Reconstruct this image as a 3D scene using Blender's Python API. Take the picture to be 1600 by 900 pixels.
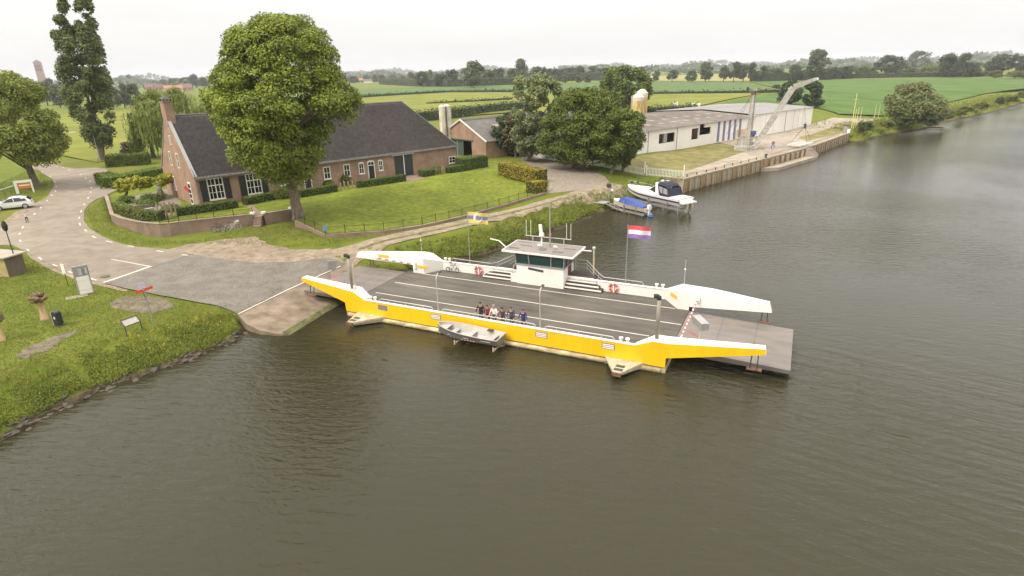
import bpy, bmesh, math, random
import numpy as np
from mathutils import Vector, Matrix
for _o in list(bpy.data.objects): bpy.data.objects.remove(_o)
SC = bpy.context.scene
COL = SC.collection
rng = np.random.default_rng(7)
random.seed(7)
R = math.radians

# ------------------------------------------------------------------ camera
CAM_H = 19.0; FPX = 930.0; HOR = 109.0; SLOPE = 0.0255       # metres, pixels of the 1600 px wide photograph
ROLL = math.atan(SLOPE)
PITCH = math.atan((450 - HOR) * math.cos(ROLL) / FPX)
cam_d = bpy.data.cameras.new('camera'); cam = bpy.data.objects.new('camera', cam_d); COL.objects.link(cam)
cam_d.sensor_width = 36.0; cam_d.lens = 36.0 * FPX / 1600.0
cam_d.clip_start = 0.1; cam_d.clip_end = 20000
cam.matrix_world = (Matrix.Translation((0, 0, CAM_H)) @ Matrix.Rotation(R(90) - PITCH, 4, 'X') @ Matrix.Rotation(-ROLL, 4, 'Z'))
SC.camera = cam

# ------------------------------------------------------------------ overcast sky, weak soft sun
SUN_EL, SUN_AZ = R(50), R(-125)      # azimuth from +Y (view direction) clockwise: behind the camera, to its left
wd = bpy.data.worlds.new('World'); SC.world = wd; wd.use_nodes = True
nt = wd.node_tree; N = nt.nodes; L = nt.links; N.clear()
wo = N.new('ShaderNodeOutputWorld'); bg = N.new('ShaderNodeBackground'); L.new(bg.outputs[0], wo.inputs[0])
sky = N.new('ShaderNodeTexSky'); sky.sky_type = 'NISHITA'; sky.sun_disc = False
sky.sun_elevation = SUN_EL; sky.sun_rotation = SUN_AZ; sky.altitude = 20; sky.air_density = 1.0; sky.dust_density = 4.0
tc = N.new('ShaderNodeTexCoord'); sp = N.new('ShaderNodeSeparateXYZ'); L.new(tc.outputs['Generated'], sp.inputs[0])
mr = N.new('ShaderNodeMapRange'); mr.inputs['From Min'].default_value = 0.0; mr.inputs['From Max'].default_value = 1.0
mr.inputs['To Min'].default_value = 0.0; mr.inputs['To Max'].default_value = 1.0; L.new(sp.outputs['Z'], mr.inputs['Value'])
ramp = N.new('ShaderNodeValToRGB'); L.new(mr.outputs[0], ramp.inputs[0])       # overcast: zenith about three times the horizon
ramp.color_ramp.elements[0].color = (3.4, 3.33, 3.26, 1); ramp.color_ramp.elements[1].color = (10.4, 10.0, 9.5, 1)
mpn = N.new('ShaderNodeMapping'); mpn.inputs['Scale'].default_value = (2.2, 2.2, 11.0); L.new(tc.outputs['Generated'], mpn.inputs[0])
cn = N.new('ShaderNodeTexNoise'); cn.inputs['Scale'].default_value = 1.6; cn.inputs['Detail'].default_value = 5; L.new(mpn.outputs[0], cn.inputs['Vector'])
cm = N.new('ShaderNodeMapRange'); cm.inputs['From Min'].default_value = 0.3; cm.inputs['From Max'].default_value = 0.7
cm.inputs['To Min'].default_value = 0.955; cm.inputs['To Max'].default_value = 1.045; L.new(cn.outputs['Fac'], cm.inputs['Value'])
cmul = N.new('ShaderNodeVectorMath'); cmul.operation = 'SCALE'; L.new(ramp.outputs[0], cmul.inputs[0]); L.new(cm.outputs[0], cmul.inputs['Scale'])
mx = N.new('ShaderNodeMix'); mx.data_type = 'RGBA'; mx.inputs['Factor'].default_value = 0.94
L.new(sky.outputs[0], mx.inputs['A']); L.new(cmul.outputs[0], mx.inputs['B']); L.new(mx.outputs['Result'], bg.inputs['Color'])
bg.inputs['Strength'].default_value = 0.12
sd = bpy.data.lights.new('sun', 'SUN'); sd.energy = 1.3; sd.angle = R(18); sd.color = (1.0, 0.93, 0.82)
sun = bpy.data.objects.new('sun', sd); COL.objects.link(sun)
_sd = Vector((math.sin(SUN_AZ) * math.cos(SUN_EL), math.cos(SUN_AZ) * math.cos(SUN_EL), math.sin(SUN_EL)))
sun.rotation_euler = _sd.to_track_quat('Z', 'Y').to_euler(); sun.location = (-60, -60, 90)
SC.view_settings.view_transform = 'Standard'; SC.view_settings.look = 'None'
SC.view_settings.gamma = 1; SC.view_settings.exposure = 1.15; SC.view_settings.use_curve_mapping = False

# ------------------------------------------------------------------ pixel of the photograph -> point in the place
CP, SP_, CR, SR = math.cos(PITCH), math.sin(PITCH), math.cos(ROLL), math.sin(ROLL)
def ray(px, py):
    dx, dy = px - 800.0, 450.0 - py
    u = dx * CR + dy * SR; v = -dx * SR + dy * CR
    return (u, FPX * CP + v * SP_, -FPX * SP_ + v * CP)
def P(px, py, z):
    d = ray(px, py); t = (z - CAM_H) / d[2]
    return Vector((d[0] * t, d[1] * t, z))
def hgt(b, tx, ty):
    """height above point b (x,y,z) of the pixel tx,ty seen at b's distance"""
    d = ray(tx, ty); t = math.hypot(b[0], b[1]) / math.hypot(d[0], d[1])
    return CAM_H + d[2] * t - b[2]

# ------------------------------------------------------------------ objects
def tag(o, label=None, cat=None, group=None, kind=None):
    if label: o['label'] = label
    if cat: o['category'] = cat
    if group: o['group'] = group
    if kind: o['kind'] = kind
    return o
def thing(name, label, cat, loc=(0, 0, 0), rotz=0.0, group=None):
    o = bpy.data.objects.new(name, None); COL.objects.link(o); o.empty_display_size = 0.2
    o.location = loc; o.rotation_euler = (0, 0, rotz)
    return tag(o, label, cat, group)
def link(name, me, parent=None, loc=None, rot=None, scale=None):
    o = bpy.data.objects.new(name, me); COL.objects.link(o)
    if parent is not None: o.parent = parent
    if loc is not None: o.location = loc
    if rot is not None: o.rotation_euler = rot
    if scale is not None: o.scale = scale
    return o
def copy_tree(o, parent=None, **kw):
    c = o.copy(); COL.objects.link(c); c.parent = parent
    for ch in list(o.children): copy_tree(ch, c)
    for k, v in kw.items(): c[k] = v
    return c

class MB:
    def __init__(s): s.v = []; s.f = []; s.m = []; s.mats = []
    def _mi(s, mat):
        if mat is None: return 0
        if mat not in s.mats: s.mats.append(mat)
        return s.mats.index(mat)
    def add(s, vs, fs, mat=None):
        b = len(s.v); s.v += [tuple(x) for x in vs]; mi = s._mi(mat)
        for f in fs: s.f.append([i + b for i in f]); s.m.append(mi)
        return s
    def box(s, x0, x1, y0, y1, z0, z1, mat=None):
        return s.add([(x0,y0,z0),(x1,y0,z0),(x1,y1,z0),(x0,y1,z0),(x0,y0,z1),(x1,y0,z1),(x1,y1,z1),(x0,y1,z1)],
                     [(0,3,2,1),(4,5,6,7),(0,1,5,4),(1,2,6,5),(2,3,7,6),(3,0,4,7)], mat)
    def obox(s, c, ax, ay, az, mat=None):
        """oriented box: centre and three half-axis vectors"""
        c, ax, ay, az = map(Vector, (c, ax, ay, az)); vs = []
        for k in (-1, 1):
            for (i, j) in ((-1,-1),(1,-1),(1,1),(-1,1)): vs.append(c + ax*i + ay*j + az*k)
        return s.add(vs, [(0,3,2,1),(4,5,6,7),(0,1,5,4),(1,2,6,5),(2,3,7,6),(3,0,4,7)], mat)
    def bar(s, p, q, w, h=None, mat=None):
        p, q = Vector(p), Vector(q); d = q - p; ln = d.length
        if ln < 1e-6: return s
        d /= ln; up = Vector((0,0,1)) if abs(d.z) < 0.95 else Vector((1,0,0))
        a = d.cross(up).normalized(); b = a.cross(d).normalized(); h = w if h is None else h
        return s.obox((p+q)/2, d*ln/2, a*w/2, b*h/2, mat)
    def tube(s, pts, rs, n=8, mat=None, cap=True):
        pts = [Vector(p) for p in pts]
        if not hasattr(rs, '__len__'): rs = [rs]*len(pts)
        vs, fs = [], []; prev = None
        for i, p in enumerate(pts):
            d = (pts[min(i+1, len(pts)-1)] - pts[max(i-1, 0)]).normalized()
            if prev is None:
                up = Vector((0,0,1)) if abs(d.z) < 0.9 else Vector((1,0,0)); a = d.cross(up).normalized()
            else: a = (prev - d*prev.dot(d)).normalized()
            prev = a; b = d.cross(a)
            for k in range(n):
                t = 2*math.pi*k/n; vs.append(p + (a*math.cos(t) + b*math.sin(t))*rs[i])
        for i in range(len(pts)-1):
            for k in range(n):
                k2 = (k+1) % n; fs.append((i*n+k, i*n+k2, (i+1)*n+k2, (i+1)*n+k))
        if cap: fs.append(tuple(range(n-1, -1, -1))); o = (len(pts)-1)*n; fs.append(tuple(range(o, o+n)))
        return s.add(vs, fs, mat)
    def prism(s, poly, v0, v1, mat=None, axis='y'):
        """polygon of (a, z) extruded along y (axis 'y') or x (axis 'x'), or (x, y) along z (axis 'z')"""
        def q(p, t):
            if axis == 'y': return (p[0], t, p[1])
            if axis == 'x': return (t, p[0], p[1])
            return (p[0], p[1], t)
        n = len(poly); vs = [q(p, v0) for p in poly] + [q(p, v1) for p in poly]
        fs = [tuple(range(n-1, -1, -1)), tuple(range(n, 2*n))] + [(i, (i+1) % n, (i+1) % n + n, i+n) for i in range(n)]
        return s.add(vs, fs, mat)
    def lathe(s, prof, n=12, c=(0,0,0), mat=None):
        vs, fs = [], []
        for (r, z) in prof:
            for k in range(n): t = 2*math.pi*k/n; vs.append((c[0]+r*math.cos(t), c[1]+r*math.sin(t), c[2]+z))
        for i in range(len(prof)-1):
            for k in range(n): k2 = (k+1) % n; fs.append((i*n+k, i*n+k2, (i+1)*n+k2, (i+1)*n+k))
        fs.append(tuple(range(n-1,-1,-1))); o = (len(prof)-1)*n; fs.append(tuple(range(o, o+n)))
        return s.add(vs, fs, mat)
    def mesh(s, name, mat=None, smooth=False, fix=True):
        me = bpy.data.meshes.new(name); me.from_pydata(s.v, [], s.f)
        for m in (s.mats or [mat]): me.materials.append(m)
        if s.mats: me.polygons.foreach_set('material_index', s.m)
        if fix:
            bm = bmesh.new(); bm.from_mesh(me); bmesh.ops.recalc_face_normals(bm, faces=bm.faces); bm.to_mesh(me); bm.free()
        if smooth: me.polygons.foreach_set('use_smooth', [True]*len(me.polygons))
        me.update(); return me
    def build(s, name, mat=None, parent=None, smooth=False, fix=True, **kw):
        return link(name, s.mesh(name, mat, smooth, fix), parent, **kw)
def B(*a): return MB().box(*a)
def fast_mesh(name, V, F, mat, smooth=False):
    """numpy vertices (n,3), faces (m,k) all of the same k"""
    me = bpy.data.meshes.new(name); V = np.asarray(V, np.float32); F = np.asarray(F, np.int32)
    me.vertices.add(len(V)); me.vertices.foreach_set('co', V.ravel())
    m, k = F.shape; me.loops.add(m*k); me.loops.foreach_set('vertex_index', F.ravel())
    me.polygons.add(m); me.polygons.foreach_set('loop_start', np.arange(0, m*k, k, dtype=np.int32))
    try: me.polygons.foreach_set('loop_total', np.full(m, k, np.int32))
    except Exception: pass
    me.materials.append(mat)
    if smooth: me.polygons.foreach_set('use_smooth', np.ones(m, bool))
    me.update(calc_edges=True); me.validate(); return me

# ------------------------------------------------------------------ materials
MATS = {}
def _n(nt, t, **k):
    n = nt.nodes.new(t)
    for a, v in k.items():
        if a in n.inputs: n.inputs[a].default_value = v
        else: setattr(n, a, v)
    return n
def mat(name, c, rough=0.7, var=0.12, scale=3.0, c2=None, bump=0.0, bscale=None, metal=0.0, island=0.0, spec=0.5, coat=0.0, sub=0.0, stretch=None, big=0.0):
    """plain surface: colour with noise variation (position based), optional second colour, relief and per-piece variation"""
    if name in MATS: return MATS[name]
    m = bpy.data.materials.new(name); m.use_nodes = True; nt = m.node_tree; b = nt.nodes['Principled BSDF']
    b.inputs['Roughness'].default_value = rough; b.inputs['Metallic'].default_value = metal
    b.inputs['Specular IOR Level'].default_value = spec; b.inputs['Coat Weight'].default_value = coat
    g = _n(nt, 'ShaderNodeTexCoord'); src = g.outputs['Object']
    if stretch:
        mp = _n(nt, 'ShaderNodeMapping'); mp.inputs['Scale'].default_value = stretch; nt.links.new(src, mp.inputs[0]); src = mp.outputs[0]
    nz = _n(nt, 'ShaderNodeTexNoise', Scale=scale, Detail=6.0, Roughness=0.6); nt.links.new(src, nz.inputs['Vector'])
    mr = _n(nt, 'ShaderNodeMapRange'); mr.inputs[1].default_value = 0.32; mr.inputs[2].default_value = 0.68; nt.links.new(nz.outputs['Fac'], mr.inputs[0])
    lo = tuple(x*(1-var) for x in c); hi = tuple(min(1, x*(1+var)) for x in (c2 or c))
    mx = _n(nt, 'ShaderNodeMix', data_type='RGBA'); mx.inputs['A'].default_value = (*lo, 1); mx.inputs['B'].default_value = (*hi, 1)
    nt.links.new(mr.outputs[0], mx.inputs['Factor']); out = mx.outputs['Result']
    def scale_by(out, fac_socket, a0, a1):
        r = _n(nt, 'ShaderNodeMapRange'); r.inputs[3].default_value = a0; r.inputs[4].default_value = a1; nt.links.new(fac_socket, r.inputs[0])
        vm = _n(nt, 'ShaderNodeVectorMath', operation='SCALE'); nt.links.new(out, vm.inputs[0]); nt.links.new(r.outputs[0], vm.inputs['Scale']); return vm.outputs[0]
    if island:
        gi = _n(nt, 'ShaderNodeNewGeometry'); out = scale_by(out, gi.outputs['Random Per Island'], 1-island, 1+island)
    if big:
        n2 = _n(nt, 'ShaderNodeTexNoise', Scale=scale*0.13, Detail=3.0); nt.links.new(g.outputs['Object'], n2.inputs['Vector'])
        r2 = _n(nt, 'ShaderNodeMapRange'); r2.inputs[1].default_value = 0.35; r2.inputs[2].default_value = 0.65; nt.links.new(n2.outputs['Fac'], r2.inputs[0]); out = scale_by(out, r2.outputs[0], 1-big, 1+big)
    nt.links.new(out, b.inputs['Base Color'])
    if sub: b.inputs['Transmission Weight'].default_value = 0.0
    if bump:
        nb = _n(nt, 'ShaderNodeTexNoise', Scale=bscale or scale*4, Detail=4.0); nt.links.new(src, nb.inputs['Vector'])
        bp = _n(nt, 'ShaderNodeBump', Strength=bump, Distance=0.05); nt.links.new(nb.outputs['Fac'], bp.inputs['Height']); nt.links.new(bp.outputs[0], b.inputs['Normal'])
    MATS[name] = m; return m
def leaf_mat(name, dark, light, tone=0.35):
    """foliage: two greens mixed by slow noise, per-leaf variation, some light through the leaf"""
    if name in MATS: return MATS[name]
    m = bpy.data.materials.new(name); m.use_nodes = True; nt = m.node_tree; b = nt.nodes['Principled BSDF']; out = nt.nodes['Material Output']
    b.inputs['Roughness'].default_value = 0.55; b.inputs['Specular IOR Level'].default_value = 0.3
    g = _n(nt, 'ShaderNodeTexCoord'); nz = _n(nt, 'ShaderNodeTexNoise', Scale=0.55, Detail=4.0); nt.links.new(g.outputs['Object'], nz.inputs['Vector'])
    gi = _n(nt, 'ShaderNodeNewGeometry')
    ad = _n(nt, 'ShaderNodeMath', operation='MULTIPLY_ADD'); ad.inputs[1].default_value = tone; nt.links.new(gi.outputs['Random Per Island'], ad.inputs[0]); nt.links.new(nz.outputs['Fac'], ad.inputs[2])
    mr = _n(nt, 'ShaderNodeMapRange'); mr.inputs[1].default_value = 0.38; mr.inputs[2].default_value = 0.62 + tone; nt.links.new(ad.outputs[0], mr.inputs[0])
    mx = _n(nt, 'ShaderNodeMix', data_type='RGBA'); mx.inputs['A'].default_value = (*dark, 1); mx.inputs['B'].default_value = (*light, 1); nt.links.new(mr.outputs[0], mx.inputs['Factor'])
    nt.links.new(mx.outputs['Result'], b.inputs['Base Color'])
    tr = _n(nt, 'ShaderNodeBsdfTranslucent'); nt.links.new(mx.outputs['Result'], tr.inputs['Color'])
    ms = _n(nt, 'ShaderNodeMixShader'); ms.inputs[0].default_value = 0.22
    nt.links.new(b.outputs[0], ms.inputs[1]); nt.links.new(tr.outputs[0], ms.inputs[2]); nt.links.new(ms.outputs[0], out.inputs['Surface'])
    MATS[name] = m; return m
def brick_mat(name, c1, c2, mortar, w=0.22, h=0.065, var=0.0):
    if name in MATS: return MATS[name]
    m = bpy.data.materials.new(name); m.use_nodes = True; nt = m.node_tree; b = nt.nodes['Principled BSDF']; b.inputs['Roughness'].default_value = 0.85
    g = _n(nt, 'ShaderNodeTexCoord'); s = _n(nt, 'ShaderNodeSeparateXYZ'); nt.links.new(g.outputs['Object'], s.inputs[0])
    a = _n(nt, 'ShaderNodeMath', operation='ADD'); nt.links.new(s.outputs[0], a.inputs[0]); nt.links.new(s.outputs[1], a.inputs[1])
    cb = _n(nt, 'ShaderNodeCombineXYZ'); nt.links.new(a.outputs[0], cb.inputs[0]); nt.links.new(s.outputs[2], cb.inputs[1])
    bt = _n(nt, 'ShaderNodeTexBrick', Scale=1.0); bt.inputs['Color1'].default_value = (*c1, 1); bt.inputs['Color2'].default_value = (*c2, 1); bt.inputs['Mortar'].default_value = (*mortar, 1)
    bt.inputs['Brick Width'].default_value = w; bt.inputs['Row Height'].default_value = h; bt.inputs['Mortar Size'].default_value = 0.008; bt.inputs['Mortar Smooth'].default_value = 0.3
    nt.links.new(cb.outputs[0], bt.inputs['Vector'])
    nz = _n(nt, 'ShaderNodeTexNoise', Scale=0.7, Detail=6.0); nt.links.new(g.outputs['Object'], nz.inputs['Vector'])
    mr = _n(nt, 'ShaderNodeMapRange'); mr.inputs[1].default_value = 0.3; mr.inputs[2].default_value = 0.7; mr.inputs[3].default_value = 0.78; mr.inputs[4].default_value = 1.2; nt.links.new(nz.outputs['Fac'], mr.inputs[0])
    vm = _n(nt, 'ShaderNodeVectorMath', operation='SCALE'); nt.links.new(bt.outputs['Color'], vm.inputs[0]); nt.links.new(mr.outputs[0], vm.inputs['Scale'])
    nt.links.new(vm.outputs[0], b.inputs['Base Color'])
    bp = _n(nt, 'ShaderNodeBump', Strength=0.4, Distance=0.01); nt.links.new(bt.outputs['Fac'], bp.inputs['Height']); bp.invert = True; nt.links.new(bp.outputs[0], b.inputs['Normal'])
    MATS[name] = m; return m
def glass_mat(name='dark_glass', c=(0.015, 0.02, 0.02)):
    if name in MATS: return MATS[name]
    m = bpy.data.materials.new(name); m.use_nodes = True; b = m.node_tree.nodes['Principled BSDF']
    b.inputs['Base Color'].default_value = (*c, 1); b.inputs['Roughness'].default_value = 0.06; b.inputs['Specular IOR Level'].default_value = 0.6
    MATS[name] = m; return m
# ------------------------------------------------------------------ the lie of the land
BANK = [(0,690),(60,655),(150,612),(230,585),(300,560),(350,540),(383,521),(380,503)]
BACK = [(640,426),(740,403),(800,383),(850,366),(900,349),(942,331),(985,322),(1030,311),(1062,302)]
QUAY = [P(1067,280,2.2), P(1195,248,2.2), P(1264,230,2.2), P(1326,208,2.2)]
FARB = [(1345,222),(1380,212),(1440,203),(1480,190),(1540,178),(1600,160)]
shore = [P(x, y, 0) for x, y in BANK]
_d = (shore[0] - shore[2]).normalized()
shore = [shore[0] + _d*900 + Vector((-60,0,0)), shore[0] + _d*60] + shore
slip = [P(398,496,0.3), P(468,461,0.3), P(548,431,0.25)]            # the shore runs under the ferry slip
n_quay0 = len(shore) + len(slip) + len(BACK) - 1
shore = shore + slip + [P(x, y, 0) for x, y in BACK] + [q.copy() for q in QUAY]
n_quay1 = len(shore) - 1
shore += [P(x, y, 0) for x, y in FARB]
_e = (shore[-1] - shore[-3]).normalized(); shore += [shore[-1] + _e*150, shore[-1] + _e*1200, shore[-1] + _e*7000]
SH = np.array([(p.x, p.y) for p in shore])
LANDPOLY = np.array([(p.x, p.y) for p in shore] + [(6000, 9000), (-9000, 9000), (-9000, SH[0][1])])
CTRL = [(20,327,3.9),(90,330,3.5),(45,372,3.0),(60,395,2.8),(100,262,4.0),(160,270,4.0),(185,295,3.6),(120,420,2.4),(180,440,2.0),(237,417,2.0),(20,440,2.5),
  (60,500,2.3),(0,560,2.2),(120,520,2.0),(160,470,2.0),(240,500,1.7),(330,490,1.2),(371,490,.9),(420,466,.85),(490,436,.85),(300,440,1.6),(380,430,1.5),(450,440,.92),(535,417,.88),(0,620,1.8),(100,590,1.6),(200,550,1.5),
  (560,408,1.7),(600,404,1.75),(520,402,1.7),(140,340,3.2),(160,360,2.7),(222,380,2.2),(300,378,2.3),(360,368,2.5),(400,362,2.5),(460,365,2.7),(330,395,2.2),(420,390,2.2),(500,392,2.0),(560,396,1.95),(600,376,2.2),(700,354,2.13),(800,330,2.12),(930,292,2.3),
  (600,392,2.1),(700,368,2.05),(790,344,2.05),(870,320,2.05),(940,302,2.1),(1060,285,2.2),(900,262,3.1),(852,285,2.9),(985,243,3.0),(1150,225,2.5),(1267,194,2.8),(1130,262,2.2),(1300,210,2.2),(1180,245,2.2),(1330,200,2.3),(1400,185,2.4),(1500,170,2.4),
  (509,371,2.35),(600,365,2.28),(660,356,2.26),(722,342,2.26),(780,326,2.28),(852,305,2.4),(630,360,2.27),(690,349,2.26),(750,335,2.27),(820,315,2.33),(640,370,2.15),(740,348,2.12),(830,325,2.12),(880,308,2.15),(760,246,3.5),(700,200,3.6),(400,260,3.6),(250,200,3.9),(60,230,4.0),(0,300,4.0),(1280,175,3.2),(1500,140,3.2),(600,170,3.8),(900,170,3.5),(1100,160,3.3),(300,170,4.0)]
_cw = np.array([tuple(P(x, y, z)) for x, y, z in CTRL])
_cw = np.vstack([_cw, [(-400,400,4),(0,700,4),(500,700,3.5),(-600,1500,4),(600,1800,4),(-60,20,2.0),(-200,60,3.5),(-150,150,4.0)]])
def shore_d(X, Y):
    """distance to the shoreline, and whether the nearest stretch is the quay"""
    P0 = SH[:-1]; P1 = SH[1:]; D = P1 - P0; L2 = (D**2).sum(1)
    best = np.full(X.shape, 1e18); quay = np.zeros(X.shape, bool)
    for i in range(len(P0)):
        t = np.clip(((X-P0[i,0])*D[i,0] + (Y-P0[i,1])*D[i,1]) / L2[i], 0, 1)
        d2 = (X-P0[i,0]-t*D[i,0])**2 + (Y-P0[i,1]-t*D[i,1])**2
        m = d2 < best; best = np.where(m, d2, best); quay = np.where(m, (n_quay0 < i) & (i < n_quay1), quay)
    return np.sqrt(best), quay
def inside(X, Y, poly):
    r = np.zeros(X.shape, bool); n = len(poly); j = n-1
    for i in range(n):
        xi, yi = poly[i]; xj, yj = poly[j]
        c = ((yi > Y) != (yj > Y)); r ^= c & (X < (xj-xi)*(Y-yi)/((yj-yi) if yj != yi else 1e-9) + xi); j = i
    return r
# the walled garden terrace and its lawn
GZ = 3.5
WTOP = [(166,306),(175,335),(190,341),(212,346),(231,348.8),(250,349.8),(264,349),(280,346.8),(335,341),(395,335)]; WTOP2 = [(412,334),(455,327)]
LOWE = [(462,345,3.15),(509,367,2.6),(600,361,2.5),(660,352,2.48),(722,338,2.48),(780,322,2.5),(852,301,2.6)]
wall_pts = [P(x, y, 3.7) for x, y in WTOP]; wall_pts2 = [P(x, y, 3.7) for x, y in WTOP2]; low_pts = [P(x, y, z) for x, y, z in LOWE]
gpts = [tuple(p[:2]) for p in wall_pts+wall_pts2+low_pts] + [tuple(P(x, y, GZ)[:2]) for x, y in [(852,266),(800,246),(745,238),(700,225),(560,200),(330,220),(262,262)]]
_lc = np.array([tuple(p) for p in low_pts] + [tuple(low_pts[i].lerp(low_pts[i+1], .5)) for i in range(6)] + [(p.x, p.y, GZ) for p in wall_pts+wall_pts2] + [tuple(P(x, y, GZ)) for x, y in [(300,330),(380,318),(470,305),(560,292),(640,281),(700,268),(760,262),(760,245),(560,205),(330,225),(440,322),(350,325)]] + [tuple(P(840,285,2.9))])
def lawn_z(X, Y):
    X = np.asarray(X, float); Y = np.asarray(Y, float)
    d2 = (X[...,None]-_lc[:,0])**2 + (Y[...,None]-_lc[:,1])**2 + .5; w = d2**-1.6; return (w*_lc[:,2]).sum(-1)/w.sum(-1)
def height(X, Y):
    X = np.asarray(X, float); Y = np.asarray(Y, float); sh = X.shape; X = X.ravel(); Y = Y.ravel(); out = np.empty(X.shape)
    for s in range(0, len(X), 40000):
        x = X[s:s+40000]; y = Y[s:s+40000]
        d2 = (x[:,None]-_cw[None,:,0])**2 + (y[:,None]-_cw[None,:,1])**2 + 4.0
        w = d2**-1.7; z = (w*_cw[None,:,2]).sum(1)/w.sum(1)
        d, q = shore_d(x, y); ins = inside(x, y, LANDPOLY); sd = np.where(ins, d, -d)
        wob = 0.25*np.sin(x*1.7+y*.9) + 0.2*np.sin(x*.8-y*2.1)
        sdw = sd + wob
        prof = np.where(sdw < 0, 0.55*sdw, np.where(sdw < 1.6, 0.5*sdw, 0.8+(sdw-1.6)*0.6))
        profq = np.where(sd < 1.2, -2.5, 9.0)
        z = np.minimum(z, np.where(q, profq, prof)); z = np.where(inside(x, y, gpts), np.minimum(z, 2.2), z); out[s:s+40000] = np.maximum(z, -3.0)
    return out.reshape(sh)
def hz(x, y):
    a, b = np.array([x]), np.array([y])
    return float((lawn_z(a, b) if inside(a, b, gpts)[0] else height(a, b))[0])
def G(px, py, dz=0.0):
    z = 2.5
    for _ in range(14):
        p = P(px, py, min(z, 6)+dz); z = 0.35*z + 0.65*max(hz(p.x, p.y), 0)
    p = P(px, py, z+dz); p.z = z; return p

def axis(lo, hi, step, end0, end1, g=1.16):
    a = list(np.arange(lo, hi+1e-6, step)); s = step
    while a[-1] < end1: s *= g; a.append(a[-1]+s)
    s = step
    while a[0] > end0: s *= g; a.insert(0, a[0]-s)
    return np.array(a)
GX = axis(-95.25, 99.75, 0.75, -7500, 7500); GY = axis(14.25, 165, 0.75, -300, 9000)
def grid_patch(gx, gy, zf, name, m):
    X, Y = np.meshgrid(gx, gy); Z = zf(X, Y); V = np.stack([X.ravel(), Y.ravel(), Z.ravel()], 1)
    nx, ny = len(gx), len(gy); i, j = np.meshgrid(np.arange(nx-1), np.arange(ny-1)); a = (j*nx+i).ravel()
    return fast_mesh(name, V, np.stack([a, a+1, a+nx+1, a+nx], 1), m, True)

def ground_mat():
    m = bpy.data.materials.new('rough_grass'); m.use_nodes = True; nt = m.node_tree; b = nt.nodes['Principled BSDF']; b.inputs['Roughness'].default_value = 0.9; b.inputs['Specular IOR Level'].default_value = 0.15
    g = _n(nt, 'ShaderNodeNewGeometry'); pos = g.outputs['Position']
    def noise(s, d=5.0, r=0.6): n = _n(nt, 'ShaderNodeTexNoise', Scale=s, Detail=d, Roughness=r); nt.links.new(pos, n.inputs['Vector']); return n.outputs['Fac']
    def rng_(s, a, bb, c=0.0, d=1.0): r = _n(nt, 'ShaderNodeMapRange'); r.inputs[1].default_value = a; r.inputs[2].default_value = bb; r.inputs[3].default_value = c; r.inputs[4].default_value = d; nt.links.new(s, r.inputs[0]); return r.outputs[0]
    def mix(f, A, Bc):
        x = _n(nt, 'ShaderNodeMix', data_type='RGBA'); nt.links.new(f, x.inputs['Factor'])
        for nm, c in (('A', A), ('B', Bc)):
            if isinstance(c, tuple): x.inputs[nm].default_value = (*c, 1)
            else: nt.links.new(c, x.inputs[nm])
        return x.outputs['Result']
    c = mix(rng_(noise(0.35), .35, .65), (0.085, 0.118, 0.014), (0.160, 0.175, 0.024))
    c = mix(rng_(noise(2.6), .4, .7), c, (0.135, 0.165, 0.021))
    c = mix(rng_(noise(0.09, 6.0), .54, .66, 0, .55), c, (0.175, 0.140, 0.045))
    c = mix(rng_(noise(11.0, 3.0), .5, .75, 0, .5), c, (0.065, 0.092, 0.012))
    s = _n(nt, 'ShaderNodeSeparateXYZ'); nt.links.new(pos, s.inputs[0])                # wet stones and mud at the waterline
    n1 = noise(1.1); ad = _n(nt, 'ShaderNodeMath', operation='MULTIPLY_ADD'); ad.inputs[1].default_value = 0.5; nt.links.new(n1, ad.inputs[0]); nt.links.new(s.outputs[2], ad.inputs[2])
    c = mix(rng_(ad.outputs[0], 0.45, 0.62, 1, 0), c, mix(rng_(noise(3.5), .4, .6), (0.035, 0.028, 0.018), (0.10, 0.075, 0.045)))
    nt.links.new(c, b.inputs['Base Color'])
    bp = _n(nt, 'ShaderNodeBump', Strength=0.8, Distance=0.12); nt.links.new(noise(5.0, 6.0, .7), bp.inputs['Height']); nt.links.new(bp.outputs[0], b.inputs['Normal'])
    return m
terrain = link('ground', grid_patch(GX, GY, height, 'ground', ground_mat())); tag(terrain, kind='structure')

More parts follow.
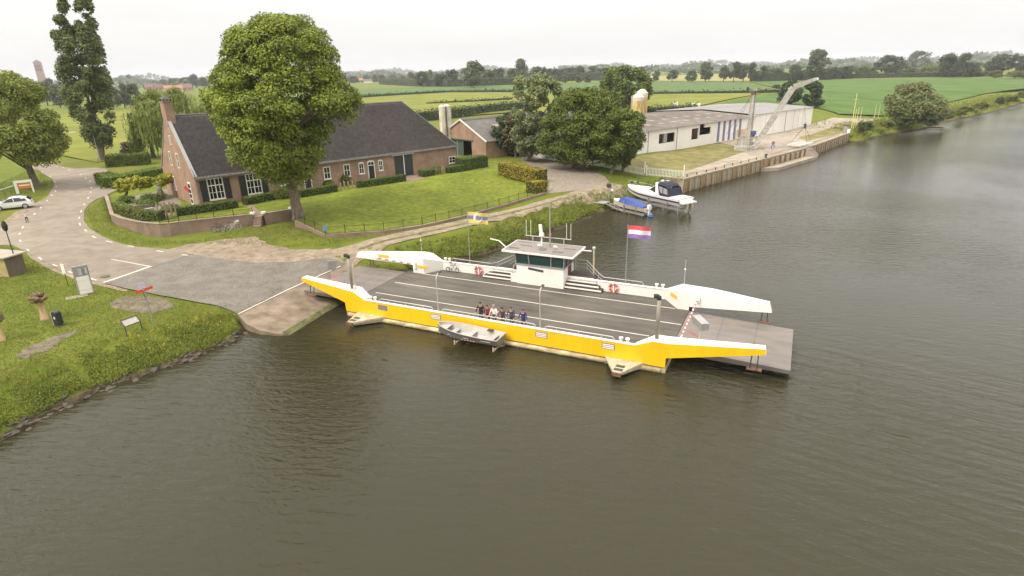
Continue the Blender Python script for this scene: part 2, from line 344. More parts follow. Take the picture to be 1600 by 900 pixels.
def water_mat():
    m = bpy.data.materials.new('river_water'); m.use_nodes = True; nt = m.node_tree; b = nt.nodes['Principled BSDF']
    b.inputs['Roughness'].default_value = 0.04; b.inputs['IOR'].default_value = 1.333
    g = _n(nt, 'ShaderNodeNewGeometry'); pos = g.outputs['Position']
    def wav(rot, sc, nscale, det=3.0):
        mp = _n(nt, 'ShaderNodeMapping', vector_type='TEXTURE'); mp.inputs['Rotation'].default_value = (0,0,R(rot)); mp.inputs['Scale'].default_value = tuple(1/q for q in sc); nt.links.new(pos, mp.inputs[0])
        n = _n(nt, 'ShaderNodeTexNoise', Scale=nscale, Detail=det, Roughness=0.55, Distortion=0.4); nt.links.new(mp.outputs[0], n.inputs['Vector']); return n.outputs['Fac']
    big = _n(nt, 'ShaderNodeTexNoise', Scale=0.035, Detail=3.0); nt.links.new(pos, big.inputs['Vector'])
    def mth(op, a, bb):
        n = _n(nt, 'ShaderNodeMath', operation=op)
        for i, x in enumerate((a, bb)):
            if isinstance(x, (int, float)): n.inputs[i].default_value = x
            else: nt.links.new(x, n.inputs[i])
        return n.outputs[0]
    wa = P(1080, 655, 0); wb = P(1560, 800, 0); wdir = math.degrees(math.atan2((wb-wa).y, (wb-wa).x))
    h = mth('ADD', mth('MULTIPLY', wav(-6, (.8, 2.4, 1), 0.9, 4.0), 0.9), mth('MULTIPLY', wav(-34, (.8, 2.2, 1), 2.2), 0.38))
    wk = wav(wdir, (0.10, 1.0, 1), 1.15, 2.0)                  # old wake crests
    sepw = _n(nt, 'ShaderNodeSeparateXYZ'); nt.links.new(pos, sepw.inputs[0])
    mk1 = _n(nt, 'ShaderNodeMapRange'); mk1.interpolation_type = 'SMOOTHSTEP'; mk1.inputs[1].default_value = 4.0; mk1.inputs[2].default_value = 14.0; nt.links.new(sepw.outputs[0], mk1.inputs[0])
    mk2 = _n(nt, 'ShaderNodeMapRange'); mk2.interpolation_type = 'SMOOTHSTEP'; mk2.inputs[1].default_value = 46.0; mk2.inputs[2].default_value = 34.0; nt.links.new(sepw.outputs[1], mk2.inputs[0])
    msk = mth('MULTIPLY', mk1.outputs[0], mk2.outputs[0])
    h = mth('ADD', h, mth('MULTIPLY', mth('MULTIPLY', wk, msk), 1.5))
    amp = _n(nt, 'ShaderNodeMapRange'); amp.inputs[1].default_value = 0.36; amp.inputs[2].default_value = 0.64; amp.inputs[3].default_value = 0.35; amp.inputs[4].default_value = 1.0; nt.links.new(big.outputs['Fac'], amp.inputs[0])
    bp = _n(nt, 'ShaderNodeBump', Distance=0.135); nt.links.new(amp.outputs[0], bp.inputs['Strength']); nt.links.new(h, bp.inputs['Height']); nt.links.new(bp.outputs[0], b.inputs['Normal'])
    mx = _n(nt, 'ShaderNodeMix', data_type='RGBA'); mx.inputs['A'].default_value = (0.0235, 0.0220, 0.0080, 1); mx.inputs['B'].default_value = (0.035, 0.032, 0.0150, 1)
    nt.links.new(big.outputs['Fac'], mx.inputs['Factor']); nt.links.new(mx.outputs['Result'], b.inputs['Base Color'])
    return m
wm = MB().add([(-9000,-600,0),(9000,-600,0),(9000,9000,0),(-9000,9000,0)], [(0,1,2,3)])
water = wm.build('river', water_mat()); tag(water, kind='structure')

# ------------------------------------------------------------------ sheets that follow the ground
def smooth_poly(pts, n=3):
    """Catmull-Rom through closed points"""
    out = []; m = len(pts)
    for i in range(m):
        p0, p1, p2, p3 = (np.array(pts[(i+k-1) % m], float) for k in range(4))
        for t in np.linspace(0, 1, n, endpoint=False):
            out.append(tuple(.5*((2*p1) + (p2-p0)*t + (2*p0-5*p1+4*p2-p3)*t*t + (3*p1-p0-3*p2+p3)*t**3)))
    return out
def drape(name, poly, dz, m, step=0.75, jitter=0.0, flat=None, kind='structure', parent=None):
    """poly: world xy outline; cut along a grid and laid dz above the ground (or at a flat height)"""
    if jitter:
        dense = []
        for i in range(len(poly)):
            a = np.array(poly[i]); b = np.array(poly[(i+1) % len(poly)]); k = max(1, int(np.linalg.norm(b-a)/0.7))
            for t in range(k): q = a+(b-a)*t/k; dense.append((q[0]+rng.normal(0, jitter), q[1]+rng.normal(0, jitter)))
        poly = dense
    bm = bmesh.new(); vs = [bm.verts.new((x, y, 0)) for x, y in poly]; bm.faces.new(vs)
    bmesh.ops.triangulate(bm, faces=bm.faces[:])
    if flat is None:
        xs = [p[0] for p in poly]; ys = [p[1] for p in poly]
        for ax, lo, hi in (((1,0,0), min(xs), max(xs)), ((0,1,0), min(ys), max(ys))):
            t = math.ceil(lo/step)*step
            while t < hi:
                bmesh.ops.bisect_plane(bm, geom=bm.verts[:]+bm.edges[:]+bm.faces[:], plane_co=(ax[0]*t, ax[1]*t, 0), plane_no=ax); t += step
    V = np.array([v.co[:] for v in bm.verts])
    Z = height(V[:,0], V[:,1]) + dz if flat is None else np.full(len(V), flat)
    for v, z in zip(bm.verts, Z): v.co.z = z
    for f in bm.faces: f.smooth = True
    bmesh.ops.recalc_face_normals(bm, faces=bm.faces)
    if bm.faces and sum(f.normal.z for f in bm.faces) < 0: bmesh.ops.reverse_faces(bm, faces=bm.faces)
    me = bpy.data.meshes.new(name); bm.to_mesh(me); bm.free(); me.materials.append(m)
    o = link(name, me, parent)
    if kind: tag(o, kind=kind)
    return o
def gpoly(px): return [tuple(G(x, y))[:2] for x, y in px]

M_ROAD = mat('pale_asphalt', (0.198, 0.160, 0.120), .9, .10, .8, c2=(0.228, 0.188, 0.145), bump=.25, bscale=30, big=.10)
M_COB = mat('cobbles', (0.138, 0.120, 0.096), .85, .18, 6.0, c2=(0.168, 0.148, 0.121), bump=.6, bscale=9, big=.14)
M_DIRT = mat('gravel_dirt', (0.20, 0.150, 0.098), .95, .15, 1.6, c2=(0.27, 0.215, 0.15), bump=.5, bscale=14, big=.12)
M_CONC = mat('old_concrete', (0.26, 0.215, 0.16), .9, .16, .7, c2=(0.31, 0.265, 0.205), bump=.3, bscale=8, big=.12)
M_LINE = mat('road_paint', (0.62, 0.56, 0.47), .7, .12, 4)
M_LAWN = mat('mown_lawn', (0.108, 0.138, 0.015), .9, .20, 1.5, c2=(0.148, 0.172, 0.021), bump=.5, bscale=22, spec=.15, big=.18)
ROADPX = [(40,262),(56,259),(77,255),(100,261),(117,264),(150,262),(166,264),(178,285),(182,297),(166,306),(150,312),(140,319),(132,330),(131,345),(140,357),(160,370),(185,380),(212,386),(262,390),(297,398),(237,417),(163,443),(150,440),(120,432),(100,425),(80,415),(55,402),(40,393),(20,384),(-40,384),(-40,368),(0,358),(25,345),(52,327),(75,307),(85,290),(82,280),(62,268)]
road = drape('road', gpoly(ROADPX), 0.05, M_ROAD)
COBPX = [(163,444),(237,418),(298,399),(335,405),(400,412),(450,411),(541,416),(377,495),(368,490),(345,481),(300,472),(245,462),(200,453)]
cobble = drape('cobbled_approach', gpoly(COBPX), 0.11, M_COB)
drape('gravel_patch', gpoly([(258,391),(300,381),(350,374),(400,370),(425,383),(455,390),(520,389),(470,404),(450,411),(400,412),(335,405),(298,398)]), 0.035, M_DIRT, jitter=.12)
tpoly = lambda px: [tuple(P(x, y, float(np.interp(x, (430,540,640,740,900,1046), (2.2,2.2,2.15,2.12,2.12,2.1))))[:2]) for x, y in px]
drape('earth_track', tpoly([(430,405),(470,394),(520,385),(580,374),(640,362),(690,352),(740,341.5),(790,330),(830,320),(870,309),(900,300),(945,287),(975,291),(1040,285),(1046,290),(975,299),(935,303),(900,311),(870,319),(830,330),(790,341),(740,352.5),(690,364),(640,375),(580,388),(540,396),(460,411)]), 0.06, M_DIRT, jitter=.03)
M_VERGE = mat('track_verge', (0.095, 0.105, 0.022), .95, .35, 2.0, c2=(0.16, 0.13, 0.05), bump=.7, bscale=12)
drape('track_grass_strip', tpoly([(560,384),(640,368),(690,357.2),(740,346.4),(830,324.6),(900,305),(900,306.4),(830,326.4),(740,348.4),(690,359.6),(640,370.2),(560,386)]), 0.085, M_VERGE, jitter=.06)
drape('yard_drive', gpoly([(812,240),(840,246),(885,257),(945,276),(952,284),(900,298),(852,302),(852,275),(846,266),(818,262)]), 0.03, mat('drive_gravel', (0.20,0.165,0.125), .95, .12, 2.0, c2=(0.25,0.21,0.165), bump=.4, bscale=20))
M_PATCH = mat('bare_earth', (0.115, 0.092, 0.056), .95, .25, 1.2, c2=(0.17, 0.14, 0.10), bump=.5, bscale=12)
drape('bare_patch', smooth_poly(gpoly([(176,484),(172,474),(190,465),(230,463),(262,468),(270,477),(255,486),(220,489)])), 0.02, M_PATCH, jitter=.12)
drape('bare_patch', smooth_poly(gpoly([(25,555),(45,543),(75,529),(100,520),(128,516),(110,524),(85,540),(62,552),(40,560)])), 0.02, M_PATCH, jitter=.15)
drape('gravel_verge', gpoly([(-40,362),(0,352),(20,335),(50,320),(80,303),(84,309),(52,329),(25,347),(0,360),(-40,370)]), 0.03, M_DIRT, jitter=.1)
drape('gravel_verge', gpoly([(38,392),(55,401),(100,424),(163,443),(200,453),(196,457),(150,446),(98,430),(50,405)]), 0.03, M_DIRT, jitter=.06)
def marking(px, w=0.13, name='road_marking', dz=.068, par=None):
    pts = [G(x, y) for x, y in px]; q = []
    for i, p in enumerate(pts):
        d = (pts[min(i+1, len(pts)-1)] - pts[max(i-1, 0)]); d.z = 0; d.normalize(); n = Vector((-d.y, d.x, 0)); q.append((p+n*w/2, p-n*w/2))
    poly = [tuple(a[:2]) for a, b in q] + [tuple(b[:2]) for a, b in reversed(q)]
    return drape(name, poly, dz, M_LINE, kind=None, parent=par or road)
def dashes(cs, ln):
    for i, (x, y) in enumerate(cs):
        a = np.array(cs[max(i-1, 0)], float); b = np.array(cs[min(i+1, len(cs)-1)], float); A = G(*a); Bp = G(*b); d = (Bp-A); d.z = 0; d.normalize(); c = G(x, y)
        n = Vector((-d.y, d.x, 0))*.075; e = d*ln/2
        drape('road_marking', [tuple((c+e+n)[:2]), tuple((c-e+n)[:2]), tuple((c-e-n)[:2]), tuple((c+e-n)[:2])], .068, M_LINE, kind=None, parent=road)
dashes([(89,261),(99,262.5),(108,266),(126,273),(134,279),(141,284),(143,294),(142,301),(138,310),(132,320),(127,331),(124,341),(125,351),(134,361),(147,371),(171,378.5),(205,385.5),(250,393.5),(290,399.5)], 1.0)
dashes([(66,269),(79,276),(86,285),(88,292),(87,299),(81,306),(74,314),(64,325),(54,335),(36,356),(31,366),(32,377),(44,391.5),(63,404.5),(86,415.5),(111,426.5),(146,437.5)], 0.9)
marking([(162,442.5),(200,430),(236.5,416.8)], .3, dz=.075)
marking([(174,406.2),(205,411.5),(237,417.3)], .13)
manhole = MB().lathe([(0.42,0),(0.42,.02),(0.36,.025)], 20).build('manhole_cover', mat('cast_iron', (0.09,0.075,0.06), .8), loc=G(164,433)+Vector((0,0,.05))); tag(manhole, 'round cast iron manhole cover in the road beside the stop line', 'manhole')
# ------------------------------------------------------------------ shared helpers for crafted things
def loft(mb, secs, mat_=None, closed=False, cap=False):
    n = len(secs[0]); vs = [p for s in secs for p in s]; fs = []
    for i in range(len(secs)-1):
        for k in range(n if closed else n-1):
            k2 = (k+1) % n; fs.append((i*n+k, i*n+k2, (i+1)*n+k2, (i+1)*n+k))
    if cap: fs.append(tuple(range(n))); fs.append(tuple(range((len(secs)-1)*n, len(secs)*n)))
    return mb.add(vs, fs, mat_)
def torus(mb, c, ax, ay, Rr, r, n=24, k=8, mats=None):
    c, ax, ay = Vector(c), Vector(ax), Vector(ay); az = ax.cross(ay)
    for i in range(n):
        ring = []
        for t in (i, i+1):
            a = 2*math.pi*t/n; d = ax*math.cos(a)+ay*math.sin(a)
            ring.append([c+d*Rr+(d*math.cos(2*math.pi*j/k)+az*math.sin(2*math.pi*j/k))*r for j in range(k)])
        loft(mb, ring, mats(i) if mats else None, closed=True)
    return mb
M_YEL = mat('ferry_yellow_paint', (0.83, 0.485, 0.004), .42, .05, 1.6, big=.06, coat=.15, stretch=(1.5,1.5,.35))
M_WHT = mat('white_paint', (0.76, 0.73, 0.67), .45, .04, 1.5, big=.04)
M_CRM = mat('stained_hull_cream', (0.30, 0.225, 0.10), .6, .25, 1.6, c2=(0.58, 0.49, 0.29), stretch=(.6,.6,1.6), big=.22)
M_DECK = mat('deck_asphalt', (0.078, 0.067, 0.053), .85, .14, 1.3, c2=(0.104, 0.091, 0.073), bump=.25, bscale=40, stretch=(.22,1.2,1), big=.22)
M_RAMP = mat('worn_ramp_steel', (0.165, 0.155, 0.145), .6, .14, .9, c2=(0.20, 0.165, 0.135), metal=.2, bump=.1, stretch=(.4,1.4,1), big=.14)
M_LANE = mat('deck_line_paint', (0.60, 0.56, 0.48), .7, .12, 5)
M_STEEL = mat('galvanised_steel', (0.42, 0.41, 0.39), .45, .1, 6, metal=.6)
M_DARK = mat('dark_steel', (0.05, 0.048, 0.045), .6, .2, 6)
M_RUST = mat('rusty_steel', (0.10, 0.055, 0.035), .85, .35, 5, c2=(0.17, 0.09, 0.055))
M_TAN = mat('tan_plate', (0.40, 0.33, 0.20), .6, .14, 3, c2=(0.48, 0.42, 0.30))
M_RED = mat('signal_red', (0.55, 0.04, 0.03), .5, .06, 5)
M_BLK = mat('black_rubber', (0.02, 0.02, 0.02), .7, .1, 6)
M_GREYROOF = mat('cabin_roof_felt', (0.215, 0.19, 0.17), .75, .12, 1.4, big=.12)
M_SIGNY = mat('yellow_sign', (0.70, 0.42, 0.03), .5, .05, 6)
M_GLS = glass_mat('wheelhouse_glass', (0.012, 0.045, 0.040))

FA = Vector((-13.892, 46.161, 0)); FYAW = R(-25.687)
ferry = thing('car_ferry', 'long yellow and white car ferry with its near ramp on the cobbled landing', 'ferry', FA, FYAW)
def FW(u, v, z): return FA + Vector((u*math.cos(FYAW)-v*math.sin(FYAW), u*math.sin(FYAW)+v*math.cos(FYAW), z))
hull = MB().prism([(.7,-.7),(25.7,-.7),(26.4,.0),(26.4,.40),(0,.40),(0,.0)], .06, 11.3).build('hull', M_CRM, ferry)
MB().tube([(.3,.02,.17),(26.1,.02,.17)], .19, 12).build('rubbing_strake', M_CRM, hull, smooth=True)
for u in np.arange(2.6, 26, 3.3): MB().box(u, u+.05, -.175, -.02, .03, .33).build('strake_joint', M_CRM, hull)
deck = B(.02, 26.38, .22, 10.6, .42, 1.10).build('deck', M_DECK, ferry)
B(7.2, 19.6, 10.62, 12.6, .42, 1.095).build('side_platform', M_DECK, deck)
for v, a, b in ((3.06,.8,24.6),(5.9,.8,26.3),(8.87,1.9,25.3)): B(a, b, v-.045, v+.045, 1.101, 1.106).build('lane_line', M_LANE, deck)
# bulwarks and the arms that carry the ramps
def arm(name, poly, v0, v1, mo, mt, mi, flip=False):
    """poly (u,z) outline; v0(u) outer face, v1(u) inner face"""
    mb = MB(); n = len(poly); o = [(u, v0(u), z) for u, z in poly]; i = [(u, v1(u), z) for u, z in poly]
    mb.add(o, [tuple(range(n))], mo); mb.add(i, [tuple(range(n))], mi)
    for k in range(n):
        k2 = (k+1) % n; a, b = poly[k], poly[k2]
        up = (b[0]-a[0]) if True else 0
        mm = mt if mb_top(poly, k) else mo
        mb.add([o[k], o[k2], i[k2], i[k]], [(0,1,2,3)], mm)
    return mb.build(name, None, ferry)
def mb_top(poly, k):
    a, b = poly[k], poly[(k+1) % len(poly)]; m = ((a[0]+b[0])/2, (a[1]+b[1])/2)
    zs = sorted(p[1] for p in poly)
    # an edge is on top when nothing of the outline lies above its middle
    for j in range(len(poly)):
        if j == k: continue
        c, d = poly[j], poly[(j+1) % len(poly)]
        if abs(c[0]-d[0]) > 1e-6 and min(c[0], d[0]) < m[0] < max(c[0], d[0]):
            z = c[1]+(d[1]-c[1])*(m[0]-c[0])/(d[0]-c[0])
            if z > m[1]: return False
    return abs(a[0]-b[0]) > .02
nw = lambda t, u0: 0.62 + 0.58*max(0, min(1, t))
arm('ramp_arm', [(-4.56,2.52),(-4.46,2.80),(.93,2.25),(2.03,1.70),(2.03,.42),(.02,.42),(-.02,1.18)], lambda u: 0.0, lambda u: nw((u+4.5)/5, 0) if u < 1.5 else .85, M_YEL, M_WHT, M_WHT)
arm('ramp_arm', [(32.3,2.48),(32.2,2.85),(26.36,2.17),(25.49,2.17),(24.29,1.68),(24.29,.42),(26.38,.42),(26.38,1.12)], lambda u: 0.0, lambda u: nw((32.2-u)/5, 0) if u > 25 else .5, M_YEL, M_WHT, M_WHT)
def far_in(u): return 10.45 if 2.5 < u < 25 else 8.9
def far_out(u):
    if u < 0.8: return 9.45 + 1.3*max(0, min(1, (u+6)/6.8))
    if u > 25.6: return 9.45 + 1.3*max(0, min(1, (32.2-u)/6.5))
    return 10.78
far_arm = lambda poly: arm('ramp_arm', poly, lambda u: 8.9, far_out, M_WHT, M_WHT, M_WHT)
fl_ = far_arm([(-6.02,1.86),(-5.75,2.38),(1.0,2.66),(1.95,2.60),(1.95,1.101),(.76,1.101),(.76,1.84)])
fr2 = far_arm([(32.23,1.79),(32.0,2.45),(27.9,2.62),(25.45,2.55),(25.45,1.101),(26.33,1.101),(26.33,1.4)])
for par, u0, u1, z0, z1 in ((fl_, 1.955, 3.0, 2.60, 1.98), (fr2, 25.445, 24.2, 2.55, 1.98)):
    MB().add([(u0,8.9,1.101),(u0,10.74,1.101),(u1,10.6,1.101),(u0,8.9,z0),(u0,10.74,z0),(u1,10.6,z1),(u1,10.8,1.101),(u1,10.8,z1)],
             [(0,2,5,3),(3,5,7,4),(2,6,7,5),(1,4,7,6),(0,3,4,1),(0,1,6,2)]).build('flared_panel', M_WHT, par)
bw = B(2.035, 24.285, 0, .2, .42, 1.66).build('bulwark', M_YEL, ferry); bw['label'] = 'yellow outer side plating of the ferry'
B(2.04, 24.28, -.03, .25, 1.662, 1.705).build('coping', M_WHT, bw)
bf = B(3.005, 24.195, 10.62, 10.8, .9, 1.93).build('bulwark', M_WHT, ferry)
B(3.01, 24.19, 10.57, 10.84, 1.932, 1.975).build('coping', M_WHT, bf)
B(.03, 26.37, -.012, -.002, .405, .44).build('waterline_stripe', M_DARK, hull)
for u in (3.83, 8.85, 17.64, 22.53):
    vt = MB().box(u-.46, u+.46, -.012, 0.005, 1.06, 1.50).build('vent', mat('vent_grey', (.20,.18,.15), .6), bw)
    for k in range(3):
        if u > 5: B(u-.40, u+.40, -.035, -.013, 1.11+.125*k, 1.18+.125*k).build('slat', M_WHT, vt)
# ramps: plates hinged at the deck ends
def plate(name, u0, u1, v0, v1, z0, z1, th):
    return MB().add([(u0,v0,z0),(u1,v0,z1),(u1,v1,z1),(u0,v1,z0),(u0,v0,z0-th),(u1,v0,z1-th*.6),(u1,v1,z1-th*.6),(u0,v1,z0-th)],
                    [(0,1,2,3),(4,7,6,5),(0,4,5,1),(1,5,6,2),(2,6,7,3),(3,7,4,0)]).build(name, M_RAMP, ferry)
rr = plate('loading_ramp', 26.42, 33.8, 1.9, 8.75, 1.10, .80, .42); rl = plate('loading_ramp', -.02, -5.7, 1.25, 8.8, 1.10, 1.04, .34)
rr['label'] = 'lowered steel ramp reaching out over the river'; rl['label'] = 'steel ramp resting on the landing'
for rmp, us in ((rr, (29.0,31.4)), (rl, (-1.9,-3.8))):
    for u in us:
        z = 1.1 - (.30 if u > 0 else .06)*(abs(u-26.4)/7.4 if u > 0 else abs(u)/5.7)
        B(u-.012, u+.012, 1.95, 8.7, z+.001, z+.006).build('plate_seam', M_DARK, rmp)
for (u, v, zt, s) in ((-4.15,.95,2.35,rl),(31.75,1.35,2.35,rr),(31.85,9.0,1.85,rr),(-4.2,9.0,2.0,rl)):
    zb = .9 if u > 0 else 1.06
    out = -1 if v < 5 else 1; vb = v + out*.25
    B(u-.5, u+.4, vb-.2, vb+.2, zb-.05, zb+.02).build('ramp_lug', M_RUST, s)
    for du in (-.3, .12): MB().tube([(u+du, vb, zb), (u+du*.8, v-.25*out*0, zt+.2)], .035, 6).build('hoist_rod', M_DARK, s)
# triangular mooring platforms on the near side
for (a, b, t) in ((1.24, 3.95, 2.0), (22.35, 24.95, 23.7)):
    pl = MB().prism([(a,-.02),(b,-.02),(t+.25,-1.95),(t-.25,-1.95)], .34, .52, axis='z').build('mooring_platform', M_TAN, ferry)
    B(t-.3, t+.3, -2.12, -1.96, .28, .5).build('fender_nose', M_RUST, pl)
    for k in range(2): B(t-.3, t+.3, -1.75+.5*k, -1.4+.5*k, .521, .526).build('dark_hole_patch', M_DARK, pl)  # thin dark sheets on the plate, painting the darkness of its two holes
    MB().prism([(a+.1,-.02),(b-.1,-.02),(t,-1.8)], .1, .33, axis='z').build('gusset', M_TAN, pl)
    if a < 5: MB().tube([(t, -2.0, .35), (t, -2.0, -.7)], .11, 8).build('pile', M_RUST, pl)
for u, v, z in ((2.6,.42,1.70),(3.05,.42,1.70),(23.35,.42,1.70),(23.8,.42,1.70),(3.3,10.7,1.97),(3.75,10.7,1.97),(23.4,10.7,1.97),(23.9,10.7,1.97)):
    MB().lathe([(.1,0),(.1,.24),(.15,.26),(.15,.34),(.08,.36)], 12, (u, v if v > 1 else .13, z)).build('bollard', M_WHT, ferry, smooth=False)
M_RAIL = mat('rail_grey', (0.50, 0.47, 0.45), .4, .05, 5, metal=.3)
for a, b in ((3.5,8.55),(9.35,17.15),(17.85,22.9)):
    rl_ = MB().tube([(a,.12,1.70),(a+.04,.12,1.9),(a+.2,.12,1.98),(b-.2,.12,1.98),(b-.04,.12,1.9),(b,.12,1.70)], .034, 8).build('side_rail', M_RAIL, ferry, smooth=True)
    for u in np.linspace(a+.9, b-.9, max(2, int((b-a)/1.3))): MB().tube([(u,.12,1.70),(u,.12,1.97)], .022, 6).build('rail_post', M_RAIL, rl_)
for pts in ([(4.0,10.7,1.97),(4.1,10.7,2.35),(8.2,10.72,2.3),(8.6,11.3,2.3),(10.2,12.4,3.05),(11.0,12.45,3.05)], [(22.4,10.7,1.97),(22.2,10.7,2.3),(18.9,10.75,2.3),(18.3,11.2,2.45),(16.9,12.3,3.1),(15.8,12.4,3.1)]):
    r_ = MB().tube(pts, .03, 8).build('side_rail', M_RAIL, ferry)
    for p, q in zip(pts[2:], pts[3:]):
        for f in (.33, .66): MB().tube([Vector(p)-Vector((0,0,f)), Vector(q)-Vector((0,0,f))], .016, 6).build('rail_wire', M_RAIL, r_)
        MB().tube([Vector(q)-Vector((0,0,1.0)), q], .025, 6).build('rail_post', M_RAIL, r_)
# lamp posts, exhaust stacks, masts
for u in (9.05, 17.5):
    lp = MB().tube([(u,.1,1.7),(u,.1,4.35),(u-.02,.22,4.6),(u-.02,.5,4.72)], [.045,.04,.04,.04], 8).build('deck_lamp', M_RAIL, ferry)
    MB().obox((u-.02,.62,4.74), (.09,0,0), (0,.16,.03), (0,0,.05)).build('lamp_head', M_DARK, lp)
for u, z in ((.55, 2.3), (25.65, 2.19)):
    st = MB().tube([(u,.42,z),(u,.42,5.0)], .13, 12).build('exhaust_stack', mat('stack_grey', (.27,.245,.20), .55, .12, 3, metal=.2), ferry, smooth=True)
    MB().tube([(u,.42,4.98),(u-.02,.42,5.12),(u-.14,.40,5.2),(u-.34,.38,5.18)], [.15,.16,.15,.14], 10).build('stack_elbow', M_BLK, st)
    MB().lathe([(.22,0),(.22,.05)], 12, (u,.42,z+.002)).build('stack_flange', M_WHT, st)
    if u < 5: MB().tube([(u+.28,.5,z),(u+.28,.5,4.2),(u+.3,.55,4.6)], .045, 8).build('pipe', M_TAN, st)
for u, v, z0, z1 in ((25.65,10.1,2.58,4.9),(1.2,9.9,2.62,4.6)):
    ms = MB().tube([(u,v,z0),(u,v,z1)], .025, 6).build('antenna_mast', M_RAIL, ferry)
    MB().lathe([(.02,0),(.07,.04),(.07,.12),(.02,.16)], 8, (u,v,z0+1.35)).build('lamp', M_WHT, ms)
    B(u-.12, u+.12, v-.05, v+.05, z1, z1+.05).build('wind_sensor', M_DARK, ms)
# wheelhouse
wh = B(11.2, 15.62, 9.8, 12.4, 1.101, 2.86).build('wheelhouse', M_WHT, ferry); wh['label'] = 'white wheelhouse with green tinted windows and flat grey roof'
fr = MB(); gl = []
f0, f1, t0, t1, b0 = 11.2, 15.62, 11.1, 15.72, 12.38           # band leans out a little
def corner(u0, v0, u1, v1): fr.bar((u0,v0,2.86),(u1,v1,3.98), .09)
for u in (0, .28, .74, 1): corner(f0+(f1-f0)*u, 9.82, t0+(t1-t0)*u, 9.68)
for u in (f0, f1): corner(u, 12.36, u+(-.1 if u < 13 else .1), 12.4); corner(u, 10.75, u+(-.1 if u < 13 else .1), 10.7)
fr.bar((f0-.02,9.8,2.9),(f1+.02,9.8,2.9), .12); fr.bar((f0,9.8,2.9),(f0,12.38,2.9), .12); fr.bar((f1,9.8,2.9),(f1,12.38,2.9), .12); fr.bar((f0,12.38,2.9),(f1,12.38,2.9), .12)
fr.build('window_frame', M_STEEL, wh)
def pane(a, b): MB().add([(a[0],a[1],2.93),(b[0],b[1],2.93),(b[0]+b[2],b[1]+b[3],3.98),(a[0]+a[2],a[1]+a[3],3.98)], [(0,1,2,3)]).build('window_pane', M_GLS, wh, fix=False)
us = [f0+(f1-f0)*t for t in (0,.28,.74,1)]
for a, b in zip(us, us[1:]): pane((a+.04,9.85,0,-.13), (b-.04,9.85,0,-.13))
for u, s in ((f0+.02,-.1),(f1-.02,.1)):
    pane((u,9.9,s,-.1),(u,10.7,s,-.05)); pane((u,10.8,s,0),(u,12.3,s,0))
pane((f1,12.36,.1,0),(f0,12.36,-.1,0))
MB().box(11.35, 15.5, 10.0, 12.2, 2.865, 2.9).build('console', M_DARK, wh)
B(15.625, 15.66, 10.9, 11.7, 2.06, 3.9).build('wheelhouse_door', mat('door_brown', (.16,.05,.035), .6), wh)
rf = MB().add([(9.95,9.42,4.0),(16.6,9.42,4.0),(16.6,12.75,4.06),(9.95,12.75,4.06),(9.95,9.42,4.15),(16.6,9.42,4.15),(16.6,12.75,4.22),(9.95,12.75,4.22)],
     [(0,3,2,1),(4,5,6,7),(0,1,5,4),(1,2,6,5),(2,3,7,6),(3,0,4,7)]).build('wheelhouse_roof', M_WHT, wh)
MB().add([(10.03,9.5,4.158),(16.52,9.5,4.158),(16.52,12.67,4.227),(10.03,12.67,4.227)], [(0,1,2,3)]).build('roof_felt', M_GREYROOF, wh, fix=False)
for (a, b, v) in ((10.3,11.3,10.2),(11.0,12.1,11.2),(14.4,15.4,10.3),(15.0,16.1,11.5),(10.4,11.6,12.1)): B(a, b, v, v+.03, 4.185, 4.27).build('roof_seam', mat('roof_seam', (.22,.19,.17), .8), wh)
MB().lathe([(.34,0),(.34,.05),(.28,.08)], 16, (13.35,10.7,4.18)).build('roof_hatch', mat('hatch_grey', (.12,.115,.11), .6), wh)
rad = MB().lathe([(.08,0),(.06,.95),(.06,1.0)], 10, (13.0,11.3,4.2)).build('radar_mast', M_WHT, wh)
MB().lathe([(.2,0),(.24,.12),(.2,.34),(.1,.42)], 12, (13.0,11.3,5.15)).build('radar_base', M_WHT, wh)
MB().obox((12.95,11.25,5.82), (.12,0,0), (0,.1,0), (-.06,0,.42)).build('radar_scanner', M_WHT, wh)
mp = MB().tube([(13.75,11.4,4.2),(13.75,11.4,8.3)], [.07,.05], 10).build('mast', M_STEEL, wh)
yard = MB().tube([(10.9,12.6,4.75),(15.3,12.6,4.75)], .035, 8).build('aerial_rail', M_RAIL, wh)
for u in (10.95, 11.4, 14.85, 15.25): MB().tube([(u,12.6,4.75),(u,12.6,6.2)], .022, 6).build('aerial', M_WHT, wh)
for u in (11.6, 14.6): MB().tube([(u,12.6,4.2),(u,12.6,4.75)], .04, 6).build('aerial_post', M_RAIL, wh)
MB().lathe([(.05,0),(.13,.06),(.13,.2),(.05,.26)], 10, (13.4,12.3,5.0)).build('red_lamp', M_RED, wh); MB().tube([(13.4,12.3,4.2),(13.4,12.3,5.0)], .02, 6).build('lamp_post', M_RAIL, wh)
for u in (12.7, 14.2): MB().tube([(u,11.2,4.4),(u+.35,11.0,4.45)], .09, 8).build('horn', M_WHT, wh)
MB().tube([(9.98,10.3,4.15),(9.2,10.5,4.62),(8.3,10.5,4.72)], .05, 8).build('searchlight_arm', M_WHT, wh)
MB().tube([(16.6,11.9,4.1),(17.4,11.9,4.12)], .05, 8).build('searchlight_arm', M_WHT, wh)
MB().obox((13.05,9.785,2.55), (.72,0,-.06), (0,.012,0), (0,0,.1)).build('name_board', M_DARK, wh)
MB().tube([(17.6,12.0,1.1),(17.6,12.0,4.3)], .075, 10).build('post', M_TAN, ferry); MB().lathe([(.15,0),(.15,.14),(.1,.2)], 10, (17.6,12.0,4.3)).build('post_cap', M_RAIL, ferry)
M_TREAD = mat('stair_tread', (0.06,0.05,0.042), .9, .1, 9)
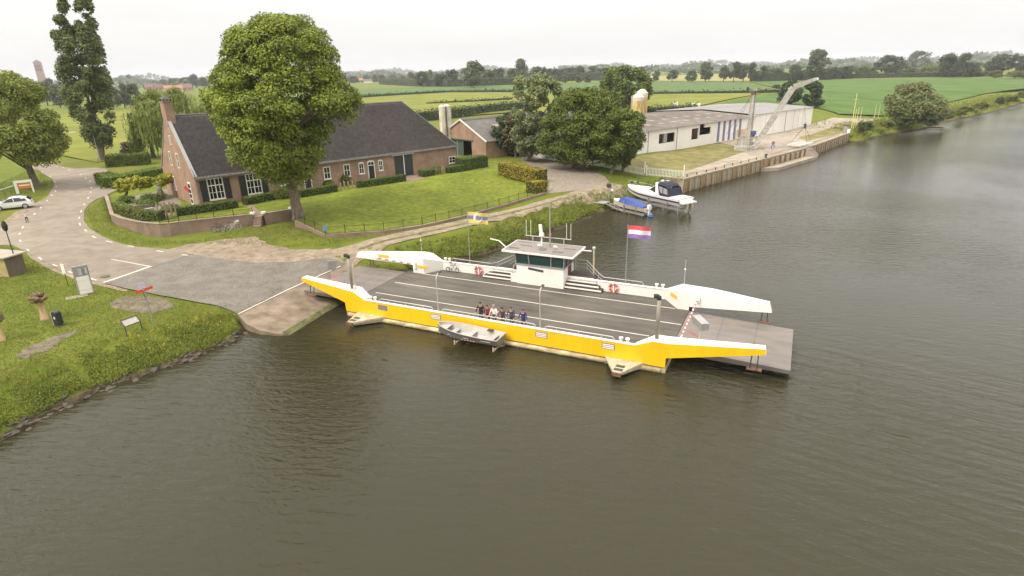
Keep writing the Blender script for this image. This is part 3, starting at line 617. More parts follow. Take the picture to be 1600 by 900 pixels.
for side in (0, 1):
    for i in range(4):
        a, b = (7.72+.36*i, 10.5) if side == 0 else (15.66, 18.95-.3*i)
        zt = 1.101+.235*(i+1)
        st = B(a, b, 9.92+.27*i, 11.3, 1.101+.235*i, zt-.003).build('step', M_TREAD, ferry)
        B(a-.01, b+.01, 9.90+.27*i, 9.96+.27*i, zt-.115, zt).build('nosing', M_WHT, st)
    a, b = (8.9, 11.18) if side == 0 else (15.66, 17.9)
    B(a, b, 11.32, 12.5, 1.1, 2.06).build('landing', M_TREAD, ferry)
MB().tube([(10.6,9.95,1.35),(10.75,10.1,2.5),(10.95,10.5,2.9),(11.2,11.0,2.9)], .028, 8).build('handrail', M_RAIL, ferry)
B(10.52, 11.19, 9.95, 10.05, 1.101, 1.9).build('stair_side', M_WHT, ferry)
for u, v, z, m in ((1.9,8.88,1.75,M_SIGNY),(-2.6,8.88,2.38,M_SIGNY)): B(u-.6, u+.6, v-.02, v+.005, z-.13, z+.13).build('sign_plate', m, ferry)
MB().obox((25.05,9.42,1.95), (-.32,.39,0), (.02,.02,0), (0,0,.14)).build('sign_plate', M_SIGNY, ferry)
def boom(p, q, n):
    p, q = Vector(p), Vector(q); b = MB()
    for i in range(n): b.tube([p+(q-p)*i/n, p+(q-p)*(i+1)/n], .05, 8, M_RED if i % 2 else M_WHT)
    return b.build('barrier_boom', None, ferry)
boom((26.95,8.75,2.12),(27.1,1.0,2.33),21); boom((-3.6,8.8,2.12),(1.0,8.8,1.94),11)
B(26.8,27.1,8.72,8.89,1.9,2.35).build('barrier_pivot', M_WHT, ferry); B(.9,1.15,8.72,8.89,1.55,2.2).build('barrier_pivot', M_WHT, ferry)
sb = MB().tube([(28.3,.45,2.4),(28.3,.45,3.4)], .03, 6).build('sign_post', M_RAIL, ferry)
MB().obox((28.25,.75,3.65), (.22,.14,0), (-.38,.62,0), (0,0,.24)).build('signal_box', M_STEEL, sb)
MB().tube([(27.6,.6,3.05),(28.2,.5,2.75)], .03, 6).build('lever', M_RED, sb)
sb = MB().tube([(-1.35,.35,2.5),(-1.35,.35,3.7)], .025, 6).build('sign_post', M_RAIL, ferry)
MB().obox((-1.55,.75,4.0), (.28,.2,0), (.03,-.04,0), (.1,0,.42)).build('signal_board', M_STEEL, sb)
MB().add([(-1.3,.4,3.35),(-1.3,.4,2.95),(-.75,.55,2.92)], [(0,1,2)]).build('pennant', mat('faded_red_cloth', (.55,.20,.22), .8), sb, fix=False)

# flags and their poles
def flag_mesh(name, w, h, bands, parent, z):
    """waving cloth, bands from the top down as (material, fraction)"""
    nu = 14; b = MB(); y = 0.0
    for m_, fr_ in bands:
        rows = 3
        for r in range(rows):
            for i in range(nu):
                q = []
                for (ii, rr_) in ((i,r),(i+1,r),(i+1,r+1),(i,r+1)):
                    s = ii/nu; t = y + fr_*rr_/rows
                    q.append((s*w*.97, .10*math.sin(s*7.5+t*1.3)*s*1.6, z - t*h - s*s*h*.16))
                b.add(q, [(0,1,2,3)], m_)
        y += fr_
    return b.build(name, None, parent, fix=False, smooth=True)
M_FLY = mat('flag_yellow', (.66,.53,.16), .8, .06, 6); M_FLB = mat('flag_blue', (.19,.19,.34), .8, .06, 6); M_FLW = mat('flag_white', (.72,.69,.72), .8, .04, 6); M_FLR = mat('flag_red', (.62,.09,.10), .8, .06, 6); M_FLP = mat('flag_violet', (.26,.16,.42), .8, .06, 6)
for (u, v, lab, bands) in ((5.95,10.72,'yellow flag with a blue band and pale round emblem on the ferry',((M_FLY,.32),(M_FLB,.32),(M_FLY,.36))),(20.8,10.72,'red, white and violet blue tricolour flag on the ferry',((M_FLR,.33),(M_FLW,.34),(M_FLP,.33)))):
    fp = MB().tube([(u,v,1.97),(u,v,5.6),(u,v,7.05)], [.045,.035,.03], 8).build('flag_pole', M_STEEL, ferry)
    w0 = FW(u, v, 5.85); fl = thing('flag', lab, 'flag', w0, R(-8))
    cl = flag_mesh('cloth', 1.85, 1.05, bands, fl, 1.12)
    for q in cl.data.vertices: q.co.x += .05
    if u < 10:
        em = MB()
        for s in (-1, 1):
            ring = [(.05+.9+.42*math.cos(t), 0, .62+.40*math.sin(t)-.045) for t in np.linspace(0, 2*math.pi, 25)[:-1]]
            em.add([(x, .10*math.sin(x/1.85*7.5+.6)*x/1.85*1.6 + s*.012, z) for x, _, z in ring], [tuple(range(24))], M_FLW)
        for k, (dx, dz, ww, hh) in enumerate(((-.12,.08,.2,.1),(.1,-.1,.3,.12),(-.05,.2,.16,.08))):
            em.add([(.95+dx+a*ww/2, .10*math.sin((.95+dx)/1.85*7.5+.6)*.82 - .02, .575+dz+c*hh/2) for a, c in ((-1,-1),(1,-1),(1,1),(-1,1))], [(0,1,2,3)], M_FLB if k else M_FLP)
        em.build('emblem', None, fl, fix=False)

# lifebuoys on the white bulwark
for u, lab in ((6.95, 'red and white lifebuoy on the white bulwark left of the wheelhouse'), (19.85, 'red and white lifebuoy on the white bulwark right of the wheelhouse')):
    lb = thing('lifebuoy', lab, 'lifebuoy', FW(u, 10.5, 1.55), FYAW, 'lifebuoys on the ferry')
    torus(MB(), (0,0,0), (1,0,0), (0,0,1), .34, .085, 24, 8, lambda i: M_WHT if i % 6 == 0 else mat('buoy_red', (.55,.07,.045), .5)).build('ring', None, lb, smooth=True)
    torus(MB(), (0,-.02,0), (1,0,0), (0,0,1), .44, .012, 24, 5).build('rope', M_WHT, lb); B(-.05,.05,-.02,.1,-.2,.22).build('bracket', M_WHT, lb)
# ------------------------------------------------------------------ the aluminium boat on the ferry's side
M_ALU = mat('boat_aluminium', (0.19, 0.18, 0.17), .5, .08, 3, metal=.3, big=.08)
M_ALUI = mat('boat_inside', (0.42, 0.39, 0.36), .55, .08, 3, metal=.2)
bt = thing('work_boat', 'grey aluminium rowing boat slung on the yellow side of the ferry', 'boat', FW(9.75, -1.12, .42), FYAW)
def boat_secs(L_, bw_, depth, n=12, inset=0.0, rise=.25, bow=.55, flare=.72):
    secs = []
    for i in range(n+1):
        t = i/n; x = L_*t; w = bw_*(1-(1-min(1, t/bow))**2.2)**.6 * (1-.08*max(0, t-.6)/.4) if t > 0 else 0.02
        w = max(w-inset, .012); zk = rise*(1-min(1, t/.35))**2 + inset*.8; zt = depth + .30*(1-t)**2
        secs.append([(x+inset*(1 if i == 0 else 0), -w, zt), (x, -w*flare, zk+depth*.32), (x, -w*.25, zk+.02), (x, 0, zk), (x, w*.25, zk+.02), (x, w*flare, zk+depth*.32), (x, w, zt)])
    return secs
so = boat_secs(5.25, .86, .72); si = boat_secs(5.25, .86, .72, inset=.05)
hb = MB(); loft(hb, so); hb.add(so[-1], [tuple(range(7))]); bh = hb.build('boat_hull', M_ALU, bt)
ib = MB(); loft(ib, si[0:]); ib.build('hull_lining', M_ALUI, bt)
gw = MB(); gw.tube([Vector(s[0]) for s in so], .035, 6); gw.tube([Vector(s[-1]) for s in so], .035, 6); gw.tube([so[-1][0], so[-1][-1]], .04, 6); gw.build('gunwale', M_ALUI, bt)
for x, w, l in ((1.35,.60,.42),(2.75,.78,.42),(4.35,.76,.78)): B(x-l/2, x+l/2, -w, w, .46, .50).build('thwart', M_ALUI, bt)
MB().prism([(.12,-.18),(.12,.18),(.95,.52),(.95,-.52)], .76, .79, axis='z').build('foredeck', M_ALUI, bt)
B(3.85,4.25,.5,.82,.73,.80).build('rowlock_pad', M_DARK, bt)
for k in range(10): MB().add([(2.45+.12*k,-.845-.002,.36),(2.51+.12*k,-.845-.002,.36),(2.56+.12*k,-.868,.46),(2.50+.12*k,-.868,.46)], [(0,1,2,3)]).build('hazard_mark', M_RED if k % 2 else M_WHT, bt, fix=False)
for u in (11.6, 14.75):
    cr = MB(); cr.bar((u,0,.36),(u,-1.95,.36), .1); cr.bar((u,0,-.05),(u,-1.2,.34), .08); cr.bar((u,-1.95,.3),(u,-1.95,.62), .08); cr.build('boat_cradle', M_TAN, ferry)

# ------------------------------------------------------------------ people
SKIN = mat('skin', (0.52, 0.30, 0.20), .6, .05, 8); SHOE = mat('shoe_leather', (0.03, 0.025, 0.02), .6, .1, 8)
HAIR = {'dark': mat('hair_dark', (0.02,0.014,0.01), .6, .2, 20), 'brown': mat('hair_brown', (0.07,0.035,0.018), .6, .2, 20), 'grey': mat('hair_grey', (0.28,0.25,0.22), .6, .2, 20), 'fair': mat('hair_fair', (0.38,0.26,0.13), .6, .2, 20)}
def person(label, loc, yaw, H, joints, shirt, trousers, hair='dark', long_hair=False, sleeve=True, group=None):
    """body grown from a jointed skeleton in one skin; joints override hands and elbows (x right, y forward, z up, for H = 1.75)"""
    k = H/1.75
    J = dict(pel=(0,0,.95), bel=(0,.01,1.10), che=(0,.01,1.30), nec=(0,.01,1.47), hd0=(0,.025,1.56), hd1=(0,.03,1.66), hd2=(0,.01,1.72),
             shL=(-.17,0,1.42), elL=(-.25,.02,1.14), wrL=(-.27,.12,.92), haL=(-.27,.16,.84), shR=(.17,0,1.42), elR=(.25,.02,1.14), wrR=(.27,.12,.92), haR=(.27,.16,.84),
             hiL=(-.09,0,.90), knL=(-.10,.03,.50), anL=(-.10,0,.09), toL=(-.11,.16,.04), hiR=(.09,0,.90), knR=(.10,.03,.50), anR=(.10,0,.09), toR=(.11,.16,.04))
    J.update(joints or {})
    rad = dict(pel=.135, bel=.125, che=.145, nec=.06, hd0=.085, hd1=.098, hd2=.07, sh=.065, el=.045, wr=.032, ha=.038, hi=.09, kn=.06, an=.045, to=.038)
    E_ = [('pel','bel'),('bel','che'),('che','nec'),('nec','hd0'),('hd0','hd1'),('hd1','hd2')]
    for s in 'LR': E_ += [('che','sh'+s),('sh'+s,'el'+s),('el'+s,'wr'+s),('wr'+s,'ha'+s),('pel','hi'+s),('hi'+s,'kn'+s),('kn'+s,'an'+s),('an'+s,'to'+s)]
    names = list(J); idx = {n: i for i, n in enumerate(names)}
    me = bpy.data.meshes.new('body_skeleton'); me.from_pydata([Vector(J[n])*k for n in names], [(idx[a], idx[b]) for a, b in E_], [])
    o = bpy.data.objects.new('body', me); COL.objects.link(o)
    md = o.modifiers.new('skin', 'SKIN'); md.use_smooth_shade = True
    for n in names:
        sv = me.skin_vertices[0].data[idx[n]]; r = rad.get(n, rad.get(n[:2]))*k
        sv.radius = (r*(1.25 if n in ('pel','bel','che') else 1), r*(.82 if n in ('pel','bel','che') else 1)); sv.use_root = (n == 'pel')
    sb_ = o.modifiers.new('sub', 'SUBSURF'); sb_.levels = 1; sb_.render_levels = 1
    dg = bpy.context.evaluated_depsgraph_get(); bm_ = bpy.data.meshes.new_from_object(o.evaluated_get(dg)); bpy.data.objects.remove(o)
    seg = [(np.array(J[a])*k, np.array(J[b])*k, a[:2], b[:2]) for a, b in E_]
    root = thing('person', label, 'person', loc, yaw, group)
    mats = [shirt, trousers, SKIN, SHOE]; bm_.materials.clear()
    for m_ in mats: bm_.materials.append(m_)
    for f in bm_.polygons:
        c = np.array(f.center); best = None
        for a, b, na, nb in seg:
            t = np.clip(np.dot(c-a, b-a)/max(1e-9, np.dot(b-a, b-a)), 0, 1); d = np.linalg.norm(c-a-t*(b-a))
            if best is None or d < best[0]: best = (d, na, nb, t)
        _, na, nb, t = best
        if nb in ('hd',) or (na == 'hd') or (na == 'ch' and nb == 'ne' and t > .75) or (na == 'ne'): i = 2
        elif nb == 'ha' or (nb == 'wr' and (not sleeve)): i = 2
        elif nb in ('hi','kn','an') or (na == 'pe' and nb == 'be' and t < .35): i = 1
        elif nb == 'to': i = 3
        else: i = 0
        f.material_index = i
    body = link('body', bm_, root)
    for s in 'LR':                                   # five fingers rooted in each palm
        h = Vector(J['ha'+s])*k; w = Vector(J['wr'+s])*k; d = (h-w).normalized(); side = Vector((1,0,0)); side = (side-d*side.dot(d)).normalized(); nrm = d.cross(side)
        fb = MB()
        for j, (off, ln) in enumerate(((-.03,.065),(-.01,.078),(.01,.072),(.03,.055))):
            p0 = h+side*off*k; p1 = p0+d*ln*.55*k-nrm*.008*k; p2 = p1+(d*.6-nrm*.6*(1 if s == 'R' else -1)*0-Vector((0,0,.5))).normalized()*ln*.5*k; fb.tube([p0,p1,p2], [.010*k,.009*k,.007*k], 6)
        sg = 1 if s == 'L' else -1; p0 = h-d*.03*k+side*.03*sg*k; fb.tube([p0, p0+(side*sg*.03+d*.02)*k, p0+(side*sg*.035+d*.055)*k], [.012*k,.010*k,.008*k], 6)
        fb.build('fingers', SKIN, body, smooth=True)
    hc = Vector(J['hd1'])*k; hm = HAIR[hair]
    hb_ = MB(); prof = []
    secs = []
    for i in range(7):
        th = -.15 + i*(math.pi/2+.15)/6; ring = []
        for j in range(12):
            a = 2*math.pi*j/12; front = max(0, math.sin(a))
            zz = math.sin(th)*.125 + (.05*front if i < 3 else 0) - (.13*max(0, -math.sin(a)) + .05*abs(math.cos(a)) if long_hair and i == 0 else 0)
            ring.append(hc + Vector((math.cos(a)*.108*math.cos(th)*1.0, (math.sin(a)*.115*math.cos(th))-.012, .01+zz))*k)
        secs.append(ring)
    loft(hb_, secs, closed=True, cap=True); hb_.build('hair', hm, root, smooth=True)
    for sx in (-.034, .034): MB().lathe([(.004,-.008),(.011,0),(.004,.008)], 6, tuple((hc+Vector((sx,.098,-.005))*k))).build('eye', HAIR['dark'], root)
    nz = MB(); loft(nz, [[hc+Vector((x*.5,.095,.01))*k for x in (-.01,0,.01)], [hc+Vector((x,y,-.035))*k for x, y in ((-.018,.095),(0,.125),(.018,.095))], [hc+Vector((x,.093,-.042))*k for x in (-.015,0,.015)]]); nz.build('nose', SKIN, root)
    for sx in (-1, 1): MB().obox(hc+Vector((sx*.10,.0,-.01))*k, Vector((.008,0,0))*k, Vector((0,.018,0))*k, Vector((0,0,.03))*k).build('ear', SKIN, root)
    MB().obox(hc+Vector((0,.094,-.062))*k, Vector((.022,0,0))*k, Vector((0,.006,0))*k, Vector((0,0,.005))*k).build('mouth', mat('lips', (.40,.14,.12), .5), root)
    return root
def lean(l, r):                                     # hands on the rail in front, elbows bent
    return dict(che=(0,.05,1.29), nec=(0,.09,1.45), hd0=(0,.12,1.54), hd1=(0,.125,1.64), hd2=(0,.10,1.70), shL=(-.18,.06,1.39), shR=(.18,.06,1.39),
                elL=(-.27-l*.4,.16,1.16), wrL=(-.25-l,.34,.98), haL=(-.24-l,.40,.95), elR=(.27+r*.4,.16,1.16), wrR=(.25+r,.34,.98), haR=(.24+r,.40,.95))
def cl(n, c): return mat('cloth_'+n, c, .85, .12, 14)
JN = cl('dark_jeans', (0.025,0.03,0.05)); BK = cl('black', (0.015,0.014,0.016))
PG = 'people standing at the ferry rail'
for u, H, lab, sh, tr, hr, lg, slv, jj in (
    (12.55,1.80,'person in a black sweater, leftmost of the six at the ferry rail',BK,JN,'dark',False,True,lean(.22,.0)),
    (13.12,1.68,'person with long brown hair in a dark red top at the ferry rail',cl('dark_red',(0.20,0.02,0.03)),BK,'brown',True,True,lean(-.02,.0)),
    (13.68,1.74,'person in a white shirt among the group at the ferry rail',cl('white',(0.70,0.66,0.60)),JN,'grey',False,False,lean(.05,.02)),
    (14.36,1.66,'person with long dark hair in a dark purple top at the ferry rail',cl('plum',(0.075,0.03,0.05)),BK,'dark',True,True,lean(.0,.03)),
    (15.08,1.80,'person in a slate grey sweater at the ferry rail, second from right',cl('slate',(0.06,0.055,0.085)),JN,'brown',False,True,lean(.1,.0)),
    (16.02,1.77,'person in a dark blue sweater, rightmost of the six at the ferry rail',cl('navy',(0.035,0.03,0.13)),JN,'brown',False,True,lean(.16,.0))):
    person(lab, FW(u, .52, 1.10), FYAW+math.pi, H, jj, sh, tr, hr, lg, slv, PG)
cp = G(43.5, 348)
person('child in a pale top and black trousers with both arms raised on the road', cp, R(-140), 1.28,
       dict(elL=(-.36,.04,1.52), wrL=(-.34,.06,1.78), haL=(-.31,.07,1.86), elR=(.36,.04,1.52), wrR=(.34,.06,1.78), haR=(.31,.07,1.86), shL=(-.18,0,1.44), shR=(.18,0,1.44), knR=(.13,.06,.5), anR=(.17,-.02,.09), toR=(.19,.14,.04)),
       cl('pale_grey', (0.62,0.58,0.56)), BK, 'fair', False, False)

# ------------------------------------------------------------------ bicycles
def bicycle(label, loc, yaw, tilt=0.0, wheel=.34, base=1.06, paint=None, group=None, crate=False):
    r_ = thing('bicycle', label, 'bicycle', loc, yaw, group); r_.rotation_euler = (tilt, 0, yaw)
    p_ = paint or M_DARK; w = wheel; s = wheel/.34
    for x in (0, base):
        wl = torus(MB(), (x,0,w), (1,0,0), (0,0,1), w-.02, .022 if wheel > .3 else .032, 22, 6).build('wheel', M_BLK, r_)
        torus(MB(), (x,0,w), (1,0,0), (0,0,1), w-.05, .012, 22, 5).build('rim', M_STEEL if wheel > .3 else M_DARK, wl)
        sp_ = MB()
        for i in range(10): a = i*math.pi/5; sp_.tube([(x,0,w),(x+math.cos(a)*(w-.05),0,w+math.sin(a)*(w-.05))], .004, 4)
        sp_.build('spokes', M_STEEL if wheel > .3 else M_DARK, wl)
        torus(MB(), (x,0,w), (1,0,0), (0,0,1), w+.03, .02, 12, 4).build('mudguard', p_, r_) if wheel > .3 else None
    bbx, bbz = base*.42, w*.86; st = (base*.30, 0, .86); hd = (base-.20, 0, .92 if wheel > .3 else .80)
    fr_ = MB(); fr_.tube([(bbx,0,bbz), st], .017, 8); fr_.tube([(bbx,0,bbz), hd], .02, 8); fr_.tube([(bbx-.07,0,.62),(base-.17,0,.80)], .016, 8)
    fr_.tube([(0,.05,w),(bbx,0,bbz)], .011, 6); fr_.tube([(0,.05,w),(base*.33,0,.72)], .010, 6); fr_.tube([(base,0.04,w),(base-.12,0,.74),(hd[0]-.02,0,1.02)], .016, 8); fr_.build('frame', p_, r_)
    MB().obox((st[0]-.02,0,.92), (.13,0,0), (0,.07,0), (0,0,.03)).build('saddle', M_BLK, r_)
    MB().tube([(hd[0]-.14,-.30,1.06),(hd[0]-.02,-.22,1.10),(hd[0]-.02,.22,1.10),(hd[0]-.14,.30,1.06)], .014, 6).build('handlebar', M_STEEL, r_)
    MB().tube([(bbx,-.03,bbz),(bbx,-.05,bbz)], .09, 14).build('chainring', M_STEEL, r_)
    pd = MB(); pd.bar((bbx,-.07,bbz),(bbx+.12,-.07,bbz-.11), .02); pd.bar((bbx,.07,bbz),(bbx-.12,.07,bbz+.11), .02); pd.box(bbx+.07,bbx+.17,-.16,-.08,bbz-.125,bbz-.1); pd.box(bbx-.17,bbx-.07,.08,.16,bbz+.1,bbz+.125); pd.build('pedals', M_DARK, r_)
    if wheel > .3: MB().box(-.22,.22,-.06,.06,.72,.735).build('luggage_rack', M_STEEL, r_)
    if crate: MB().box(base-.1,base+.22,-.2,.2,.84,1.08).build('front_crate', mat('crate_pale', (.6,.56,.5), .7), r_)
    return r_
bicycle('dark folding bicycle leaning on the white bulwark of the ferry', FW(3.75, 10.28, 1.10), FYAW, R(-7), .23, .98, mat('bike_charcoal', (.03,.033,.035), .4))
# ------------------------------------------------------------------ foliage
def leaf_quads(C, Nn, S, asp=0.62, droop=0.0):
    """diamond leaves: centres, facing normals, sizes"""
    n = len(C); Nn = Nn/np.maximum(np.linalg.norm(Nn, axis=1, keepdims=True), 1e-6)
    T = rng.normal(size=(n,3)); T[:,2] -= droop; T -= (T*Nn).sum(1, keepdims=True)*Nn; T /= np.maximum(np.linalg.norm(T, axis=1, keepdims=True), 1e-6)
    Bn = np.cross(Nn, T); S = S[:,None]
    V = np.stack([C-T*S*.5, C+Bn*S*asp*.5-T*S*.05, C+T*S*.5-Nn*S*.12, C-Bn*S*asp*.5-T*S*.05], 1).reshape(-1,3)
    return V, np.arange(n*4).reshape(-1,4)
def sphere_pts(n):
    v = rng.normal(size=(n,3)); return v/np.linalg.norm(v, axis=1, keepdims=True)
def crown_mesh(name, lobes, n_leaf, size, m, under=0.3, inner=.55, droop=0.2, asp=.62):
    lob = np.array(lobes); area = (lob[:,3]*lob[:,5]+lob[:,3]*lob[:,4]); pick = rng.choice(len(lob), int(n_leaf*1.5), p=area/area.sum())
    d = sphere_pts(len(pick)); keep = (d[:,2] > -.15) | (rng.random(len(pick)) < under); pick = pick[keep][:n_leaf]; d = d[keep][:n_leaf]
    r = 1.06-(1-inner)*rng.random(len(pick))**2.2
    C = lob[pick,:3] + d*lob[pick,3:6]*r[:,None] + rng.normal(0, size*.25, (len(pick),3))
    Nn = d*1.0 + rng.normal(0, .55, d.shape) + np.array([0,0,.55]); S = size*rng.uniform(.6, 1.35, len(pick))
    V, F = leaf_quads(C, Nn, S, asp, droop); return fast_mesh(name, V, F, m)
def lat(b, px, py):
    d = ray(px, py); bl = math.hypot(b[0], b[1]); nx, ny = b[0]/bl, b[1]/bl; t = bl/(d[0]*nx+d[1]*ny)
    X, Y, Z = d[0]*t, d[1]*t, CAM_H+d[2]*t
    return (X-b[0])*ny - (Y-b[1])*nx, Z-b[2]
M_BARK = mat('bark', (0.11, 0.085, 0.06), .9, .3, 5, c2=(0.16, 0.13, 0.095), bump=.8, bscale=14, stretch=(1,1,.3))
def tree(name, label, base, rows, n_leaf, size, m, trunk_r=.35, depth=1.0, lobe=.30, nl=90, group=None, under=.25, inner=.55, gap=0.0, limbs=7, droop=.2, squash=.8, top_trunk=.55, fill=0.18, split=None):
    """rows: (py, x left, x right) outline pixels in the photograph at the tree's own distance"""
    b = Vector(base); root = thing(name, label, 'tree', b, 0.0, group)
    n_ = math.hypot(b.x, b.y); ex = Vector((b.y/n_, -b.x/n_, 0)); ey = Vector((b.x/n_, b.y/n_, 0))
    pr = []
    for y, xl, xr in rows:
        l, z0 = lat(b, xl, y); r_, z1 = lat(b, xr, y); pr.append(((z0+z1)/2, (l+r_)/2, abs(r_-l)/2))
    pr.sort(); zs = np.array([p[0] for p in pr]); cs = np.array([p[1] for p in pr]); ws = np.array([p[2] for p in pr])
    W = ws.max(); lobes = []
    zz = np.linspace(zs[0], zs[-1], 60); wt = np.interp(zz, zs, ws)+.15*W
    for i in range(nl):
        z = rng.choice(zz, p=wt/wt.sum()) + rng.normal(0, .2); w = np.interp(z, zs, ws); c = np.interp(z, zs, cs)
        rl = W*lobe*rng.uniform(.55, 1.1); rl = min(rl, max(w*.9, W*.12))
        a = rng.uniform(0, 2*math.pi); k = 1.0 if i > nl*fill else rng.uniform(.1, .7); rr_ = max(w-rl*.85, 0)*k
        if i > nl*fill and math.sin(a) > .3 and rng.random() < .45: a = -a             # more of the crown on the side that shows
        if z+rl*squash > zs[-1]+.1: z = zs[-1]-rl*squash*.9
        if z-rl*squash < zs[0]: z = zs[0]+rl*squash*.6
        p = ex*(c+rr_*math.cos(a)) + ey*(rr_*math.sin(a)*depth)
        lobes.append((p.x, p.y, z, rl, rl, rl*squash))
    link('crown', crown_mesh('crown', lobes, n_leaf, size, m, under, inner, droop), root)
    H = zs[-1]; zt = zs[0]+(H-zs[0])*top_trunk; tr = MB(); cx = lambda z: ex*np.interp(z, zs, cs)*min(1, z/max(zs[0], .5)) if z > 0 else Vector()
    pts = [Vector((0,0,-.4)), Vector((0,0,.25))] + [cx(z)+Vector((rng.normal(0,.06),rng.normal(0,.06),z)) for z in np.linspace(1.2, zt, 6)]
    tr.tube(pts, [trunk_r*1.5, trunk_r*1.15]+list(np.linspace(trunk_r, trunk_r*.3, 6)), 12); tr.build('trunk', M_BARK, root, smooth=True)
    far = sorted(lobes, key=lambda l: -math.hypot(l[0], l[1]))[:limbs*2]
    for l in far[::2]:
        z0 = max(zs[0]*.7, min(zt*.9, l[2]-.35*(H-zs[0]))) ; p0 = cx(z0)+Vector((0,0,z0)); p1 = Vector(l[:3]); mid = p0.lerp(p1, .5)+Vector((0,0,.06*H))
        MB().tube([p0, mid, p1], [trunk_r*.42, trunk_r*.25, trunk_r*.08], 7).build('limb', M_BARK, root, smooth=True)
    return root
LF_LIN = leaf_mat('linden_leaves', (0.078,0.108,0.012), (0.310,0.365,0.038), .3)
LF_CHE = leaf_mat('chestnut_leaves', (0.100,0.135,0.022), (0.320,0.350,0.055), .3)
LF_POP = leaf_mat('poplar_leaves', (0.066,0.092,0.026), (0.205,0.235,0.070), .3)
LF_WIL = leaf_mat('willow_leaves', (0.109,0.147,0.025), (0.295,0.333,0.070), .4)
LF_PALE = leaf_mat('pale_leaves', (0.074,0.102,0.028), (0.310,0.341,0.147), .75)
LF_DARK = leaf_mat('dark_leaves', (0.052,0.074,0.009), (0.160,0.200,0.022), .3)
LF_MID = leaf_mat('mid_leaves', (0.054,0.090,0.019), (0.171,0.217,0.040), .4)
LF_HEDGE = leaf_mat('hedge_leaves', (0.046,0.085,0.009), (0.147,0.202,0.022), .4)
LF_YEL = leaf_mat('golden_leaves', (0.116,0.139,0.012), (0.512,0.364,0.023), .55)
LF_BRN = leaf_mat('brown_leaves', (0.093,0.070,0.034), (0.202,0.155,0.070), .4)
LF_BUSH = leaf_mat('conifer_leaves', (0.031,0.056,0.022), (0.085,0.116,0.043), .4)
tree('linden_tree', 'large yellow green linden standing on the lawn in front of the farmhouse', G(467,339),
     [(24,425,452),(38,385,490),(58,352,512),(80,346,528),(100,347,533),(120,330,535),(140,313,545),(158,318,562),(172,325,566),(186,338,556),(205,338,520),(228,348,512),(250,362,503),(268,392,497),(287,425,485)],
     140000, .28, LF_LIN, .62, .95, .21, 270, limbs=10, inner=.62, under=.18, squash=.66)
tree('chestnut_tree', 'broad olive green tree beside the road at the left edge', G(57,291),
     [(112,-20,32),(128,-45,62),(150,-60,74),(175,-70,86),(200,-70,100),(222,-62,110),(240,-45,106),(256,0,85)], 45000, .34, LF_CHE, .5, 1.0, .25, 95, limbs=6, inner=.6)
pop = tree('poplar_tree', 'tall dark columnar poplar behind the hedge beside the road', G(159,251),
     [(52,82,154),(70,80,160),(85,86,164),(100,84,170),(130,92,174),(160,100,178),(185,112,180),(205,125,180),(228,143,176)], 30000, .42, LF_POP, .55, .9, .30, 95, limbs=5, inner=.5, under=.25, squash=1.2)
for rows in ([(-22,93,104),(0,92,106),(22,86,108),(45,82,114),(62,80,122)], [(-24,120,140),(0,115,144),(20,117,147),(34,118,152),(55,114,158)]):      # the forked top
    t2 = tree('poplar_tree', 'fork', G(159,251), rows, 6500, .42, LF_POP, .1, .8, .42, 26, limbs=0, inner=.5, under=.25, squash=1.2, top_trunk=.0)
    for c_ in list(t2.children):
        if c_.name.startswith('crown'): c_.parent = pop
        else: bpy.data.objects.remove(c_)
    bpy.data.objects.remove(t2)
# weeping willow: hanging strands
def willow(label, base, rows, n_str, m):
    b = Vector(base); root = thing('willow_tree', label, 'tree', b); n_ = math.hypot(b.x, b.y); ex = Vector((b.y/n_, -b.x/n_, 0)); ey = Vector((b.x/n_, b.y/n_, 0))
    pr = sorted([(lat(b, (xl+xr)/2, y)[1], (lat(b, xl, y)[0]+lat(b, xr, y)[0])/2, (lat(b, xr, y)[0]-lat(b, xl, y)[0])/2) for y, xl, xr in rows])
    zs, cs, ws = (np.array([p[i] for p in pr]) for i in range(3)); C = []; Nn = []; S = []
    for cl_ in range(58):                              # curtains of strands hung from the ends of branches
        z = zs[0]+(zs[-1]-zs[0])*(.25+.75*rng.random()**.8); w = np.interp(z, zs, ws); a = rng.uniform(0, 2*math.pi)
        if math.sin(a) > .2 and rng.random() < .5: a = -a
        k = rng.uniform(.62, 1); cc = ex*(np.interp(z, zs, cs)+w*k*math.cos(a))+ey*(w*.9*k*math.sin(a)); lmax = rng.uniform(2.5, 6.5); spread = rng.uniform(.6, 1.1)
        for i in range(n_str//58):
            o1, o2 = rng.normal(0, spread, 2); p = cc+Vector((o1, o2, 0)); z0 = z-.25*(o1*o1+o2*o2)+rng.normal(0,.2); ln = lmax*rng.uniform(.5, 1)
            for t in np.arange(0, ln, .34):
                if z0-t < .4: break
                C.append((p.x+rng.normal(0,.07), p.y+rng.normal(0,.07), z0-t)); Nn.append((p.x*.2+rng.normal(0,.5), p.y*.2+rng.normal(0,.5), .9 if t < .6 else .25)); S.append(rng.uniform(.4,.75))
    V, F = leaf_quads(np.array(C), np.array(Nn), np.array(S), .34, 6.0); link('crown', fast_mesh('crown', V, F, m), root)
    MB().tube([(0,0,-.3),(0,0,1),(.2,.1,4),(.1,-.1,7)], [.5,.4,.32,.15], 10).build('trunk', M_BARK, root, smooth=True)
    return root
willow('pale green weeping willow behind the farmhouse gable', G(240,246), [(136,235,272),(145,215,300),(158,205,322),(175,200,330),(195,196,330),(215,196,325),(240,200,320)], 2600, LF_WIL)
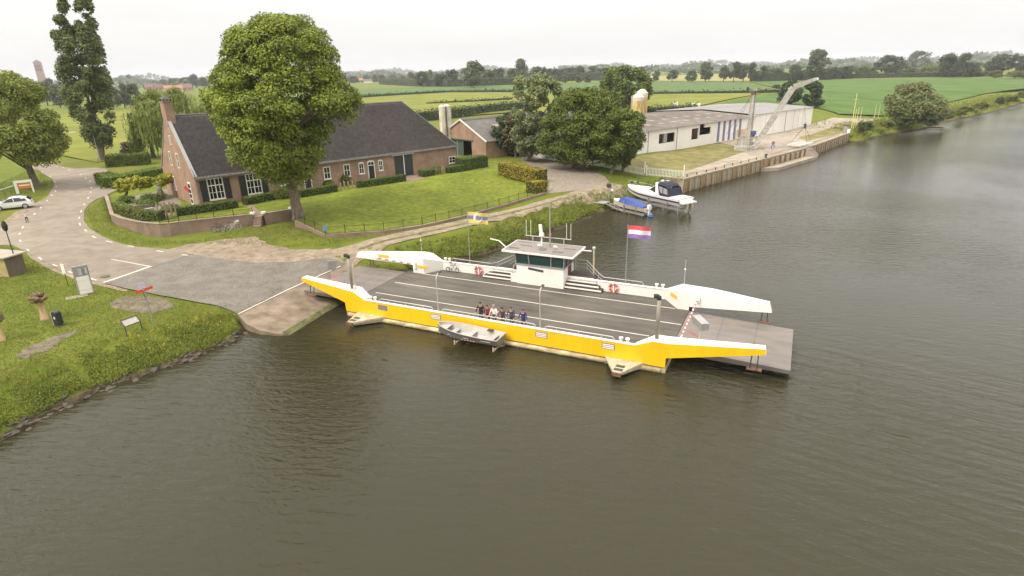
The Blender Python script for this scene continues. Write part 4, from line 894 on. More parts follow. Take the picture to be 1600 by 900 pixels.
# the clump of trees right of the yard drive
tree('flowering_tree', 'dappled pale green tree with creamy blossom beside the barn', G(826,252), [(115,820,848),(124,805,866),(140,801,878),(160,799,880),(180,797,880),(200,796,875),(220,800,866),(238,812,850)], 28000, .40, LF_PALE, .3, .9, .26, 90, limbs=4, inner=.45)
tree('dark_tree', 'dark green round tree in the clump beside the yard drive', G(896,262), [(138,905,935),(150,875,955),(165,860,968),(185,848,975),(205,842,975),(225,838,968),(242,850,960),(250,880,940)], 42000, .37, LF_DARK, .3, .9, .24, 110, limbs=5, inner=.42)
tree('dark_tree', 'dark green spreading tree nearest the white picket fence', G(954,272), [(172,955,985),(182,935,1003),(198,920,1012),(212,915,1012),(228,915,1005),(242,930,985),(255,950,975)], 26000, .35, LF_DARK, .26, .9, .26, 80, limbs=4, inner=.42)
tree('dark_tree', 'slim dark tree with a bare low trunk behind the picket fence', G(973,268), [(215,955,1000),(230,955,1005),(245,965,990),(258,968,982)], 4500, .42, LF_DARK, .2, .9, .32, 26, limbs=3)
tree('yew_bush', 'dense dark evergreen bush against the barn wall', G(790,243), [(176,785,808),(190,772,812),(205,765,815),(222,762,815),(240,768,812)], 8500, .42, LF_BUSH, .2, .9, .3, 50, limbs=2, inner=.4)
tree('brown_tree', 'brownish thin tree between the barn and the pale tree', G(806,246), [(178,790,806),(195,785,812),(215,786,815),(235,795,812)], 3500, .42, LF_BRN, .16, .8, .32, 30, limbs=2)
tree('ash_tree', 'big mid green tree behind the two yellow silos', P(976,180,3.4), [(104,965,985),(112,945,1005),(122,940,1016),(135,938,1019),(150,942,1018),(165,950,1014),(178,965,1000)], 13000, .85, LF_MID, .45, .9, .26, 80, limbs=4)
tree('cypress_tree', 'dense dark cone shaped tree at the end of the white shed', P(1272,168,3.2), [(124,1262,1278),(135,1256,1284),(147,1253,1288),(158,1256,1288),(166,1265,1280)], 6500, .8, LF_BUSH, .3, .9, .3, 50, limbs=2)
tree('cypress_tree', 'dark tree with browned lower branches behind the crane jib', P(1236,164,3.2), [(126,1232,1246),(136,1222,1252),(148,1215,1254),(160,1210,1252)], 6000, .8, LF_BUSH, .3, .9, .3, 45, limbs=2)
tree('riverside_tree', 'sparse light green tree leaning over the far river bank', G(1414,193), [(129,1425,1448),(138,1398,1456),(150,1385,1468),(162,1378,1480),(175,1380,1484),(188,1410,1480)], 8500, .6, leaf_mat('thin_leaves', (0.093,0.112,0.034), (0.232,0.240,0.085), .5), .28, .9, .24, 80, limbs=9, inner=.3, under=.5, fill=.1)
# ------------------------------------------------------------------ garden terrace and farmhouse
bm_l = drape('lawn', gpts, 0.0, M_LAWN, step=.75)
_lv = np.array([v.co[:] for v in bm_l.data.vertices]); _lz = lawn_z(_lv[:,0], _lv[:,1])
for v, z in zip(bm_l.data.vertices, _lz): v.co.z = z
HA = P(311, 318, 4.0); HYAW = R(41.79)
house = thing('farmhouse', 'long brick farmhouse with dark tiled roof and white windows behind the lawn', 'house', (HA.x, HA.y, GZ), HYAW)
def HW(u, v, z=0): return Vector((HA.x+u*math.cos(HYAW)-v*math.sin(HYAW), HA.y+u*math.sin(HYAW)+v*math.cos(HYAW), GZ+z))
BR1 = brick_mat('house_brick', (0.275,0.155,0.098), (0.345,0.210,0.138), (0.32,0.245,0.185))
BR2 = brick_mat('wall_brick', (0.175,0.110,0.080), (0.255,0.165,0.118), (0.27,0.21,0.155))
M_TILE = mat('slate_tile', (0.088,0.076,0.071), .5, .16, 2.0, c2=(0.116,0.100,0.093), big=.08, spec=.5)
M_WIN = mat('window_white', (0.74,0.71,0.65), .5, .03, 6); M_SHUT = mat('shutter_black_green', (0.016,0.019,0.019), .5, .1, 6); M_GREEND = mat('barn_door_green', (0.030,0.042,0.036), .6, .12, 5)
M_PANE = glass_mat('window_pane', (0.012,0.013,0.014)); M_LEAD = mat('lead_grey', (0.30,0.29,0.28), .6, .08, 4)
EV, RG, HL, HD, RU = 3.75, 10.85, 41.0, 15.2, 36.0          # eaves, ridge, length, depth, where the hip starts
MB().prism([(0,-.6),(HL,-.6),(HL,EV),(0,EV)], 0, .3).build('front_wall', BR1, house)
MB().prism([(0,-.6),(HL,-.6),(HL,EV),(0,EV)], HD-.3, HD).build('back_wall', BR1, house)
MB().prism([(.302,-.6),(HD-.302,-.6),(HD-.302,EV),(HD/2,RG+.25),(.302,EV)], 0.0, .3, axis='x').build('gable_wall', BR1, house)
MB().prism([(.302,-.6),(HD-.302,-.6),(HD-.302,EV),(.302,EV)], HL-.3, HL, axis='x').build('end_wall', BR1, house)
# tiled slopes: every course and every pan is relief in the mesh
def tiled(a, b, c, d, name, pan=.42, course=.42, amp=.05):
    """quad a(eave left) b(eave right) c(ridge right) d(ridge left); returns mesh object"""
    a, b, c, d = map(Vector, (a, b, c, d)); W = (b-a).length; Hh = max((d-a).length, (c-b).length); nu = int(W/pan)*4; nv = int(Hh/course)
    nrm = (b-a).cross(d-a).normalized(); V = []; F = []
    for j in range(nv):
        for e in (0, 1):
            t = (j+e)/nv; L0 = a.lerp(d, t); R0 = b.lerp(c, t)
            for i in range(nu+1):
                p = L0.lerp(R0, i/nu); off = amp*math.sin(2*math.pi*i/4 + .4)+ (.045 if e == 0 else 0.0); V.append(p+nrm*(off+.03))
        o = j*2*(nu+1)
        for i in range(nu): F.append((o+i, o+i+1, o+nu+1+i+1, o+nu+1+i))
        if j < nv-1:
            for i in range(nu): F.append((o+nu+1+i, o+nu+1+i+1, o+2*(nu+1)+i+1, o+2*(nu+1)+i))
    return link(name, fast_mesh(name, np.array([tuple(v) for v in V]), np.array(F), M_TILE), house)
ov = .35; k_ = (RG-EV)/(HD/2); ze = EV-ov*k_*.4
MB().add([(.02,-ov+.02,ze-.02),(HL+ov,-ov+.02,ze-.02),(RU,HD/2,RG-.06),(.02,HD/2,RG-.06),(.02,HD+ov,ze-.02),(HL+ov,HD+ov,ze-.02)], [(0,1,2,3),(3,2,5,4),(1,5,2)]).build('roof_deck', M_TILE, house, fix=False)
rf_ = tiled((.05,-ov,ze),(HL+ov,-ov,ze),(RU,HD/2,RG),(.05,HD/2,RG), 'roof'); tiled((HL+ov,-ov,ze),(HL+ov,HD+ov,ze),(RU,HD/2+.02,RG),(RU,HD/2-.02,RG), 'hip_roof'); tiled((HL+ov,HD+ov,ze),(.05,HD+ov,ze),(.05,HD/2,RG),(RU,HD/2,RG), 'roof')
MB().tube([(.0,HD/2,RG+.06),(RU,HD/2,RG+.06)], .13, 8).build('ridge_tiles', M_TILE, house)
for s, y in ((-1,-ov),(1,HD+ov)): MB().tube([(RU,HD/2,RG+.05),(HL+ov,y,ze+.08)], .10, 8).build('hip_tiles', M_TILE, house)
for s in (0, 1):                                                  # pale coping along the gable
    y0, y1 = (-.15, HD/2) if s == 0 else (HD+.15, HD/2)
    MB().bar((.16,y0,EV+.05),(.16,y1,RG+.32), .42, .14).build('gable_coping', M_LEAD, house)
MB().bar((-.02,-.4,ze-.03),(HL+ov,-.4,ze-.03), .13, .11).build('gutter', mat('zinc_gutter', (.24,.22,.20), .5, .1, 5, metal=.4), house)
ch = B(-.05, .95, HD/2-1.0, HD/2+1.0, RG-1.2, RG+1.75).build('chimney', BR1, house)
B(-.12, 1.02, HD/2-1.07, HD/2+1.07, RG+1.752, RG+1.92).build('chimney_band', BR2, ch)
for y in (-.8, .8):
    for x in (.05, .85): B(x-.06, x+.06, HD/2+y-.06, HD/2+y+.06, RG+1.921, RG+2.2).build('chimney_post', M_DARK, ch)
MB().add([(-.1,HD/2-1.05,RG+2.2),(1.0,HD/2-1.05,RG+2.2),(1.0,HD/2+1.05,RG+2.2),(-.1,HD/2+1.05,RG+2.2),(.45,HD/2-.4,RG+2.6),(.45,HD/2+.4,RG+2.6)], [(0,1,4),(1,2,5,4),(2,3,5),(3,0,4,5),(0,3,2,1)]).build('chimney_cap', M_DARK, ch)
for u in (1.0, 16.2, 38.6): MB().tube([(u+(-.9 if u < 2 else 0),-.1,ze-.1),(u+(-.9 if u < 2 else 0),-.1,-.4)], .05, 6).build('downpipe', M_LEAD, house)
def window(u0, u1, z0, z1, cols, rows, arch=False, y=0.0, par=house, panes=True):
    fr_ = MB(); f = .11; fr_.box(u0, u0+f, y-.09, y+.05, z0, z1); fr_.box(u1-f, u1, y-.09, y+.05, z0, z1); fr_.box(u0+f, u1-f, y-.09, y+.05, z0, z0+f); fr_.box(u0+f, u1-f, y-.09, y+.05, z1-f, z1)
    if arch: fr_.prism([(u0+(u1-u0)*t, z1+.002+.16*math.sin(math.pi*t)) for t in np.linspace(0,1,9)], y-.09, y+.05)
    for i in range(1, cols): x = u0+(u1-u0)*i/cols; w_ = .055 if cols > 2 and i == cols//2 else .03; fr_.box(x-w_, x+w_, y-.075, y-.015, z0+f, z1-f)
    for j in range(1, rows): z = z0+(z1-z0)*j/rows; w_ = .06 if rows == 3 and j == 2 else .028; fr_.box(u0+f, u1-f, y-.07, y-.02, z-w_, z+w_)
    w_ = fr_.build('window', M_WIN, par)
    for i in range(cols):
        for j in range(rows):
            xa = u0+(u1-u0)*i/cols; xb = u0+(u1-u0)*(i+1)/cols; za = z0+(z1-z0)*j/rows; zb = z0+(z1-z0)*(j+1)/rows
            MB().add([(xa+.02,y-.012,za+.02),(xb-.02,y-.012,za+.02),(xb-.02,y-.012,zb-.02),(xa+.02,y-.012,zb-.02)], [(0,1,2,3)]).build('pane', M_PANE, w_, fix=False)
    B(u0-.06, u1+.06, y-.16, y-.005, z0-.09, z0-.003).build('sill', M_WIN, w_); return w_
for u0, u1 in ((1.36,3.30),(6.18,8.12)):
    window(u0, u1, .70, 3.42, 4, 3)
    for a, b in ((u0-.86, u0-.05), (u1+.05, u1+.86)): B(a, b, -.07, -.01, .62, 3.25).build('shutter', M_SHUT, house)
window(10.7, 11.85, 1.25, 2.9, 2, 2); window(17.1,18.15,1.25,3.02,2,2); window(20.25,21.28,1.22,3.02,2,2); window(22.72,23.60,1.32,2.92,2,2,True); window(26.08,26.85,1.40,2.92,2,2,True); window(39.42,40.8,.95,2.05,2,2); window(12.6,13.3,1.6,2.6,1,1)
for u0, u1, fan in ((14.15,15.05,False),(24.33,25.27,True)):
    z1 = 2.35; df = MB().box(u0-.13,u0,-.09,.04,-.1,z1+.5).box(u1,u1+.13,-.09,.04,-.1,z1+.5).box(u0,u1,-.09,.04,z1,z1+.09).box(u0-.13,u1+.13,-.09,.04,z1+.5,z1+.62)
    if fan: df.prism([(u0-.13+(u1-u0+.26)*t, z1+.621+.2*math.sin(math.pi*t)) for t in np.linspace(0,1,9)], -.09, .04)
    dfo = df.build('door_frame', M_WIN, house); dd = B(u0+.003, u1-.003, -.05, -.01, -.1, z1-.003).build('door', M_SHUT, house); MB().lathe([(.03,0),(.03,.04)], 8, (u0+.1,-.08,1.05)).build('handle', M_STEEL, dd)
    B(u0+.003, u1-.003, -.045, -.02, z1+.1, z1+.49).build('fanlight', M_PANE, dfo); B((u0+u1)/2-.04, (u0+u1)/2+.04, -.07, -.047, z1+.1, z1+.49).build('fan_bar', M_WIN, dfo)
for a, b in ((28.95,30.55),(30.72,32.3)):
    dl = B(a, b, -.07, -.01, -.3, 3.32).build('barn_door', M_GREEND, house)
    for x in np.arange(a+.2, b-.05, .2): B(x-.012, x+.012, -.085, -.071, -.28, 3.3).build('batten', M_SHUT, dl)
B(30.56, 30.71, -.09, -.01, -.3, 3.3).build('door_post', M_WIN, house); B(28.6, 32.65, -.13, -.005, 3.33, 3.68).build('door_lintel', M_WIN, house)
def gwin(v0, v1, z0, z1, cols=1, rows=2):
    w_ = MB().box(-.09,.05,v0,v0+.1,z0,z1).box(-.09,.05,v1-.1,v1,z0,z1).box(-.09,.05,v0+.1,v1-.1,z0,z0+.1).box(-.09,.05,v0+.1,v1-.1,z1-.1,z1).box(-.07,-.02,v0+.1,v1-.1,(z0+z1)/2-.03,(z0+z1)/2+.03).build('gable_window', M_WIN, house)
    B(-.02,-.012,v0+.08,v1-.08,z0+.08,z1-.08).build('pane', M_PANE, w_)
gwin(5.2,6.1,4.4,6.3); gwin(8.8,9.7,4.4,6.3); gwin(7.0,7.6,7.3,8.5); gwin(9.6,10.5,.9,2.9)
dd = B(-.10,-.01,2.0,3.2,-.1,2.9).build('glazed_door', M_WIN, house)
for k in range(4): B(-.12,-.105,2.15,3.05,.2+.66*k,.72+.66*k).build('pane', M_PANE, dd)
for u in (5.4, 10.2):
    y0, y1 = 1.75, 2.75; z = lambda y: EV+y*k_
    s = MB().add([(u,y0,z(y0)+.14),(u+1.0,y0,z(y0)+.14),(u+1.0,y1,z(y1)+.14),(u,y1,z(y1)+.14),(u,y0,z(y0)-.1),(u+1.0,y0,z(y0)-.1),(u+1.0,y1,z(y1)-.1),(u,y1,z(y1)-.1)], [(0,1,2,3),(0,4,5,1),(1,5,6,2),(2,6,7,3),(3,7,4,0)]).build('skylight', M_LEAD, house)
    MB().add([(u+.1,y0+.08,z(y0+.08)+.145),(u+.9,y0+.08,z(y0+.08)+.145),(u+.9,y1-.08,z(y1-.08)+.145),(u+.1,y1-.08,z(y1-.08)+.145)], [(0,1,2,3)]).build('pane', glass_mat('skylight_glass', (.25,.26,.28)), s, fix=False)

# low barn behind the farmhouse
BC = Vector((-4.2, 112.8, 3.2)); barn = thing('barn', 'brick barn with grey sheet roof and open green sliding door', 'barn', BC, HYAW)
BWd, BE, BRd, BL = 14.5, 3.5, 6.9, 48.0
MB().prism([(0,-.5),(4.2,-.5),(4.2,3.2),(11.0,3.2),(11.0,-.5),(BWd,-.5),(BWd,BE),(BWd/2,BRd),(0,BE)], 0, .3, axis='x').build('gable_wall', BR1, barn)
B(.302,BL,0,.3,-.5,BE).build('side_wall', BR1, barn); B(.302,BL,BWd-.3,BWd,-.5,BE).build('side_wall', BR1, barn); B(BL-.3,BL-.001,.3,BWd-.3,-.5,BE).build('end_wall', BR1, barn)
B(.2,.26,7.0,10.98,-.4,3.15).build('sliding_door', mat('faded_green_door', (.055,.085,.068), .7, .15, 3), barn); B(-.06,-.01,3.6,11.5,3.2,3.45).build('door_rail', mat('door_rail_green', (.07,.085,.07), .6), barn); B(.18,.199,8.9,9.05,-.4,3.15).build('door_edge', M_LEAD, barn)
B(.35,BL-.4,.35,BWd-.35,-.5,-.35).build('barn_floor', M_DARK, barn)
M_SHEET = mat('sheet_roof', (0.105,0.095,0.085), .8, .15, .8, c2=(0.125,0.115,0.10), big=.15)
def corrugated(a, b, c, d, name, m_, par, pitch=.5, amp=.04):
    a, b, c, d = map(Vector, (a,b,c,d)); nu = int((b-a).length/pitch)*3; nrm = (b-a).cross(d-a).normalized(); V = []; F = []
    for t in (0, .5, 1):
        for i in range(nu+1): V.append(tuple(a.lerp(d,t).lerp(b.lerp(c,t), i/nu)+nrm*amp*math.sin(2*math.pi*i/3)))
    for j in range(2):
        for i in range(nu): o = j*(nu+1)+i; F.append((o, o+1, o+nu+2, o+nu+1))
    return link(name, fast_mesh(name, np.array(V), np.array(F), m_), par)
kb = (BRd-BE)/(BWd/2)
corrugated((-.3,-.4,BE-.4*kb+.1),(BL,-.4,BE-.4*kb+.1),(BL,BWd/2,BRd+.1),(-.3,BWd/2,BRd+.1),'roof',M_SHEET,barn); corrugated((BL,BWd+.4,BE-.4*kb+.1),(-.3,BWd+.4,BE-.4*kb+.1),(-.3,BWd/2,BRd+.1),(BL,BWd/2,BRd+.1),'roof',M_SHEET,barn)
for y0, y1 in ((-.45,BWd/2),(BWd+.45,BWd/2)): MB().bar((-.2,y0,BE-.45*kb+.12),(-.2,y1,BRd+.16), .12, .28).build('bargeboard', M_WIN, barn)
MB().prism([(BWd/2-.35,BRd+.02),(BWd/2+.35,BRd+.02),(BWd/2,BRd+.32)], -.1, BL, axis='x').build('ridge_cap', M_SHEET, barn)
for u in (5.5, 12.5, 19.5):
    y0, y1 = 3.6, 4.7; MB().add([(u,y0,BE+y0*kb+.18),(u+1.6,y0,BE+y0*kb+.18),(u+1.6,y1,BE+y1*kb+.18),(u,y1,BE+y1*kb+.18)], [(0,1,2,3)]).build('roof_light', mat('roof_light', (.26,.22,.18), .5), barn, fix=False)
# concrete silo tower behind the house
sl = thing('concrete_silo', 'pair of stained pale concrete feed silo shafts behind the farmhouse', 'silo', HW(50.2, 16.0, -.2), HYAW)
MSILO = mat('stained_concrete', (.50,.44,.33), .8, .22, 1.6, c2=(.62,.57,.46), stretch=(1,1,.35))
for i, (x, r_) in enumerate(((0,.62),(1.15,.78))): MB().lathe([(r_,0),(r_,9.3+.1*i),(r_*.8,9.55),(r_*.3,9.68)], 8, (x,0,0)).build('shaft', MSILO, sl)
MB().tube([(.55,-.62,0),(.55,-.62,9.3)], .09, 8).build('pipe', M_DARK, sl); MB().tube([(2.1,-.2,0),(2.1,-.2,9.2),(1.6,-.2,9.6)], .05, 6).build('pipe', M_LEAD, sl)
# ------------------------------------------------------------------ walls, fences and hedges of the garden
def wall_run(name, label, pts, z0, th, m, cat='wall', parent=None, close=False):
    """wall with mitred corners; every point's z is the top there"""
    n = len(pts); L_, R_ = [], []
    for i, p in enumerate(pts):
        d = Vector((0,0,0))
        if i > 0: d += (pts[i]-pts[i-1]).xy.to_3d().normalized()
        if i < n-1: d += (pts[i+1]-pts[i]).xy.to_3d().normalized()
        d.normalize(); nn = Vector((-d.y, d.x, 0)); L_.append(p+nn*th/2); R_.append(p-nn*th/2)
    mb = MB(); secs = []
    for a, b in zip(L_, R_): secs.append([(a.x,a.y,z0),(a.x,a.y,a.z),(b.x,b.y,b.z),(b.x,b.y,z0)])
    loft(mb, secs, closed=True, cap=True); o = mb.build(name, m, parent)
    if parent is None: tag(o, label, cat)
    return o
wr = wall_run('retaining_wall', 'brick retaining wall curving round the front garden above the road', wall_pts, 1.6, .36, BR2)
wall_run('wall_cap', '', [p+Vector((0,0,.07)) for p in wall_pts], 3.702, .44, BR2, parent=wr)
wr2 = wall_run('retaining_wall', 'short brick garden wall between the stone steps and the linden', wall_pts2, 1.8, .36, BR2)
wall_run('wall_cap', '', [p+Vector((0,0,.07)) for p in wall_pts2], 3.702, .44, BR2, parent=wr2)
for i, p in enumerate((wall_pts[-1], wall_pts2[0], wall_pts2[-1])): B(-.25,.25,-.25,.25,3.775,3.98).build('cap_stone', M_WHT, wr if i == 0 else wr2, loc=(p.x,p.y,0))
le = wall_run('brick_edging', 'low brick edging under the black iron fence along the lawn', [p+Vector((0,0,.05)) for p in low_pts], 1.8, .34, BR2)
# steps
sp0 = (wall_pts[-1]+wall_pts2[0])/2; dv = (wall_pts2[0]-wall_pts[-1]).xy.to_3d(); wd_ = dv.length-.36; dv.normalize(); nv = Vector((dv.y,-dv.x,0))
st = thing('garden_steps', 'short flight of brick steps through the garden wall', 'steps', Vector((sp0.x, sp0.y, 2.2)), math.atan2(dv.y, dv.x))
for i in range(6): B(-wd_/2, wd_/2, -.15-.30*(i+1), -.15-.30*i if i else .5, -.6, 1.30-.21*i).build('step', BR2, st)
# iron fence: posts, rails, thin rods
M_IRON = mat('black_iron', (0.012,0.012,0.012), .5, .1, 8)
def iron_fence(label, pts, h, gap, post_every):
    root = thing('iron_fence', label, 'fence', pts[0]); o = pts[0]; rods = MB(); d0 = 0
    for a, b in zip(pts, pts[1:]):
        a, b = a-o, b-o; ln = (b-a).length; k = max(1, round(ln/post_every))
        for i in range(k+1): p = a.lerp(b, i/k); MB().bar(p, p+Vector((0,0,h+.12)), .05).build('post', M_IRON, root)
        for z in (.12, h-.1): MB().bar(a+Vector((0,0,z)), b+Vector((0,0,z)), .025).build('rail', M_IRON, root)
        for i in range(int(ln/gap)): p = a.lerp(b, (i+.5)*gap/ln); rods.bar(p+Vector((0,0,.05)), p+Vector((0,0,h)), .012)
    rods.build('rods', M_IRON, root)['kind'] = 'stuff'; return root
iron_fence('black iron fence on the brick edging along the lawn', [p+Vector((0,0,.05)) for p in low_pts], .9, .13, 2.1)
iron_fence('thin black iron fence on top of the curved retaining wall', [wall_pts[i]+Vector((0,0,.075)) for i in (5,6,7,8,9)], .7, .16, 2.4)
bs = MB().obox((0,0,.5), (.22,0,0), (0,.02,0), (0,0,.28)).build('notice_board', mat('blue_sign', (.12,.22,.45), .5), loc=low_pts[1]+Vector((.05,-.12,.25)), rot=(0,0,R(15))); tag(bs, 'small blue notice on the corner of the iron fence', 'sign')
def hedge(label, pts, width, h, m=LF_HEDGE, dens=70, size=.20, name='hedge', core=None, cat='hedge', group=None, rag=.0):
    """clipped hedge along ground points (front base line); leaves over a dark core"""
    root = thing(name, label, cat, pts[0], 0, group); o = pts[0]; C = []; Nn = []; core_b = MB(); secs = []
    n = len(pts)
    for i, p in enumerate(pts):
        d = Vector((0,0,0))
        if i > 0: d += (pts[i]-pts[i-1]).normalized()
        if i < n-1: d += (pts[i+1]-pts[i]).normalized()
        d.z = 0; d.normalize(); nn = Vector((-d.y, d.x, 0)); q = p-o; e = .07
        secs.append([q+nn*e+Vector((0,0,-.3)), q+nn*e+Vector((0,0,h-e)), q+nn*(width-e)+Vector((0,0,h-e)), q+nn*(width-e)+Vector((0,0,-.3))])
    loft(core_b, secs, closed=True, cap=True); core_b.build('branches', core or mat('hedge_core', (.022,.030,.008), .95, .3, 6), root)
    for i in range(n-1):
        a, b = pts[i]-o, pts[i+1]-o; d = b-a; ln = d.length; d = d/ln; nn = Vector((-d.y, d.x, 0))
        for (org, u, lu, w_, lw, nm) in ((a, d, ln, Vector((0,0,1)), h, -nn), (a+nn*width, d, ln, Vector((0,0,1)), h, nn), (a+Vector((0,0,h)), d, ln, nn, width, Vector((0,0,1)))):
            k = int(lu*lw*dens); r1 = rng.random(k); r2 = rng.random(k)
            C.append(np.array(org)+r1[:,None]*np.array(u)*lu+r2[:,None]*np.array(w_)*lw+rng.normal(0,.035+rag,(k,3))); Nn.append(np.tile(np.array(nm),(k,1))+rng.normal(0,.5,(k,3))+np.array([0,0,.3]))
    for (p, d, q) in ((pts[0]-o, (pts[0]-pts[1]).normalized(), pts[1]-pts[0]), (pts[-1]-o, (pts[-1]-pts[-2]).normalized(), pts[-1]-pts[-2])):
        q = q.normalized(); nn = Vector((-q.y, q.x, 0)); k = int(width*h*dens)
        C.append(np.array(p)+rng.random((k,1))*np.array(nn)*width+rng.random((k,1))*np.array([0,0,h])+rng.normal(0,.035,(k,3))); Nn.append(np.tile(np.array(d),(k,1))+rng.normal(0,.5,(k,3)))
    C = np.vstack(C); Nn = np.vstack(Nn); V, F = leaf_quads(C, Nn, size*rng.uniform(.6,1.3,len(C)), .6); link('foliage', fast_mesh('foliage', V, F, m), root); return root
PZ = lambda x, y: G(x, y)
HG = 'clipped hedges along the farmhouse front'
hedge('clipped hedge under the two shuttered windows', [PZ(278,338),PZ(373,325)], 1.1, .95, group=HG)
hedge('clipped hedge right of the garden path', [PZ(387,321),PZ(430,312)], 1.1, .95, group=HG)
hedge('clipped hedge right of the linden trunk by the first dark door', [PZ(471,309),PZ(528,299)], 1.0, .95, group=HG)
hedge('clipped hedge under the arched windows and second dark door', [PZ(561,294),PZ(635,283)], 1.0, .95, group=HG)
hedge('small square clipped bush right of the green barn doors', [PZ(662,277),PZ(679,274)], 1.3, 1.0, group=HG)
hedge('low clipped hedge at the right end of the farmhouse', [PZ(703,271),PZ(735,266)], 1.2, 1.0, group=HG)
hedge('tall clipped hedge block at the right end of the farmhouse', [PZ(724,267),PZ(763,261)], 2.2, 1.9, group=HG)
hedge('golden tipped clipped hedge beside the yard drive', [PZ(778,274),PZ(838,288)], 2.3, 2.0, LF_YEL, group='golden hedges by the drive')
hedge('short golden hedge end beside the lawn fence', [PZ(836,303),PZ(855,300)], 1.6, 1.6, LF_YEL, group='golden hedges by the drive')
hedge('long bright green hedge along the drive left of the farmhouse', [G(150,288),G(178,296),G(264,277)], 2.2, 1.7, leaf_mat('bright_hedge', (.07,.12,.012), (.19,.25,.03), .4), size=.24)
hedge('dark clipped hedge in front of the willow', [G(166,262),G(232,258)], 4.0, 2.0, LF_DARK, size=.3)
hedge('rounded box hedge just inside the curved retaining wall', [PZ(176,330),PZ(192,338),PZ(222,346),PZ(250,346)], 1.2, 1.1, leaf_mat('box_hedge', (.06,.09,.010), (.17,.20,.025), .4))
for (x, y, r_, hh, m_, lab) in ((448,309,1.1,1.5,LF_DARK,'dark shrub left of the linden trunk'),(515,294,.9,1.2,LF_DARK,'rounded shrub in front of the left small window'),(538,289,.9,1.6,LF_DARK,'tall shrub below the second small window'),(684,271,.9,1.2,LF_MID,'small shrub behind the stakes right of the barn doors'),(196,318,1.0,1.0,LF_HEDGE,'low garden shrub behind the pleached tree trunk'),(226,322,1.6,.9,LF_HEDGE,'broad low garden shrub beside the stone terrace'),(240,315,1.2,1.1,LF_DARK,'dark garden shrub in front of the brick terrace'),(266,330,.9,.8,LF_MID,'pale grassy plant beside the wooden stakes')):
    p = PZ(x, y); sroot = thing('shrub', lab, 'shrub', p); link('foliage', crown_mesh('foliage', [(rng.normal(0,r_*.4),rng.normal(0,r_*.4),hh*.5*rng.uniform(.7,1.1),r_*.6,r_*.6,hh*.5) for _ in range(7)], 1500, .2, m_), sroot); MB().tube([(0,0,-.1),(0,0,hh*.6)], .05, 6).build('stem', M_BARK, sroot)
M_OAK = mat('weathered_oak', (.30,.235,.165), .85, .2, 3, stretch=(1,1,.25))
for (a, b, k, hh, lab) in (((249,344),(276,338),5,1.9,'tall weathered oak stakes beside the curved wall'),((434,311),(458,306),5,1.1,'weathered oak stakes left of the linden trunk'),((533,297),(557,293),5,1.1,'weathered oak stakes between the two clipped hedges'),((682,273),(699,270),5,1.05,'weathered oak stakes right of the barn doors')):
    p, q = PZ(*a), PZ(*b); rt = thing('stake_fence', lab, 'stakes', p)
    for i in range(k): c = (q-p)*i/(k-1); B(-.09,.09,-.09,.09,-.2,hh*rng.uniform(.93,1.05)).build('stake', M_OAK, rt, loc=c, rot=(rng.normal(0,.02),rng.normal(0,.03),rng.uniform(0,1)))
# pleached flat-topped tree and garden ornaments
tree('pleached_tree', 'flat topped yellow green pleached tree over the garden terrace', PZ(193,316), [(276,182,272),(283,176,273),(290,175,268),(297,184,215)], 7000, .30, leaf_mat('pleached_leaves', (.17,.20,.014), (.52,.50,.04), .4), .16, .35, .13, 60, limbs=5, squash=.6, top_trunk=.3)
p = PZ(253,312); sc_ = thing('garden_sculpture', 'grey stone bust on a plinth in the garden', 'sculpture', p); MST = mat('grey_stone', (.20,.18,.16), .85, .2, 4)
B(-.3,.3,-.3,.3,-.1,1.2).build('plinth', MST, sc_); MB().lathe([(.26,1.201),(.3,1.5),(.2,1.75),(.1,1.82),(.16,1.95),(.17,2.1),(.08,2.22)], 12).build('bust', MST, sc_, smooth=True)
p = PZ(222,333); tb = thing('garden_bench', 'low grey garden bench box on the terrace', 'bench', p, HYAW); B(-1.3,1.3,-.5,.5,-.1,.5).build('seat', mat('seat_grey', (.26,.25,.26), .8), tb); B(-1.25,1.25,.35,.5,.501,.9).build('backrest', mat('seat_brown', (.16,.12,.08), .8), tb); B(-.9,-.3,-.53,-.501,0,.35).build('drawer', M_DARK, tb)
ft = thing('house_flag', 'drooping red and white flag beside the glazed garden door', 'flag', HW(-.35,.9,2.0)); MB().tube([(0,0,0),(-.4,-.2,.75)], .025, 6).build('pole', M_WIN, ft); MB().add([(-.4,-.2,.75),(-.75,-.3,.7),(-.7,-.28,.35),(-.3,-.15,-.2),(-.2,-.1,.3)], [(0,1,2,3,4)]).build('cloth', M_FLR, ft, fix=False)
terr = MB().prism([tuple(PZ(x,y)[:2]) for x, y in [(205,338),(262,338),(285,318),(262,296),(215,305),(188,318)]], GZ-.05, GZ+.02, axis='z').build('terrace', mat('terrace_paving', (.20,.165,.125), .9, .15, 2)); tag(terr, kind='structure')
pth = MB().prism([tuple(PZ(x,y)[:2]) for x, y in [(397,336),(411,335),(392,318),(384,319),(372,312),(380,311)]], GZ-.05, GZ+.016, axis='z').build('garden_path', mat('brick_path', (.20,.145,.105), .9, .2, 3)); tag(pth, kind='structure')
pad = MB().prism([tuple(PZ(x,y)[:2]) for x, y in [(612,279),(638,284),(664,279),(652,272)]], GZ-.05, GZ+.016, axis='z').build('door_apron', MATS['brick_path']); tag(pad, kind='structure')
for (x0, x1, lab, pt) in ((331,350,'dark old bicycle leaning on the brick retaining wall',M_DARK),(353,377,'white bicycle with a front crate leaning on the brick retaining wall',mat('bike_white',(.66,.63,.6),.4))):
    a, b = G(x0+4, 363 if x0 < 350 else 361), G(x1-4, 362.5 if x0 < 350 else 358.5); d = b-a; bicycle(lab, a+Vector((0,0,.02)), math.atan2(d.y, d.x), R(-10), .34, 1.06, pt, 'bicycles at the garden wall', x0 > 350)
